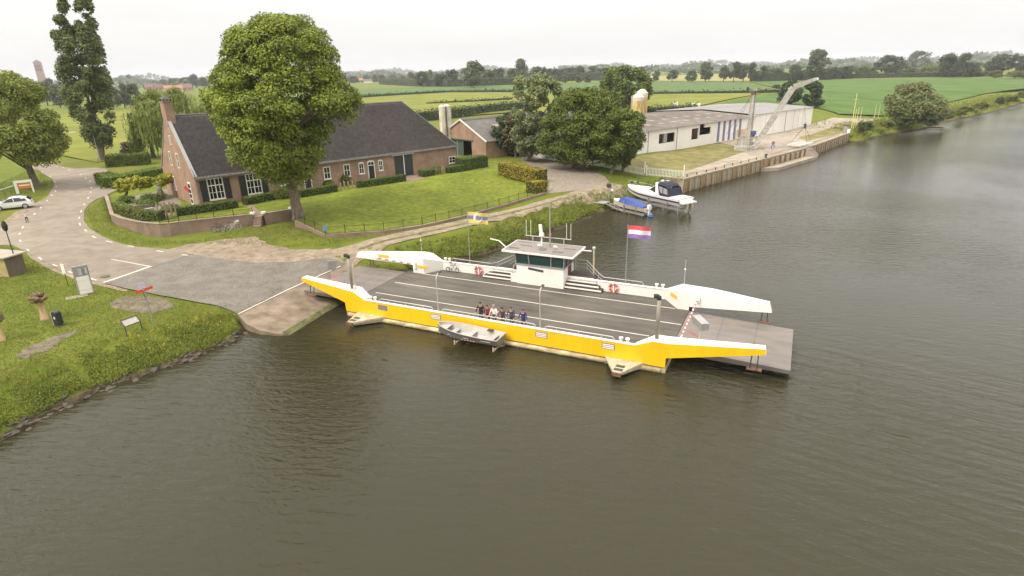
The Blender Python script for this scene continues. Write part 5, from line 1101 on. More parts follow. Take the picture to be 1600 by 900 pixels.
tree('shrub_row_tree', 'brown leaved bush beside the willow', G(203,243), [(222,188,218),(232,185,222),(242,188,222)], 2200, .4, LF_BRN, .12, .8, .35, 20, limbs=1)
# ------------------------------------------------------------------ quay, apron and white shed
M_QUAY = mat('stained_quay', (.17,.125,.07), .9, .35, 1.4, c2=(.30,.25,.17), bump=.6, bscale=6, stretch=(1,1,.35), big=.2)
M_QUAYR = mat('quay_rust', (.20,.115,.04), .9, .35, 2.2, c2=(.30,.22,.11), stretch=(1,1,.3))
quay = thing('quay_wall', 'stained concrete quay wall with rusty posts along the river', 'quay', QUAY[0])
o = QUAY[0]; inl = []
for i, p in enumerate(QUAY):
    d = (QUAY[min(i+1,3)]-QUAY[max(i-1,0)]).xy.to_3d().normalized(); inl.append(Vector((-d.y, d.x, 0)))
secs = [[p-o+Vector((0,0,-3.6)), p-o+Vector((0,0,.02)), p-o+n_*3.0+Vector((0,0,.02)), p-o+n_*3.0+Vector((0,0,-3.6))] for p, n_ in zip(QUAY, inl)]
mb = MB(); loft(mb, secs, closed=True, cap=True); mb.build('quay_body', M_QUAY, quay)
for a, b in zip(QUAY, QUAY[1:]):
    d = b-a; ln = d.length; d.normalize(); nn = Vector((-d.y, d.x, 0)); k = int(ln/1.75); ang = math.atan2(d.y, d.x)
    for i in range(k):
        c = a-o+d*(i+.5)*ln/k; w_ = ln/k*.5-.09
        B(-w_, w_, -.07, .0, -1.95, -.28).build('quay_panel', M_QUAY if i % 3 else M_QUAYR, quay, loc=c, rot=(0,0,ang))
        B(-.09,.09,-.20,.0,-2.1,-.2).build('fender_post', M_QUAYR if i % 2 else M_QUAY, quay, loc=a-o+d*(i*ln/k+.01), rot=(0,0,ang))
    mb = MB().box(0, ln, -.14, .45, -.2, .06); mb.build('quay_coping', M_CONC, quay, loc=a-o, rot=(0,0,ang))
for i in range(9):
    p = QUAY[0].lerp(QUAY[1], (i+.6)/9.5); bo = MB().lathe([(.09,0),(.09,.3),(.14,.33),(.14,.4),(.05,.43)], 8).build('bollard', M_RUST, loc=p+Vector((-.25,.3,.08))); tag(bo, f'rusty bollard on the quay edge, {("","second","third","fourth","fifth","sixth","seventh","eighth","ninth")[i]} counted from the picket fence' if i else 'rusty bollard on the quay edge nearest the picket fence', 'bollard', 'rusty bollards along the quay edge')
# lower landing stage
d = (QUAY[2]-QUAY[1]).normalized(); nn = Vector((-d.y, d.x, 0)); ang = math.atan2(d.y, d.x)
ls = thing('landing_stage', 'low concrete landing stage with steps below the quay', 'landing stage', Vector((QUAY[1].x, QUAY[1].y, 0)), ang); LL = (QUAY[2]-QUAY[1]).xy.length
MB().prism([(-1.5,-.22),(1.5,-2.3),(LL-.6,-2.3),(LL+2.2,-.22)], -2.5, .62, axis='z').build('stage', M_CONC, ls)
for i in range(7): B(LL-2.4+.05*i, LL+.6, -2.0+.22*(i), -.24, .621+.2*i, .82+.2*i).build('step', M_CONC, ls)
for i in range(7): B(2.0+2.4*i, 2.5+2.4*i, -.7, -.24, .63, 1.95).build('buttress', M_QUAY, ls)
# yard surfaces
drape('quay_apron', [tuple(p[:2]) for p in [QUAY[0]+inl[0]*.5, QUAY[1]+inl[1]*.5, QUAY[2]+inl[2]*.5, QUAY[3]+inl[3]*.5, G(1328,194), G(1380,186), G(1300,184), G(1268,194), G(1200,207), G(1150,215), G(1120,222), G(1168,235), G(1120,252), G(1070,268)]], .045, M_CONC)
M_DRYG = mat('dry_grass', (.125,.12,.022), .95, .25, .6, c2=(.18,.15,.045), bump=.6, bscale=9, big=.15)
drape('dry_grass_plot', gpoly([(988,247),(1100,224),(1135,226),(1166,236),(1118,254),(1067,269),(1020,262),(975,262)]), .03, M_DRYG, jitter=.1)
drape('apron_grass_strip', gpoly([(1245,216),(1290,202),(1316,196),(1328,203),(1300,212),(1262,220)]), .065, M_DRYG, jitter=.2)
drape('apron_grass_strip', gpoly([(1300,194),(1330,190),(1345,194),(1325,198)]), .065, M_DRYG, jitter=.2)
# white shed
SA = Vector((23.38,115.86,2.75)); SYAW = R(41.24)
shed = thing('white_shed', 'long low white shed with brown sheet roof beside the quay', 'shed', SA, SYAW)
def SW(u, v, z=0): return Vector((SA.x+u*math.cos(SYAW)-v*math.sin(SYAW), SA.y+u*math.sin(SYAW)+v*math.cos(SYAW), SA.z+z))
M_SHW = mat('shed_white', (.80,.765,.70), .7, .05, 1.2, big=.05); M_BLU = mat('shed_blue', (.16,.18,.30), .7, .1, 3); M_OPEN = mat('shed_opening', (.13,.075,.05), .9, .3, 2); M_BRNR = mat('brown_sheet_roof', (.125,.100,.082), .85, .2, .5, c2=(.155,.13,.11), big=.2); M_GRYR = mat('grey_sheet_roof', (.24,.225,.21), .7, .1, .6, big=.1)
E1, E2, DP = 4.45, 4.75, 14.0
segs = [(-14,9.0,-.6,E1),(14.5,20.7,-.6,E1),(28.2,47.5,-.6,E1)]
for a, b, z0, z1 in segs: B(a, b, 0, .25, z0, z1).build('front_wall', M_SHW, shed)
B(9.002,14.498,0,.25,-.6,1.55).build('front_wall', M_SHW, shed); B(9.002,14.498,0,.25,3.45,E1).build('front_wall', M_SHW, shed); B(10.6,11.8,.001,.249,1.551,3.449).build('wall_pier', M_LEAD, shed)
B(20.702,23.7,0,.25,-.6,1.3).build('front_wall', M_SHW, shed); B(20.702,23.7,0,.25,3.6,E1).build('front_wall', M_SHW, shed); B(23.702,28.198,0,.25,-.6,2.0).build('front_wall', M_SHW, shed); B(25.6,28.198,0,.25,3.5,E1).build('front_wall', M_SHW, shed); B(23.3,23.7,.001,.249,1.301,3.599).build('wall_pier', M_SHW, shed)
B(8.6,28.6,2.6,2.8,-.6,E1).build('inner_wall', brick_mat('inner_brick', (.19,.10,.06), (.24,.13,.085), (.22,.17,.13)), shed)
B(47.502,79.6,-.02,.25,-.6,E2).build('front_wall', M_SHW, shed); B(79.35,79.602,.252,DP*2,-.6,E2).build('end_wall', M_SHW, shed); B(-14,79.3,DP*2-.25,DP*2,-.6,E1).build('back_wall', M_SHW, shed); B(-14,-13.75,.26,DP*2-.26,-.6,E1).build('end_wall', M_SHW, shed)
for u in (5.4, 15.2, 63.8): MB().tube([(u,-.08,E1),(u,-.08,-.3)], .06, 6).build('downpipe', M_LEAD, shed)
for u in (53.2, 57.6, 68.5, 71.3, 74.0): B(u-.05,u+.05,-.03,-.021,-.2,E2-.1).build('panel_joint', M_LEAD, shed)
for k in range(5): B(31.0+2.35*k, 31.95+2.35*k, -.03, -.005, -.1, E1-.1).build('blue_stripe', M_BLU, shed)
B(38.2,46.0,-.028,-.006,-.3,1.9).build('rust_stain', mat('rust_stain', (.55,.34,.16), .85, .3, .6, c2=(.66,.56,.44), stretch=(1,1,.35)), shed)
pk = .058
corrugated((-14.3,-.4,E1+.06),(47.6,-.4,E1+.06),(47.6,DP,E1+.06+DP*pk),(-14.3,DP,E1+.06+DP*pk),'roof',M_BRNR,shed,.6,.045); corrugated((47.6,-.4,E2+.06),(79.9,-.4,E2+.06),(79.9,DP,E2+.06+DP*pk),(47.6,DP,E2+.06+DP*pk),'roof',M_GRYR,shed,.6,.035)
corrugated((47.6,DP*2+.4,E1+.06),(-14.3,DP*2+.4,E1+.06),(-14.3,DP,E1+.06+DP*pk),(47.6,DP,E1+.06+DP*pk),'roof',M_BRNR,shed,.6,.045); corrugated((79.9,DP*2+.4,E2+.06),(47.6,DP*2+.4,E2+.06),(47.6,DP,E2+.06+DP*pk),(79.9,DP,E2+.06+DP*pk),'roof',M_GRYR,shed,.6,.035)
for r_ in range(2):
    for k in range(10):
        u = 2+4.6*k+2*r_; y = 4.2+4.0*r_; z = lambda yy: E1+.12+yy*pk
        MB().add([(u,y,z(y)),(u+1.3,y,z(y)),(u+1.3,y+1.3,z(y+1.3)),(u,y+1.3,z(y+1.3))], [(0,1,2,3)]).build('roof_light', mat('pale_roof_light', (.27,.235,.20), .6), shed, fix=False)
MB().bar((-14,-.5,E1-.02),(47.5,-.5,E1-.02), .12).build('gutter', M_LEAD, shed)
# junk in front of the shed
p = G(1106,219); ct = thing('fuel_tank', 'pale green fuel tank cabinet on legs beside the shed wall', 'tank', p, SYAW)
B(-2.2,2.2,-.9,.9,2.05,2.2).build('canopy', mat('pale_green', (.38,.42,.35), .7, .1, 3), ct); B(-.2,1.1,-.7,.5,-.1,2.04).build('cabinet', M_SHW, ct); MB().tube([(-1.6,-.2,1.1),(-.3,-.2,1.1)], .5, 12).build('tank', MST, ct)
for x in (-2.0,2.0):
    for y in (-.75,.75): B(x-.06,x+.06,y-.06,y+.06,-.2,2.04).build('leg', M_STEEL, ct)
# crane
p = G(1168,233); kr = thing('quay_crane', 'grey steel quay crane with a long cranked jib over the apron', 'crane', p, SYAW); MC = mat('crane_grey', (.34,.31,.26), .7, .18, 2, c2=(.42,.40,.36), big=.15)
def kloc(px, py, dist=0.0):                           # local point in the vertical plane of the jib
    l, z = lat(p, px, py); n_ = math.hypot(p.x, p.y); ex = Vector((p.y/n_, -p.x/n_, 0)); ey = Vector((p.x/n_, p.y/n_, 0)); w = ex*l+ey*dist; c, s = math.cos(-SYAW), math.sin(-SYAW); return Vector((w.x*c-w.y*s, w.x*s+w.y*c, z))
B(-2.9,.8,-1.4,1.4,-.2,.75).build('ballast_base', MC, kr)
for x in (-2.8,-1.9,-1.0,.6):
    for y in (-1.3,1.3): MB().bar((x,y,.75),(x,y,2.35), .14).build('base_post', MC, kr)
for y in (-1.3,1.3): MB().bar((-2.9,y,2.4),(.7,y,2.4), .16).build('base_beam', MC, kr); MB().bar((-2.8,y,.8),(-1.0,y,2.3), .09).build('base_brace', MC, kr)
for x in (-2.8,.6): MB().bar((x,-1.3,2.4),(x,1.3,2.4), .16).build('base_beam', MC, kr)
tw = MB()
for x in (-.36,.36):
    for y in (-.36,.36): tw.bar((x,y,.75),(x*.85,y*.85,11.2), .14)
tw.build('tower_legs', MC, kr)['kind'] = 'stuff'; B(-.25,.25,-.22,.22,.76,11.1).build('tower_web', MC, kr)
for k in range(14): z = 1.4+.7*k; MB().bar((-.36,-.40,z),(.36,-.40,z+.0), .06).build('tower_rung', MC, kr)
B(-.7,.7,-.6,.6,11.1,11.5).build('tower_head', M_RUST, kr); torus(MB(), (1.15,0,11.45), (1,0,0), (0,0,1), .36, .09, 16, 6).build('sheave', MC, kr); MB().bar((.4,0,11.4),(1.15,0,11.45), .16).build('sheave_arm', MC, kr)
j0, j1, j2 = kloc(1178,231), kloc(1240,136), kloc(1276,123)
for (a, b, w0, w1) in ((j0, j1, .55, .55), (j1, j2, .55, .25)):
    dd_ = (b-a).normalized(); s_ = Vector((-dd_.y, dd_.x, 0)).normalized() if abs(dd_.z) < .999 else Vector((0,1,0)); u_ = s_.cross(dd_).normalized()
    if u_.z < 0: u_ = -u_
    for (sgn, nm) in ((1,'jib_side'), (-1,'jib_side')):
        MB().add([a+s_*sgn*.42-u_*w0, a+s_*sgn*.42+u_*w0, b+s_*sgn*.42+u_*w1, b+s_*sgn*.42-u_*w1, a+s_*sgn*.34-u_*w0, a+s_*sgn*.34+u_*w0, b+s_*sgn*.34+u_*w1, b+s_*sgn*.34-u_*w1], [(0,1,2,3),(4,7,6,5),(0,4,5,1),(1,5,6,2),(2,6,7,3),(3,7,4,0)]).build(nm, MC, kr)
    MB().add([a+s_*.34+u_*w0*.95, a-s_*.34+u_*w0*.95, b-s_*.34+u_*w1*.95, b+s_*.34+u_*w1*.95], [(0,1,2,3)]).build('jib_top_plate', MC, kr, fix=False)
    for t in np.linspace(.08, .92, 6 if w1 > .3 else 3): q = a.lerp(b, t); MB().bar(q-s_*.33, q+s_*.33, .14).build('jib_spacer', MC, kr)
MB().obox(j2, (.3,0,0), (0,.3,0), (0,0,.2)).build('jib_tip', M_WHT, kr); MB().lathe([(.2,-.25),(.25,0),(.2,.25)], 10, tuple(kloc(1233,139))).build('jib_pulley', M_STEEL, kr)
MB().obox((.95,-.2,3.2), (.7,0,0), (0,.45,0), (0,0,.4)).build('winch', mat('winch_blue', (.07,.10,.26), .5), kr); MB().tube([(.4,-.2,2.6),(1.5,-.2,2.6)], .3, 10).build('winch_drum', M_RUST, kr)
for q in (kloc(1133,215,6), kloc(1140,219,3)): MB().tube([(-.3,0,11.2), q], .03, 5).build('stay_cable', M_RUST, kr)
B(1.3,2.2,-.6,.6,-.2,1.3).build('jib_foot', MC, kr)
hk = kloc(1258,197, 0); MB().tube([j2.lerp(j1,.5)+Vector((0,0,-.3)), hk], .03, 5).build('hoist_cable', M_DARK, kr); MB().obox(hk, (.22,0,0), (0,.15,0), (0,0,.45)).build('hook_block', M_DARK, kr)
for q in (kloc(1235,223), kloc(1260,226,-2), kloc(1243,217,3), kloc(1268,222,2)): MB().tube([hk, q], .025, 5).build('sling', M_DARK, kr)
pf = thing('white_platform', 'white lifting frame hanging in slings at the quay edge', 'platform', G(1250,228), SYAW)
for y in (-1.2,1.2): B(-3.2,3.2,y-.12,y+.12,.25,.55).build('beam', M_WHT, pf)
for x in (-3.0,-1,1,3.0): B(x-.1,x+.1,-1.07,1.07,.3,.5).build('cross_beam', M_WHT, pf)
# mooring sign
p = G(1205,247); ns = thing('mooring_sign', 'round red and blue sign over a square blue sign on the quay', 'sign', p, R(15)); MB().tube([(0,0,0),(0,0,3.0)], .035, 6).build('post', M_STEEL, ns)
MB().tube([(0,-.05,2.85),(0,-.08,2.85)], .36, 20).build('round_sign', M_RED, ns); MB().tube([(0,-.081,2.85),(0,-.09,2.85)], .26, 20).build('blue_disc', M_FLB, ns); B(-.36,.36,-.08,-.04,1.85,2.42).build('square_sign', mat('sign_blue', (.10,.18,.48), .5), ns); B(-.12,.12,-.095,-.081,1.95,2.3).build('sign_mark', M_WHT, ns)
MB().lathe([(.18,0),(.18,.55),(.28,.6),(.28,.75),(.1,.8)], 10).build('mooring_post', M_DARK, loc=QUAY[1]+Vector((.4,.6,.05)), parent=None); tag(bpy.data.objects['mooring_post'], 'stout dark mooring post beside the quay sign', 'bollard')
# yellow poles at the far end of the quay
for i, (x, y, yt) in enumerate(((1329,208,146),(1333,203,170),(1337,200,168),(1342,199,167),(1365,190,163),(1371,190,163))):
    b = G(x, y); h_ = hgt(b, x+6, yt); yp = thing('yellow_pole', ('tallest pale yellow pole at the far quay end, with a crossbar','slim pale yellow pole beside the tall crossbar pole','middle of the slim yellow poles beside the tall crossbar pole','rightmost of the slim yellow poles beside the tall crossbar pole','left of the pair of yellow poles beyond the quay','right of the pair of yellow poles beyond the quay')[i], 'pole', b, 0, 'yellow poles at the quay end')
    MB().tube([(0,0,-.3),(0,0,h_)], [.14 if i == 0 else .1,.09 if i == 0 else .06], 8).build('shaft', mat('pale_yellow', (.55,.50,.22), .6), yp)
    if i == 0: MB().bar((-.6,0,h_*.86),(.6,0,h_*.86), .1).build('crossbar', MATS['pale_yellow'], yp)
bx = thing('control_box', 'grey control cabinet at the far end of the quay', 'cabinet', G(1321,207), SYAW); B(-.5,.5,-.4,.4,-.1,1.7).build('cabinet', M_LEAD, bx); B(-.6,.6,-.5,.5,1.701,1.9).build('hood', M_DARK, bx); MB().lathe([(.35,-.1),(.35,.9)], 10, (-.3,-.8,0)).build('drum', M_SHW, bx)
# silos
SILO = mat('silo_yellow', (.46,.27,.06), .6, .3, 1.2, c2=(.52,.42,.18), stretch=(1,1,.3)); SILT = mat('silo_white', (.55,.5,.42), .6, .15, 2)
for (x, wpx, yt, lab) in ((994,19,146,'shorter yellow feed silo with rusty bands, left of the pair'),(1005,18,139,'taller pale yellow feed silo, right of the pair')):
    b = SW(43.6 if x < 1000 else 47.3, 31.5 if x < 1000 else 33.0); l0, _ = lat(b, x-wpx/2, 165); l1, _ = lat(b, x+wpx/2, 165); r_ = (l1-l0)/2; h_ = hgt(b, x, yt)
    si_ = thing('feed_silo', lab, 'silo', b, 0, 'feed silos behind the white shed'); MB().lathe([(r_*.5,.3),(r_,2.2),(r_,h_*.80)], 18).build('cylinder', SILO, si_, smooth=False); MB().lathe([(r_*1.005,h_*.80),(r_*1.005,h_*.90),(r_*.6,h_*.97),(r_*.2,h_)], 18).build('dome', SILT, si_, smooth=False)
    for k in range(4): a = k*math.pi/2+.4; MB().tube([(r_*.95*math.cos(a),r_*.95*math.sin(a),-.3),(r_*.95*math.cos(a),r_*.95*math.sin(a),2.4)], .09, 6).build('leg', M_STEEL, si_)
    MB().tube([(-r_-.25,-.3,0),(-r_-.25,-.3,h_*.93),(-.2,-.2,h_*.99)], .09, 6).build('fill_pipe', SILT, si_)
# white picket fence
def picket(label, a, b, h, gap):
    d = b-a; ln = d.xy.length; ang = math.atan2(d.y, d.x); root = thing('picket_fence', label, 'fence', a, ang); sl_ = math.atan2(d.z, ln)
    k = int(ln/gap); me = MB().box(-.045,.045,-.02,.02,.08,h).mesh('picket', M_WIN)
    for i in range(k+1): link('picket', me, root, loc=(i*ln/k, 0, d.z*i/k))
    for z in (.3, h-.25): MB().bar((0,.045,z),(ln,.045,z+d.z), .05, .08).build('rail', M_WIN, root)
    for x in (0, ln): MB().box(x-.09,x+.09,.03,.2,-.3,h+.2).build('post', M_WIN, root)
    return root
picket('white picket fence panel at the end of the quay', G(1010,275), G(1068,281), 1.5, .22)
picket('white picket fence under the dark trees', G(918,258), G(1006,275), 1.35, .24)
# motor cruiser and open boat on lifts
cb = G(985,300); bow, stern = P(981,293,1.9), P(1072,318,1.35); d = stern-bow; d.z = 0; LB = d.length; ang = math.atan2(d.y, d.x)
cr = thing('motor_cruiser', 'white and navy motor cruiser with a dark canopy on a boat lift', 'boat', Vector((bow.x, bow.y, .75)), ang)
M_GEL = mat('gelcoat', (.76,.73,.69), .25, .03, 2); M_NAVY = mat('navy', (.022,.028,.085), .4, .08, 4); M_CANV = mat('canvas_navy', (.018,.020,.038), .85, .12, 6)
def hullsec(L_, W_, z_of, n=14):
    out = []
    for i in range(n+1):
        t = i/n; w = W_*(1-(1-min(1,t/.62))**2.1)**.62 if t > 0 else .03; out.append((L_*t, w, t))
    return out
S_ = hullsec(LB, 1.5, None)
low = [[(x,-w*.12,.02+.75*(1-min(1,t/.4))**2),(x,-w*.72,.28+.62*(1-min(1,t/.45))**2),(x,-w*.9,.62+.42*(1-min(1,t/.5))**2)] for x,w,t in S_]; 
def strip(mb, f0, f1): 
    for s in (-1, 1): loft(mb, [[(x, s*f0(x,w,t)[0], f0(x,w,t)[1]), (x, s*f1(x,w,t)[0], f1(x,w,t)[1])] for x,w,t in S_])
kz = lambda t: .75*(1-min(1,t/.4))**2
bt_ = MB(); strip(bt_, lambda x,w,t: (0.0, kz(t)), lambda x,w,t: (w*.74, .30+.75*kz(t))); bt_.build('bottom', M_NAVY, cr)
tp = MB(); strip(tp, lambda x,w,t: (w*.74, .30+.75*kz(t)), lambda x,w,t: (w*.90, .74+.62*kz(t))); tp.build('lower_topsides', M_GEL, cr)
st_ = MB(); strip(st_, lambda x,w,t: (w*.90, .74+.62*kz(t)), lambda x,w,t: (w*.97, .98+.52*kz(t))); st_.build('blue_band', M_NAVY, cr)
up = MB(); strip(up, lambda x,w,t: (w*.97, .98+.52*kz(t)), lambda x,w,t: (w*1.0, 1.30+.42*kz(t))); up.add([(LB,-1.45,1.3),(LB,-1.1,.3),(LB,0,0),(LB,1.1,.3),(LB,1.45,1.3)], [(0,1,2,3,4)]); up.build('upper_topsides', M_GEL, cr)
dk = MB(); loft(dk, [[(x, -w, 1.30+.42*kz(t)), (x, -w*.6, 1.36+.42*kz(t)+.35*max(0,min(1,t/.3))*max(0,1-max(0,t-.5)/.15)), (x, w*.6, 1.36+.42*kz(t)+.35*max(0,min(1,t/.3))*max(0,1-max(0,t-.5)/.15)), (x, w, 1.30+.42*kz(t))] for x,w,t in S_]); dk.build('deck', M_GEL, cr)
x0 = LB*.46; ws_ = MB().add([(x0,-.85,1.72),(x0,.85,1.72),(x0+1.5,1.15,2.55),(x0+1.5,-1.15,2.55),(x0+2.2,-1.3,1.5),(x0+2.2,1.3,1.5)], [(0,1,2,3),(0,3,4),(1,5,2)]).build('windscreen', glass_mat('tinted_screen', (.03,.035,.035)), cr, fix=False)
for s in (-1, 1): MB().bar((x0,s*.87,1.73),(x0+1.5,s*1.17,2.56), .06).build('screen_frame', M_GEL, cr)
ar = MB()
for s in (-1, 1): ar.add([(x0+1.75,s*1.42,1.35),(x0+2.4,s*1.45,1.35),(x0+1.85,s*1.2,2.95),(x0+1.45,s*1.18,2.95),(x0+1.75,s*1.3,1.35),(x0+2.4,s*1.33,1.35),(x0+1.85,s*1.08,2.95),(x0+1.45,s*1.06,2.95)], [(0,1,2,3),(4,7,6,5),(0,3,7,4),(1,5,6,2),(2,6,7,3)])
ar.box(x0+1.45,x0+1.85,-1.2,1.2,2.86,2.98); ar.build('radar_arch', M_GEL, cr)
MB().lathe([(.22,0),(.26,.1),(.18,.22)], 12, (x0+1.65,0,2.985)).build('radar_dome', M_GEL, cr)
cv = MB(); loft(cv, [[(x,-w_,z-.15),(x,-w_*.7,z+.12),(x,w_*.7,z+.12),(x,w_,z-.15)] for x, w_, z in ((x0+.9,1.0,2.5),(x0+1.5,1.12,2.86),(x0+2.6,1.25,2.9),(x0+3.6,1.25,2.75),(x0+3.9,1.28,2.5))]); cv.build('canopy', M_CANV, cr)
for s in (-1, 1):
    MB().add([(x0+2.0,s*1.26,2.72),(x0+3.85,s*1.3,2.42),(x0+4.2,s*1.4,1.35),(x0+2.6,s*1.42,1.35)], [(0,1,2,3)]).build('canopy_side', M_CANV, cr, fix=False); MB().add([(x0+2.2,s*1.285,2.58),(x0+2.95,s*1.30,2.5),(x0+3.05,s*1.39,1.7),(x0+2.65,s*1.40,1.75)], [(0,1,2,3)]).build('canopy_window', glass_mat('clear_vinyl', (.30,.29,.30)), cr, fix=False); MB().add([(x0+3.1,s*1.30,2.48),(x0+3.8,s*1.32,2.35),(x0+4.02,s*1.42,1.6),(x0+3.2,s*1.41,1.7)], [(0,1,2,3)]).build('canopy_window', MATS['clear_vinyl'], cr, fix=False)
MB().add([(x0+3.9,-1.28,2.45),(x0+3.9,1.28,2.45),(x0+4.25,1.38,1.35),(x0+4.25,-1.38,1.35)], [(0,1,2,3)]).build('canopy_back', M_CANV, cr, fix=False)
B(LB+.001,LB+.75,-1.3,1.3,.72,.86).build('swim_platform', M_GEL, cr)
rl2 = [(.05,0,1.78+.5)]+[(x, w*.93, 1.30+.42*kz(t)+.62) for x,w,t in S_[1:8]]
for s in (-1, 1):
    MB().tube([(x, s*w, z) for x, w, z in rl2], .022, 6).build('bow_rail', M_STEEL, cr)
    for x, w, z in rl2[1::2]: MB().tube([(x,s*w,z-.6),(x,s*w,z)], .018, 6).build('rail_post', M_STEEL, cr)
for s in (-.45, .45): od = MB().box(LB+.3,LB+.75,s-.16,s+.16,.05,.75).box(LB+.38,LB+.62,s-.06,s+.06,-.5,.05); od.build('stern_drive', M_TAN, cr)
for x, s in ((1.6,.45),(1.2,-.4)): MB().tube([(x,s,1.95),(x+.02,s,2.35)], .12, 8).build('deck_fender', M_NAVY, cr)
def lift(label, a, b, w, z, nleg):
    d = b-a; ln = d.xy.length; r_ = thing('boat_lift', label, 'boat lift', Vector((a.x,a.y,0)), math.atan2(d.y,d.x), 'boat lifts at the bank')
    for s in (-w, w): B(-.6,ln,s-.12,s+.12,z-.25,z).build('rail_beam', M_STEEL, r_)
    for x in np.linspace(.3, ln-.4, nleg):
        B(x-.08,x+.08,-w+.125,w-.125,z-.24,z-.05).build('cross_beam', M_STEEL, r_)
        for s in (-w, w): MB().tube([(x,s,z-.26),(x+.1,s,-1.2)], .06, 6).build('leg', M_STEEL, r_)
    for x in (ln*.35, ln*.75):
        for s in (-w-.2, w+.2): B(x-.06,x+.06,s-.06,s+.06,z-.2,z+1.25).build('guide_post', M_STEEL, r_)
    return r_
lift('grey steel boat lift under the motor cruiser', Vector((bow.x,bow.y,0))+d.normalized()*2.6, Vector((stern.x,stern.y,0)), 1.1, .72, 4)
bow2, st2 = P(959,313,1.2), P(1012,328,.9); d2 = (st2-bow2); d2.z = 0; L2 = d2.length
ob = thing('open_boat', 'small cream open boat with a blue cover on a boat lift', 'boat', Vector((bow2.x,bow2.y,.45)), math.atan2(d2.y,d2.x))
so2 = boat_secs(L2, .92, .78, bow=.5); hb = MB(); loft(hb, so2); hb.add(so2[-1], [tuple(range(7))]); hb.build('boat_hull', mat('cream_gelcoat', (.66,.58,.46), .35, .05, 3), ob)
cv = MB(); loft(cv, [[(x,-w_,z0),(x,-w_*.6,z1),(x,w_*.6,z1),(x,w_,z0)] for x, w_, z0, z1 in ((L2*.24,.66,.92,1.25),(L2*.34,.84,.86,1.55),(L2*.55,.94,.82,1.45),(L2*.75,.92,.8,1.15),(L2*.97,.86,.8,.9))], cap=True); cv.build('blue_cover', mat('blue_tarpaulin', (.030,.065,.27), .6, .15, 5), ob)
dkb = MB(); loft(dkb, [[Vector(s[0])+Vector((0,0,.01)), Vector(s[-1])+Vector((0,0,.01))] for s in so2[:4]]); dkb.build('foredeck', M_GEL, ob)
MB().box(L2+.02,L2+.42,-.2,.2,.55,1.15).build('outboard_cowl', M_GEL, ob); MB().box(L2+.12,L2+.3,-.06,.06,-.35,.55).build('outboard_leg', M_GEL, ob); MB().lathe([(.05,-.3),(.3,-.15),(.3,.15),(.05,.3)], 12, (L2+.5,.1,-.25)).build('blue_float', mat('float_blue', (.08,.16,.42), .5), ob)
lift('slender grey boat lift under the small cream boat', Vector((bow2.x,bow2.y,0))+d2.normalized()*1.0, Vector((st2.x,st2.y,0)), .7, .42, 3)
gp = thing('landing_gangway', 'grey metal gangway sloping from the bank into the water beside the boats', 'gangway', Vector((*P(949,318,.9).xy, .0)), math.atan2((P(985,332,0)-P(949,318,.9)).y, (P(985,332,0)-P(949,318,.9)).x)); lg = (P(985,332,0)-P(949,318,.9)).xy.length
for y in (-.5,.35): MB().bar((-.3,y,1.05),(lg,y,-.15), .16, .1).build('runner', M_STEEL, gp)
for k in range(6): t = k/6; MB().bar((t*lg,-.45,1.0-1.15*t),(t*lg,.3,1.0-1.15*t), .08).build('rung', M_STEEL, gp)
B(-2.0,.0,-.9,.7,.95,1.08).build('platform', M_LEAD, gp)
ep = thing('winch_post', 'winch post with a dark motor beside the boat lifts', 'winch', G(951,306)); MB().tube([(0,0,-.2),(0,0,1.5)], .08, 8).build('post', M_STEEL, ep); B(-.3,.3,-.25,.25,1.2,1.75).build('motor', M_DARK, ep); MB().lathe([(.05,0),(.16,.08),(.16,.22),(.05,.3)], 10, (.45,-.2,.7)).build('float', M_WHT, ep)
for k, (a, b) in enumerate((((961,303),(977,312)),((969,300),(985,307)))): MB().tube([(0,0,1.3),Vector(P(*b,1.0))-ep.location], .04, 6).build('stay', M_STEEL, ep)
# ------------------------------------------------------------------ ferry slip and things on the left bank
SLP = [(371,491,.95),(385,506,.6),(405,516,.36),(430,521,.2),(452,523,.08),(520,482,.06),(585,446,.06),(608,420,.9),(533,415,.98)]
sv = [P(*q) for q in SLP]; n = len(sv); mb = MB(); mb.add(sv, [tuple(range(n))]); mb.add([v for v in sv]+[Vector((v.x,v.y,-1.5)) for v in sv], [(i,(i+1)%n,(i+1)%n+n,i+n) for i in range(n)])
M_SLIP = mat('wet_concrete', (.15,.108,.068), .7, .25, .8, c2=(.215,.165,.115), bump=.4, bscale=6, big=.2)
slip_o = mb.build('ferry_slip', M_SLIP); tag(slip_o, kind='structure')
bm = bmesh.new(); bm.from_mesh(slip_o.data); bmesh.ops.triangulate(bm, faces=[f for f in bm.faces if len(f.verts) > 4]); bm.to_mesh(slip_o.data); bm.free()
def edge_strip(name, pa, m_, par): 
    mb = MB(); a = [Vector(p) for p, q in pa]; b = [Vector(q) for p, q in pa]; loft(mb, [[p, q] for p, q in zip(a, b)]); return mb.build(name, m_, par, fix=False)
up = Vector((0,0,.012))
edge_strip('moss', [(P(449,523.5,.09)+up, P(441,519,.24)+up), (P(485,502.5,.08)+up, P(478,498,.22)+up), (P(520,481.5,.07)+up, P(512,477,.22)+up), (P(570,454,.07)+up, P(560,450,.2)+up)], mat('slip_moss', (.055,.075,.012), .9, .4, 2.5, c2=(.10,.10,.03)), slip_o)
edge_strip('edge_line', [(P(371.5,490.5,1.0)+up, P(372.8,491,.98)+up), (P(450,452,1.02)+up, P(451.2,452.6,1.01)+up), (P(532,415.5,1.03)+up, P(533,416,1.02)+up)], M_LINE, slip_o)
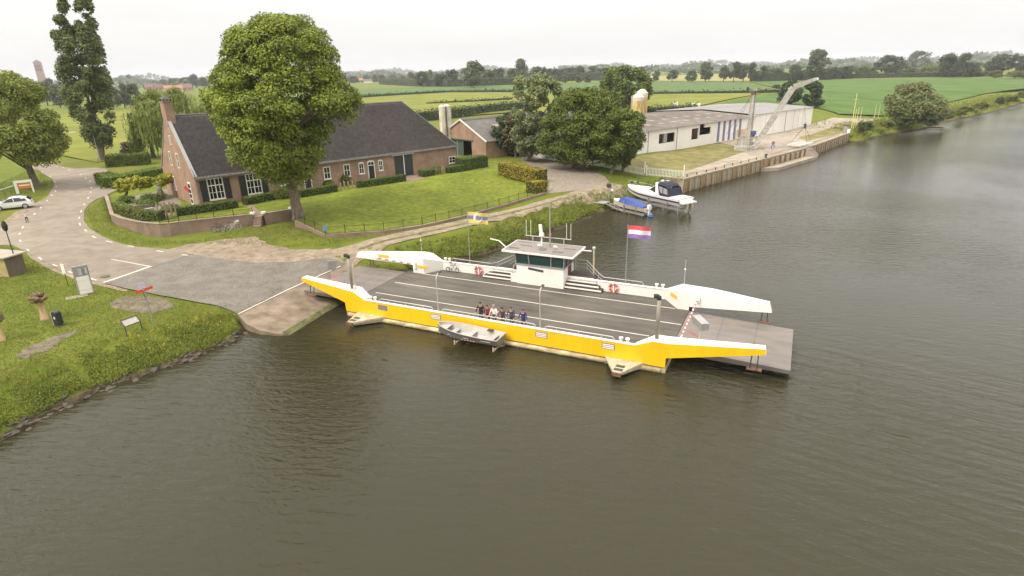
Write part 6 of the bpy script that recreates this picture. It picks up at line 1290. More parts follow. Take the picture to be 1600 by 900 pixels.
# street lamp
b = G(31,427); tip = P(1,352,7.3); lt = thing('street_lamp', 'dark green street lamp post with a black lantern beside the hut', 'street lamp', b); h_ = hgt(b, 3, 362)
MB().tube([(0,0,-.2),(0,0,1.1)], .09, 10).build('post_base', mat('lamp_green', (.02,.06,.05), .5), lt); MB().tube([(0,0,1.1),(0,0,h_)], [.055,.04], 8).build('post', MATS['lamp_green'], lt)
MB().lathe([(.10,h_),(.2,h_+.2),(.24,h_+.55),(.2,h_+.6),(.14,h_+.85),(.04,h_+.95)], 8).build('lantern', M_BLK, lt)
b = G(160,251); sl2 = thing('street_light', 'grey street light with a long arm in front of the poplar', 'street lamp', b+Vector((.5,-1.5,0))); h_ = hgt(b, 148, 206); MB().tube([(0,0,-.2),(0,0,h_-.4),(-.6,-.3,h_),(-2.6,-1.2,h_+.25)], [.09,.07,.05,.04], 8).build('post', M_STEEL, sl2); MB().obox((-3.0,-1.4,h_+.27), (.5,.22,.03), (-.06,.13,0), (0,0,.06)).build('lamp_head', M_WHT, sl2)
# hut
a = [G(15,433,.0), G(43,424,.0)]; d = a[1]-a[0]; ang = math.atan2(d.y, d.x); hu = thing('wooden_hut', 'small brown hut with a flat pale roof beside the street lamp', 'hut', a[0], ang); ln = d.xy.length; hh = hgt(a[0], 5, 404)
M_HUT = mat('hut_brown', (.135,.105,.075), .85, .15, 3, stretch=(1,1,.3))
B(0,ln,0,2.6,-.3,hh).build('wall', M_HUT, hu); B(-.03,-.004,0,2.6,-.3,hh-.02).build('side_panel', mat('hut_yellow', (.36,.29,.12), .8, .2, 3), hu)
for x in np.arange(.2, ln, .28): B(x-.012,x+.012,-.02,-.003,-.2,hh-.05).build('board', M_HUT, hu)
MB().add([(-.25,-.3,hh+.003),(ln+.25,-.3,hh+.003),(ln+.25,2.9,hh+.12),(-.25,2.9,hh+.12),(-.25,-.3,hh+.12),(ln+.25,-.3,hh+.12),(ln+.25,2.9,hh+.24),(-.25,2.9,hh+.24)], [(0,3,2,1),(4,5,6,7),(0,1,5,4),(1,2,6,5),(2,3,7,6),(3,0,4,7)]).build('roof', mat('pale_roof', (.34,.30,.25), .8, .12, 1.5), hu)
# sign on a post, information cabinet
b = G(107,447); sg = thing('post_sign', 'small white sign on a dark post left of the information cabinet', 'sign', b, R(-25)); h_ = hgt(b, 99, 412); MB().tube([(0,0,-.1),(0,0,h_)], .035, 6).build('post', M_DARK, sg); B(-.22,.22,-.05,-.02,h_-.62,h_).build('panel', M_WHT, sg); B(-.22,.22,-.05,-.02,h_-.85,h_-.66).build('lower_panel', M_WHT, sg)
b0, b1 = G(125,462), G(147,457.5); d = b1-b0; ang = math.atan2(d.y, d.x); ln = d.xy.length; ic = thing('information_cabinet', 'tall white information cabinet with a glazed top on the grass', 'information board', b0, ang); h_ = hgt((b0+b1)/2, 125, 416)
for x in (0, ln): B(x-.05,x+.05,-.06,.06,-.1,h_).build('post', M_STEEL, ic)
for k, (z0, z1) in enumerate(((.08,.42),(.44,1.25),(1.27,1.6))): B(.052,ln-.052,-.05,.05,z0,z1).build('panel', M_WHT, ic)
B(.052,ln-.052,-.04,.04,1.62,h_-.06).build('display_glass', glass_mat('display_glass', (.30,.30,.30)), ic); B(-.05,ln+.05,-.08,.08,h_+.001,h_+.06).build('top_rail', M_STEEL, ic)
for x in (.3, ln*.55): B(x,x+.5,-.06,-.042,1.75,h_-.2).build('map_sheet', mat('map_paper', (.42,.42,.42), .7, .15, 6), ic)
B(-1.0,ln*.5,-.5,.25,-.1,.03).build('footing', M_CONC, ic)
# pollard willow stumps, litter bin
M_STUMP = mat('pollard_bark', (.42,.27,.13), .9, .3, 4, c2=(.50,.36,.2), stretch=(1,1,.3)); M_HEAD = mat('pollard_head', (.16,.105,.06), .95, .35, 6)
for (x, y, yt, lab, hr) in ((70,499,462,'pollarded willow stump with a knobbly head beside the litter bin',.62),(2,532,494,'brown pollarded willow stump cut by the left edge',.55)):
    b = G(x, y); h_ = hgt(b, x-10, yt); pw = thing('pollard_willow', lab, 'tree stump', b, 0, 'pollard willow stumps'); MB().tube([(0,0,-.2),(0,0,.1),(.03,0,.6),(0,.02,h_-.5),(0,0,h_-.25)], [.36,.27,.22,.24,.34], 10).build('trunk', M_STUMP, pw, smooth=True)
    hd = MB()
    for k in range(26):
        v = sphere_pts(1)[0]; c = Vector((v[0]*hr*.75, v[1]*hr*.75, h_-.15+v[2]*.24)); hd.lathe([(.05,-.16),(.17,-.08),(.19,.04),(.10,.14)], 6, tuple(c))
    hd.build('head', M_HEAD, pw)
    for k in range(14): v = sphere_pts(1)[0]; MB().tube([(v[0]*.4,v[1]*.4,h_-.05),(v[0]*.65,v[1]*.65,h_+.25+.2*abs(v[2]))], [.02,.006], 5).build('twig', M_HEAD, pw)
b = G(93,508); lb = thing('litter_bin', 'black litter bin beside the pollarded willow stump', 'bin', b, R(-20)); B(-.24,.24,-.2,.2,.12,1.0).build('bin_body', M_BLK, lb); MB().prism([(-.24,1.001),(.24,1.001),(.2,1.1),(-.2,1.1)], -.2, .2).build('bin_lid', M_DARK, lb); B(-.34,-.245,-.18,.18,-.1,1.05).build('bin_post', M_LEAD, lb); B(-.06,.08,-.212,-.201,.55,.72).build('sticker', M_WHT, lb); B(-.5,.3,-.3,.3,-.1,.04).build('footing', M_DARK, lb)
# red arrow sign, information lectern
b = G(240,511); rs = thing('red_sign', 'red fingerboard on a tall grey post by the water', 'sign', b, R(10)); h_ = hgt(b, 224, 452); MB().tube([(0,0,-.2),(0,0,h_+.1)], .045, 8).build('post', M_STEEL, rs)
for s in (-1, 1): MB().obox((s*.34,-.06,h_-.05+s*.10), (.28,0,.08), (0,.02,0), (0,0,.1)).build('red_board', M_RED, rs)
MB().obox((-.12,-.05,h_+.32), (.26,0,0), (0,.015,0), (0,0,.2)).build('pale_board', mat('pale_lilac', (.42,.36,.42), .6), rs); MB().tube([(-.1,0,h_-.3),(-.02,0,h_-1.1)], .03, 6).build('stay', M_RUST, rs)
b0, b1 = G(199,526), G(223,517); d = b1-b0; ln = d.xy.length; lc = thing('information_lectern', 'sloping information lectern on two dark legs near the water', 'information board', b0, math.atan2(d.y, d.x))
for x in (0, ln): MB().tube([(x,0,-.1),(x,0,.75),(x,.35,1.15)], .035, 6).build('leg', M_DARK, lc)
MB().add([(.03,.02,.78),(ln-.03,.02,.78),(ln-.03,.38,1.14),(.03,.38,1.14)], [(0,1,2,3)]).build('panel', mat('lectern_panel', (.42,.38,.33), .5, .15, 5), lc, fix=False); MB().bar((0,0,.76),(ln,0,.76), .05).build('lower_edge', M_DARK, lc); MB().bar((0,.38,1.15),(ln,.38,1.15), .05).build('upper_edge', M_DARK, lc)
# parked car
c0, c1 = G(2,328), G(42,324); d = c1-c0; ang = math.atan2(d.y, d.x); car = thing('parked_car', 'white hatchback parked on the grass verge at the left edge', 'car', (c0+c1)/2, ang+math.pi)
M_CARP = mat('car_white', (.74,.73,.72), .25, .02, 2, coat=.5); M_CARG = glass_mat('car_glass', (.015,.017,.02))
W_ = .88
def carsec(x, ztop, zb=.28, w=W_, tum=.0): return [(x,-w*.94,zb),(x,-w,.55),(x,-w*.98,.80),(x,-w*.97+tum*0,min(.95,ztop)),(x,-(w-.22) if ztop > 1.0 else -w*.9,ztop),(x,(w-.22) if ztop > 1.0 else w*.9,ztop),(x,w*.97,min(.95,ztop)),(x,w*.98,.80),(x,w,.55),(x,w*.94,zb)]
secs = [carsec(2.12,.62,.34,.66),carsec(2.02,.74,.28,.80),carsec(1.6,.86),carsec(.98,.97),carsec(.28,1.38),carsec(-.2,1.47),carsec(-.9,1.46),carsec(-1.55,1.33),carsec(-1.98,1.0,.28,.85),carsec(-2.1,.72,.36,.78)]
cb = MB(); loft(cb, secs, closed=True, cap=True); cb.build('body', M_CARP, car, smooth=False)
for s in (-1, 1):
    MB().add([(.86,s*.872,.97),(.28,s*.70,1.34),(-.2,s*.69,1.42),(-.28,s*.875,.97)], [(0,1,2,3)]).build('side_window', M_CARG, car, fix=False); MB().add([(-.36,s*.875,.97),(-.28,s*.69,1.42),(-1.0,s*.69,1.40),(-1.5,s*.71,1.24),(-1.62,s*.865,.99)], [(0,1,2,3,4)]).build('side_window', M_CARG, car, fix=False)
    MB().obox((.92,s*1.0,1.0), (.08,0,0), (0,.1,0), (0,0,.07)).build('mirror', M_CARP, car); MB().obox((-2.0,s*.66,.82), (.08,0,0), (0,.14,0), (0,0,.08)).build('tail_light', M_RED, car); MB().obox((2.0,s*.62,.66), (.09,0,0), (0,.16,0), (0,0,.06)).build('headlight', mat('lamp_glass', (.6,.6,.6), .2), car)
    for x in (1.32,-1.3):
        wl = MB().tube([(x,s*.90,.32),(x,s*.70,.32)], .33, 20).build('wheel', M_BLK, car); MB().tube([(x,s*.915,.32),(x,s*.88,.32)], .22, 14).build('rim', M_STEEL, wl)
MB().add([(1.0,-.80,1.0),(1.0,.80,1.0),(.30,.64,1.385),(.30,-.64,1.385)], [(0,1,2,3)]).build('windscreen', M_CARG, car, fix=False); MB().add([(-1.58,-.62,1.335),(-1.58,.62,1.335),(-1.98,.72,1.03),(-1.98,-.72,1.03)], [(0,1,2,3)]).build('rear_window', M_CARG, car, fix=False)
for oo in car.children:
    if oo.name.startswith(('windscreen','rear_window')):
        for v in oo.data.vertices: v.co.x += .02 if oo.name.startswith('wind') else -.02; v.co.z += .012
    if oo.name.startswith('side_window'):
        for v in oo.data.vertices: v.co.y *= 1.012
b = G(28,303); gt = thing('roadside_sign', 'white and orange frame sign on the grass behind the parked car', 'sign', b, R(38)); MORG = mat('sign_orange', (.66,.16,.03), .5)
B(-.15,.2,-.05,.05,-.1,1.5).build('left_leg', M_WHT, gt); B(1.75,1.95,-.05,.05,-.1,1.5).build('right_leg', M_WHT, gt); B(-.15,1.95,-.06,.06,1.501,1.85).build('top_bar', M_WHT, gt); B(.21,1.74,-.04,.04,.7,1.3).build('orange_panel', MORG, gt); B(.4,1.6,-.055,-.041,1.05,1.22).build('white_stripe', M_WHT, gt); MB().tube([(-.2,0,1.2),(-3.8,-.3,.4)], .06, 8).build('barrier_pole', mat('pale_blue', (.42,.47,.50), .5), gt)
# ------------------------------------------------------------------ fields and the country behind
def field(name, px, m_, z=3.7, dz=.3): return drape(name, [tuple(P(x, y, z)[:2]) for x, y in px], dz, m_, step=40.0)
M_CROP = mat('crop_blue_green', (.085,.135,.045), .95, .12, .12, c2=(.10,.15,.05), spec=.1); M_YG = mat('hay_field', (.15,.165,.028), .95, .14, .06, c2=(.18,.19,.035), spec=.1); M_RF = mat('beet_field', (.070,.125,.028), .95, .14, .10, c2=(.09,.145,.035), spec=.1, stretch=(1,.3,1)); M_STUB = mat('straw_field', (.26,.24,.10), .95, .15, .05, spec=.1)
field('crop_field', [(420,152),(560,139.5),(700,135),(860,131),(1000,127),(1160,127.5),(1230,142),(1020,145.5),(800,143.5),(700,143.5),(560,152.5),(420,166)], M_CROP)
field('hay_field', [(420,166),(560,152.5),(700,143.5),(800,143.5),(1020,145.5),(1190,144),(1100,163),(1030,180),(930,182),(800,175),(690,182),(600,186),(420,190)], M_YG, dz=.34)
field('beet_field', [(1170,127.5),(1300,124.5),(1480,121.5),(1600,121),(1700,124),(1680,135),(1600,139),(1540,146),(1480,158),(1440,172),(1390,178),(1310,178),(1268,166),(1180,164),(1110,166),(1200,147),(1235,142)], M_RF, z=3.3, dz=.38)
field('straw_field', [(1010,119),(1100,116),(1180,114),(1240,117),(1200,125),(1100,126),(1010,126)], M_STUB, dz=.28)
field('meadow', [(70,190),(120,170),(215,168),(215,245),(150,254),(90,240)], M_YG, z=4.0, dz=.12)
LFB = [leaf_mat('far_leaves_a', (.050,.075,.022), (.125,.155,.045), .3), leaf_mat('far_leaves_b', (.036,.055,.022), (.090,.115,.042), .3), leaf_mat('far_leaves_c', (.085,.105,.024), (.20,.21,.045), .3), leaf_mat('far_leaves_d', (.065,.080,.040), (.135,.150,.075), .3)]
def far_mesh(kind, shape):
    if shape == 0: rows = [(0.18,.34),(.35,.48),(.55,.5),(.75,.42),(.92,.22)]
    elif shape == 1: rows = [(.12,.22),(.3,.34),(.5,.32),(.7,.3),(.85,.24),(.97,.12)]
    else: rows = [(.10,.42),(.3,.5),(.55,.46),(.8,.3)]
    zs = np.array([r_[0] for r_ in rows]); ws = np.array([r_[1] for r_ in rows]); lobes = []
    for i in range(34):
        z = rng.uniform(zs[0], zs[-1]); w = np.interp(z, zs, ws); rl = rng.uniform(.09,.17); a = rng.uniform(0, 2*math.pi); rr_ = max(w-rl*.8, 0)*rng.uniform(.5,1); lobes.append((rr_*math.cos(a), rr_*math.sin(a), min(z, 1-rl*.8), rl, rl, rl*.85))
    return crown_mesh('crown', lobes, 2600, .085, LFB[kind], .4, .5)
FARM = {}
FTR = MB().tube([(0,0,-.06),(0,0,.15),(.01,0,.55)], [.030,.024,.012], 7).mesh('trunk', M_BARK)
def far_tree(x, y, yt, w, kind, shape, label, zb=3.6, name='field_tree', group='trees along the far fields'):
    b = P(x, y, zb); H = hgt(b, x, yt); l0, _ = lat(b, x-w/2, (y+yt)/2); l1, _ = lat(b, x+w/2, (y+yt)/2); W = l1-l0
    k = (kind, shape, rng.integers(0, 2))
    if k not in FARM: FARM[k] = far_mesh(kind, shape)
    r_ = thing(name, label, 'tree', b, rng.uniform(0, 6.28), group); s = W/(1.0 if shape != 1 else .7)
    link('crown', FARM[k], r_, scale=(s, s, H)); link('trunk', FTR, r_, scale=(H, H, H)); return r_
KIN = ('mid green','dark','yellow green','pale grey green'); SHP = ('round','tall slim','broad bushy')
FT = [(597,129,116,15,1,0),(614,128,116,15,2,0),(629,131,118,15,0,0),(643,133,112,14,2,1),(660,136,110,24,1,0),(672,134,109,17,2,0),(690,136,112,30,1,2),(706,136,107,28,1,0),(740,137,96,50,0,0),(764,134,109,30,0,0),(779,132,105,25,1,0),(800,132,107,26,0,0),(814,131,93,25,3,1),(842,130,103,36,1,0),(862,130,106,26,1,0),
 (874,127,107,24,1,0),(890,126,104,28,1,0),(907,125,103,26,1,0),(924,125,103,26,1,0),(941,125,105,26,1,0),(882,131,117,15,0,0),(904,130,117,12,0,0),(918,130,113,17,0,0),(1001,117,104,26,1,0),(1025,127,111,17,0,0),(1050,127,109,20,1,0),(1080,128,110,22,0,0),(1102,127,97,27,0,0),(1130,127,103,19,0,0),(1146,127,97,25,1,0),(1161,127,100,18,1,0),(1176,127,98,22,1,0),(1190,126,103,20,1,0),(1211,125,104,36,1,2),(1241,125,100,26,1,0),(1275,124,78,40,0,1),(1258,124,106,24,1,2),(1300,123,102,34,1,2),(1322,122,100,30,1,2),(1345,121,101,34,0,2),
 (1386,119,85,56,1,0),(1360,120,102,34,0,2),(1432,108,80,46,3,0),(1420,119,100,40,0,2),(1450,119,100,40,2,2),(1482,120,84,50,1,0),(1505,120,83,34,1,0),(1520,119,94,36,0,2),(1545,117,95,36,0,0),(1565,117,83,60,1,0),(1598,115,86,36,1,0),(1625,116,88,50,1,0),
 (308,137,116,24,1,0),(322,137,121,22,1,0),(290,136,120,22,1,0),(272,136,122,20,0,0),(255,134,124,18,1,0),(236,133,124,18,0,0),(178,172,129,30,3,0),(196,170,130,30,3,0),(212,168,131,30,0,0),(160,174,132,32,3,0),(95,168,132,34,0,0),(75,165,128,34,1,0),(50,150,121,24,1,0),(84,150,122,26,1,0),(20,150,122,30,1,0),(573,127,117,16,0,0),(586,128,116,12,3,0),(553,131,118,18,1,0),(537,133,117,20,1,0)]
ORD = ['first','second','third','fourth','fifth','sixth','seventh','eighth','ninth','tenth','eleventh','twelfth','thirteenth','fourteenth','fifteenth','sixteenth','seventeenth','eighteenth','nineteenth','twentieth','twenty first','twenty second','twenty third']
_place = lambda x: 'beside the village' if x < 340 else 'above the farmhouse roof' if x < 665 else 'above the low barn roof' if x < 870 else 'above the dark tree clump' if x < 1010 else 'above the white shed' if x < 1230 else 'above the quay end' if x < 1400 else 'above the far river bank'
_cnt = {}
for t in sorted(FT, key=lambda q: q[0]):
    nm = f'{KIN[t[4]]} {SHP[t[5]]} far tree'; k = (nm, _place(t[0])); i = _cnt.get(k, 0); _cnt[k] = i+1
    far_tree(*t, f'{ORD[i]} {nm} from left {_place(t[0])}')
for i, (x, y, h_, w) in enumerate(((543,149,5,6),(577,149,4,5),(759,142,5,5),(770,142,4,5),(1076,145,6,4),(1168,143,8,6),(1212,138,7,16),(1345,117.5,6,14),(1555,121,13,30),(1585,122,13,36),(1610,122,14,40))): far_tree(x, y, y-h_, w, 1 if i < 8 else 2, 2, f'{ORD[i]} low bush from the left standing out in the far fields', name='field_bush', group='bushes in the far fields')
# bank shrubs right of the quay
for i, (x, y, h_, w, k) in enumerate(((1352,205,18,34,0),(1384,200,14,30,2),(1412,196,16,34,0),(1462,190,30,44,2),(1450,196,22,36,1),(1480,186,18,30,2),(1510,176,12,34,2),(1532,171,13,28,2),(1561,163,14,18,1),(1580,159,12,30,2),(1600,154,14,34,2),(1500,180,10,26,2))): far_tree(x, y, y-h_, w, k, 2, f'{ORD[i]} leafy bank shrub from the quay end towards the right edge', zb=2.0, name='bank_shrub', group='shrubs on the far river bank')
lg = MB().tube([P(1428,201.5,.25),P(1450,199,.4),P(1474,199.5,.3)], [.3,.25,.18], 8).build('driftwood_log', M_BARK); tag(lg, 'grey driftwood trunk lying in the water under the riverside tree', 'log')
def far_hedge(label, px, h, w, m_, z=3.6): return hedge(label, [P(x, y, z) for x, y in px], w, h, m_, dens=3.0, size=1.0, rag=.5, name='field_hedge', core=mat('far_hedge_core', (.03,.042,.014), .95, .3, .6), group='hedges between the fields')
far_hedge('dark hedge line between the blue green crop and the hay field', [(1020,146),(1160,144),(1235,142)], .8, 1.6, LFB[1]); far_hedge('low ragged hedge line left of the far crop field', [(560,152.5),(620,148),(700,143.5),(800,143)], 1.0, 2.0, LFB[1]); far_hedge('thin hedge crossing the hay field behind the silo shafts', [(670,163),(740,159),(800,155)], .8, 1.6, LFB[1])
far_hedge('tall dark hedge behind the barn roof', [(652,189),(700,184),(760,176),(838,168)], 2.6, 3.0, LFB[0]); far_hedge('hedge bank below the far trees at the right', [(1290,123),(1400,121),(1550,119)], 3.6, 6.0, LFB[1], 3.3); far_hedge('scrubby hedge behind the white shed roof', [(1012,179),(1060,176),(1090,173)], 2.0, 4.0, LFB[0], 3.3)
far_hedge('undergrowth below the far trees above the farmhouse', [(592,131),(650,135),(700,136.5),(770,134.5),(870,131)], 7.0, 8.0, LFB[0]); far_hedge('undergrowth below the wood above the dark tree clump', [(868,127.5),(905,126),(955,125.5)], 9.0, 10.0, LFB[1]); far_hedge('undergrowth below the far trees above the quay end', [(1175,126.5),(1240,125),(1300,123.5)], 6.0, 8.0, LFB[1])
for i, (x, y) in enumerate(((1055,168),(1087,170))): o_ = B(-1.5 if i else -.8,1.5 if i else .8,-.6,.6,0,1.8).build('white_container', M_SHW, loc=P(x, y, 3.4)+Vector((0,0,.3))); tag(o_, ('small white tank among the scrub behind the shed','pale crate behind the shed roof ridge')[i], 'container')
# church and village
b = P(69,137,4.0); dist = math.hypot(b.x, b.y); ch_ = thing('church_tower', 'tall brick church tower with a pointed roof on the left skyline', 'church tower', b, R(30)); w2 = abs(lat(b,76,125)[0]-lat(b,61,125)[0])/2*.8; h_ = hgt(b,53,97); BRC = mat('far_brick', (.34,.19,.13), .9, .08, .3)
B(-w2,w2,-w2,w2,-2,h_).build('tower', BRC, ch_); MB().add([(-w2*1.03,-w2*1.03,h_),(w2*1.03,-w2*1.03,h_),(w2*1.03,w2*1.03,h_),(-w2*1.03,w2*1.03,h_),(0,-w2*.3,h_*1.1),(0,w2*.3,h_*1.1)], [(0,1,4),(1,2,5,4),(2,3,5),(3,0,4,5)]).build('tower_roof', mat('far_slate', (.14,.12,.12), .8), ch_)
for s in (-.5,0,.5):
    for k in range(2): B(w2*s-w2*.15,w2*s+w2*.15,-w2*1.02,-w2*1.001,h_*(.66+.14*k),h_*(.76+.14*k)).build('belfry_opening', M_DARK, ch_); B(-w2*1.02,-w2*1.001,w2*s-w2*.15,w2*s+w2*.15,h_*(.66+.14*k),h_*(.76+.14*k)).build('belfry_opening', M_DARK, ch_)
def far_house(x, y, wm, dm, hm, rm, wallc, roofc, label, yaw):
    b = P(x, y, 4.0); r_ = thing('village_house', label, 'house', b, yaw, 'village houses on the skyline'); B(-wm/2,wm/2,-dm/2,dm/2,-.5,hm).build('wall', wallc, r_)
    MB().prism([(-dm/2-.3,hm+.01),(dm/2+.3,hm+.01),(0,hm+rm)], -wm/2-.3, wm/2+.3, axis='x').build('roof', roofc, r_)
    for i in range(3): xx = -wm/2+wm*(i+.5)/3; B(xx-.6,xx+.6,-dm/2-.06,-dm/2-.005,.9,2.2).build('window', M_PANE, r_)
    B(wm*.2,wm*.2+.7,-.4,.4,hm+rm*.5,hm+rm+.9).build('chimney', BRC, r_)
RB = mat('roof_brown', (.17,.10,.08), .85, .1, .4); RO = mat('roof_orange', (.36,.17,.09), .85, .1, .4); WWH = mat('far_white_wall', (.66,.62,.56), .8)
far_house(236,139,16,9,3,5,BRC,RB,'brown roofed village house left of the chimney line',R(20)); far_house(249,140,14,9,3,5,BRC,RB,'brown roofed village house in the middle of the skyline',R(50)); far_house(272,143,20,9,3.2,4,WWH,RO,'white walled village house with an orange roof',R(25)); far_house(291,141,16,9,3,5,BRC,RB,'brown roofed house right of the white walled house',R(15)); far_house(562,128,12,9,3,4,BRC,RO,'orange roofed far house right of the linden',R(20)); far_house(575,129,14,8,3,3,WWH,RB,'pale far farm buildings right of the linden',R(10))
# distant woods along the horizon
C = []; Nn = []; S = []
for dist, n_, hh in ((1300,2200,15),(1900,3200,20),(2900,3800,28),(4300,3200,38)):
    a = rng.uniform(R(-50), R(50), n_); hprof = hh*(.55+.35*np.sin(a*37+dist)+.25*np.sin(a*91+1.3*dist)); hprof = np.maximum(hprof, hh*.15); z = rng.random(n_)**.7*hprof; dd_ = dist*rng.uniform(.94,1.06,n_)
    C.append(np.stack([np.sin(a)*dd_, np.cos(a)*dd_, 3.5+z], 1)); Nn.append(np.stack([-np.sin(a), -np.cos(a), .6+0*a], 1)+rng.normal(0,.4,(n_,3))); S.append(rng.uniform(.5,1.1,n_)*dist*.007)
V, F = leaf_quads(np.vstack(C), np.vstack(Nn), np.concatenate(S), .8); fw = link('distant_woods', fast_mesh('distant_woods', V, F, LFB[1])); tag(fw, 'hazy distant woods along the horizon', 'woods', kind='stuff')
# ------------------------------------------------------------------ bank vegetation, grass, stones
def polyline_pts(pts, n):
    pts = [np.array(p[:2]) for p in pts]; seg = [np.linalg.norm(b-a) for a, b in zip(pts, pts[1:])]; cum = np.cumsum([0]+seg); t = rng.uniform(0, cum[-1], n); out = np.empty((n,2)); nor = np.empty((n,2))
    for i in range(len(seg)):
        m_ = (t >= cum[i]) & (t <= cum[i+1]); f = ((t[m_]-cum[i])/max(seg[i],1e-6))[:,None]; out[m_] = pts[i]+(pts[i+1]-pts[i])*f; d = (pts[i+1]-pts[i])/max(seg[i],1e-6); nor[m_] = (-d[1], d[0])
    return out, nor
def weeds(name, label, base, n_blade, h0, h1, size, m_, lean=.5, asp=.26):
    """base (n,2) clump centres: arching leaf blades"""
    Z = height(base[:,0], base[:,1]); ok = Z > .06; base = base[ok]; Z = Z[ok]; n = len(base); k = n_blade
    H = np.repeat(rng.uniform(h0, h1, n), k); B0 = np.repeat(np.column_stack([base, Z]), k, 0); a = rng.uniform(0, 2*math.pi, n*k); r_ = rng.random(n*k)
    C = B0+np.column_stack([np.cos(a)*r_*H*lean, np.sin(a)*r_*H*lean, H*rng.uniform(.15,1,n*k)]); Nn = np.column_stack([np.cos(a), np.sin(a), rng.uniform(.2,1.2,n*k)])+rng.normal(0,.3,(n*k,3))
    V, F = leaf_quads(C, Nn, size*rng.uniform(.6,1.4,n*k), asp, -1.2); o_ = link(name, fast_mesh(name, V, F, m_)); tag(o_, label, 'vegetation', kind='stuff'); return o_
M_W1 = leaf_mat('weed_leaves', (.095,.135,.016), (.275,.310,.040), .4); M_W2 = leaf_mat('bank_grass', (.115,.145,.018), (.255,.275,.042), .4); M_W3 = leaf_mat('dock_red', (.20,.11,.03), (.34,.20,.06), .3); M_W4 = leaf_mat('yellow_flower', (.28,.27,.03), (.48,.45,.06), .3)
bl = [P(x, y, 0) for x, y in [(-60,720)]+BANK]; q, nr = polyline_pts(bl, 6500); off = .40+rng.gamma(1.5, .7, (6500,1)); weeds('bank_weeds', 'rank green weeds along the near left bank', q+nr*off, 12, .08, .42, .12, M_W1)
bk = [P(x, y, 0) for x, y in BACK]; q, nr = polyline_pts(bk, 5200); off = .3+np.minimum(rng.gamma(1.7, .65, (5200,1)), 2.8); weeds('bank_weeds', 'thick weeds on the bank behind the ferry', q+nr*off, 11, .15, .6, .2, M_W1)
fb = [P(x, y, 0) for x, y in [(1336,220)]+FARB]; q, nr = polyline_pts(fb, 2600); off = .5+rng.gamma(2.0, 2.2, (2600,1)); weeds('bank_weeds', 'weeds on the far river bank beyond the quay', q+nr*off, 8, .4, 1.3, .5, M_W2)
q, nr = polyline_pts(bl, 260); off = 1.2+rng.gamma(2.0, 1.2, (260,1)); cl_ = q+nr*off; weeds('dock_stalks', 'rusty dock stalks among the left bank weeds', cl_[rng.choice(260, 70)], 8, .6, 1.1, .16, M_W3, .15); q, nr = polyline_pts([P(x,y,0) for x,y in [(230,585),(300,560),(350,540),(383,521)]], 60); weeds('bank_flowers', 'yellow flowering weeds near the slip', q+nr*(1.2+2*rng.random((60,1))), 12, .4, .8, .14, M_W4, .3)
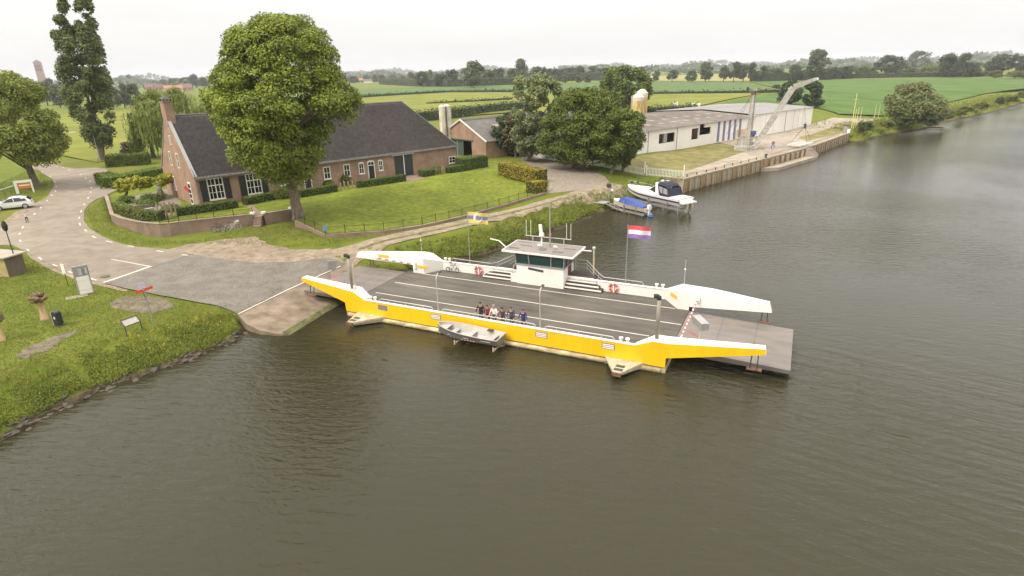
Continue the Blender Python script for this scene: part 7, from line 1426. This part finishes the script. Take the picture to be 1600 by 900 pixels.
# short grass on the left bank, verges and edges
LB = np.array(gpoly([(-60,384),(20,386),(50,406),(100,432),(163,446),(245,464),(345,483),(371,492),(383,515),(300,552),(150,605),(-60,700)]))
def scatter(poly, n):
    lo, hi = poly.min(0), poly.max(0); p = rng.uniform(lo, hi, (n*4,2)); p = p[inside(p[:,0], p[:,1], poly)]; return p[:n]
pts = scatter(LB, 30000); bp1 = np.array(gpoly([(176,484),(190,465),(262,468),(270,477),(220,489)])); bp2 = np.array(gpoly([(25,555),(75,529),(128,516),(85,540),(40,560)])); pts = pts[~(inside(pts[:,0],pts[:,1],bp1) | inside(pts[:,0],pts[:,1],bp2)) | (rng.random(len(pts)) < .3)]
weeds('grass', 'short rough grass on the left bank', pts, 5, .02, .09, .085, M_W2, .9, .2)
for nm, lab, px in (('grass','rough grass on the verge below the garden wall',[(131,330),(166,308),(174,352),(215,374),(300,377),(398,356),(460,352),(505,372),(420,384),(300,382),(212,385),(150,364)]),('grass','rough grass between the track and the water',[(540,404),(640,384),(740,362),(930,304),(945,325),(850,362),(740,398),(640,420)]),('grass','rough grass between lawn edging and track',[(440,386),(512,373),(600,366),(722,342),(850,304),(852,306),(722,344.5),(600,370),(500,385)]),('grass','long grass under the trees beside the drive',[(820,250),(945,262),(1000,275),(1060,285),(960,290),(945,276),(885,256)]),('grass','rough grass at the left road side',[(-40,300),(56,262),(82,282),(70,306),(45,322),(-40,345)])):
    poly = np.array(gpoly(px)); weeds(nm, lab, scatter(poly, 6000), 4, .04, .15, .12, M_W2 if 'verge' in lab else M_W1, .9)
# stones at the waterline
SM = []
M_STONE = mat('bank_stone', (.045,.038,.028), .7, .3, 3, c2=(.085,.07,.052), bump=.5, bscale=8)
for k in range(4):
    bm = bmesh.new(); bmesh.ops.create_icosphere(bm, subdivisions=1, radius=1)
    for v in bm.verts: v.co *= rng.uniform(.75, 1.2)
    me = bpy.data.meshes.new('stone'); bm.to_mesh(me); bm.free(); me.materials.append(M_STONE); SM.append(me)
q, nr = polyline_pts([P(x, y, 0) for x, y in [(-20,698)]+BANK[:-1]], 90); q = q+nr*rng.normal(.12, .3, (90,1))
for i, (x, y) in enumerate(q): s = rng.uniform(.10, .34)*rng.uniform(.6,1); link('stone', SM[i % 4], terrain, loc=(x, y, max(hz(x, y), -.05)-s*.05), rot=(rng.uniform(-.3,.3), rng.uniform(-.3,.3), rng.uniform(0,6)), scale=(s*1.5, s, s*.55))
# ------------------------------------------------------------------ thin haze over the whole place
hm = bpy.data.materials.new('haze_air'); hm.use_nodes = True; hnt = hm.node_tree; hnt.nodes.clear()
ho = hnt.nodes.new('ShaderNodeOutputMaterial'); hv = hnt.nodes.new('ShaderNodeVolumePrincipled'); hv.inputs['Color'].default_value = (0.93, 0.95, 1.0, 1); hv.inputs['Density'].default_value = 0.00014; hv.inputs['Anisotropy'].default_value = 0.0
hnt.links.new(hv.outputs[0], ho.inputs['Volume'])
ex_, ey_ = max(abs(GX[0]), GX[-1], 9000)+150, max(GY[-1], 9000)+150
hz_o = B(-ex_, ex_, -800, ey_, -4.0, 110.0).build('haze', hm); tag(hz_o, 'thin pale summer haze in the air', 'haze', kind='stuff')
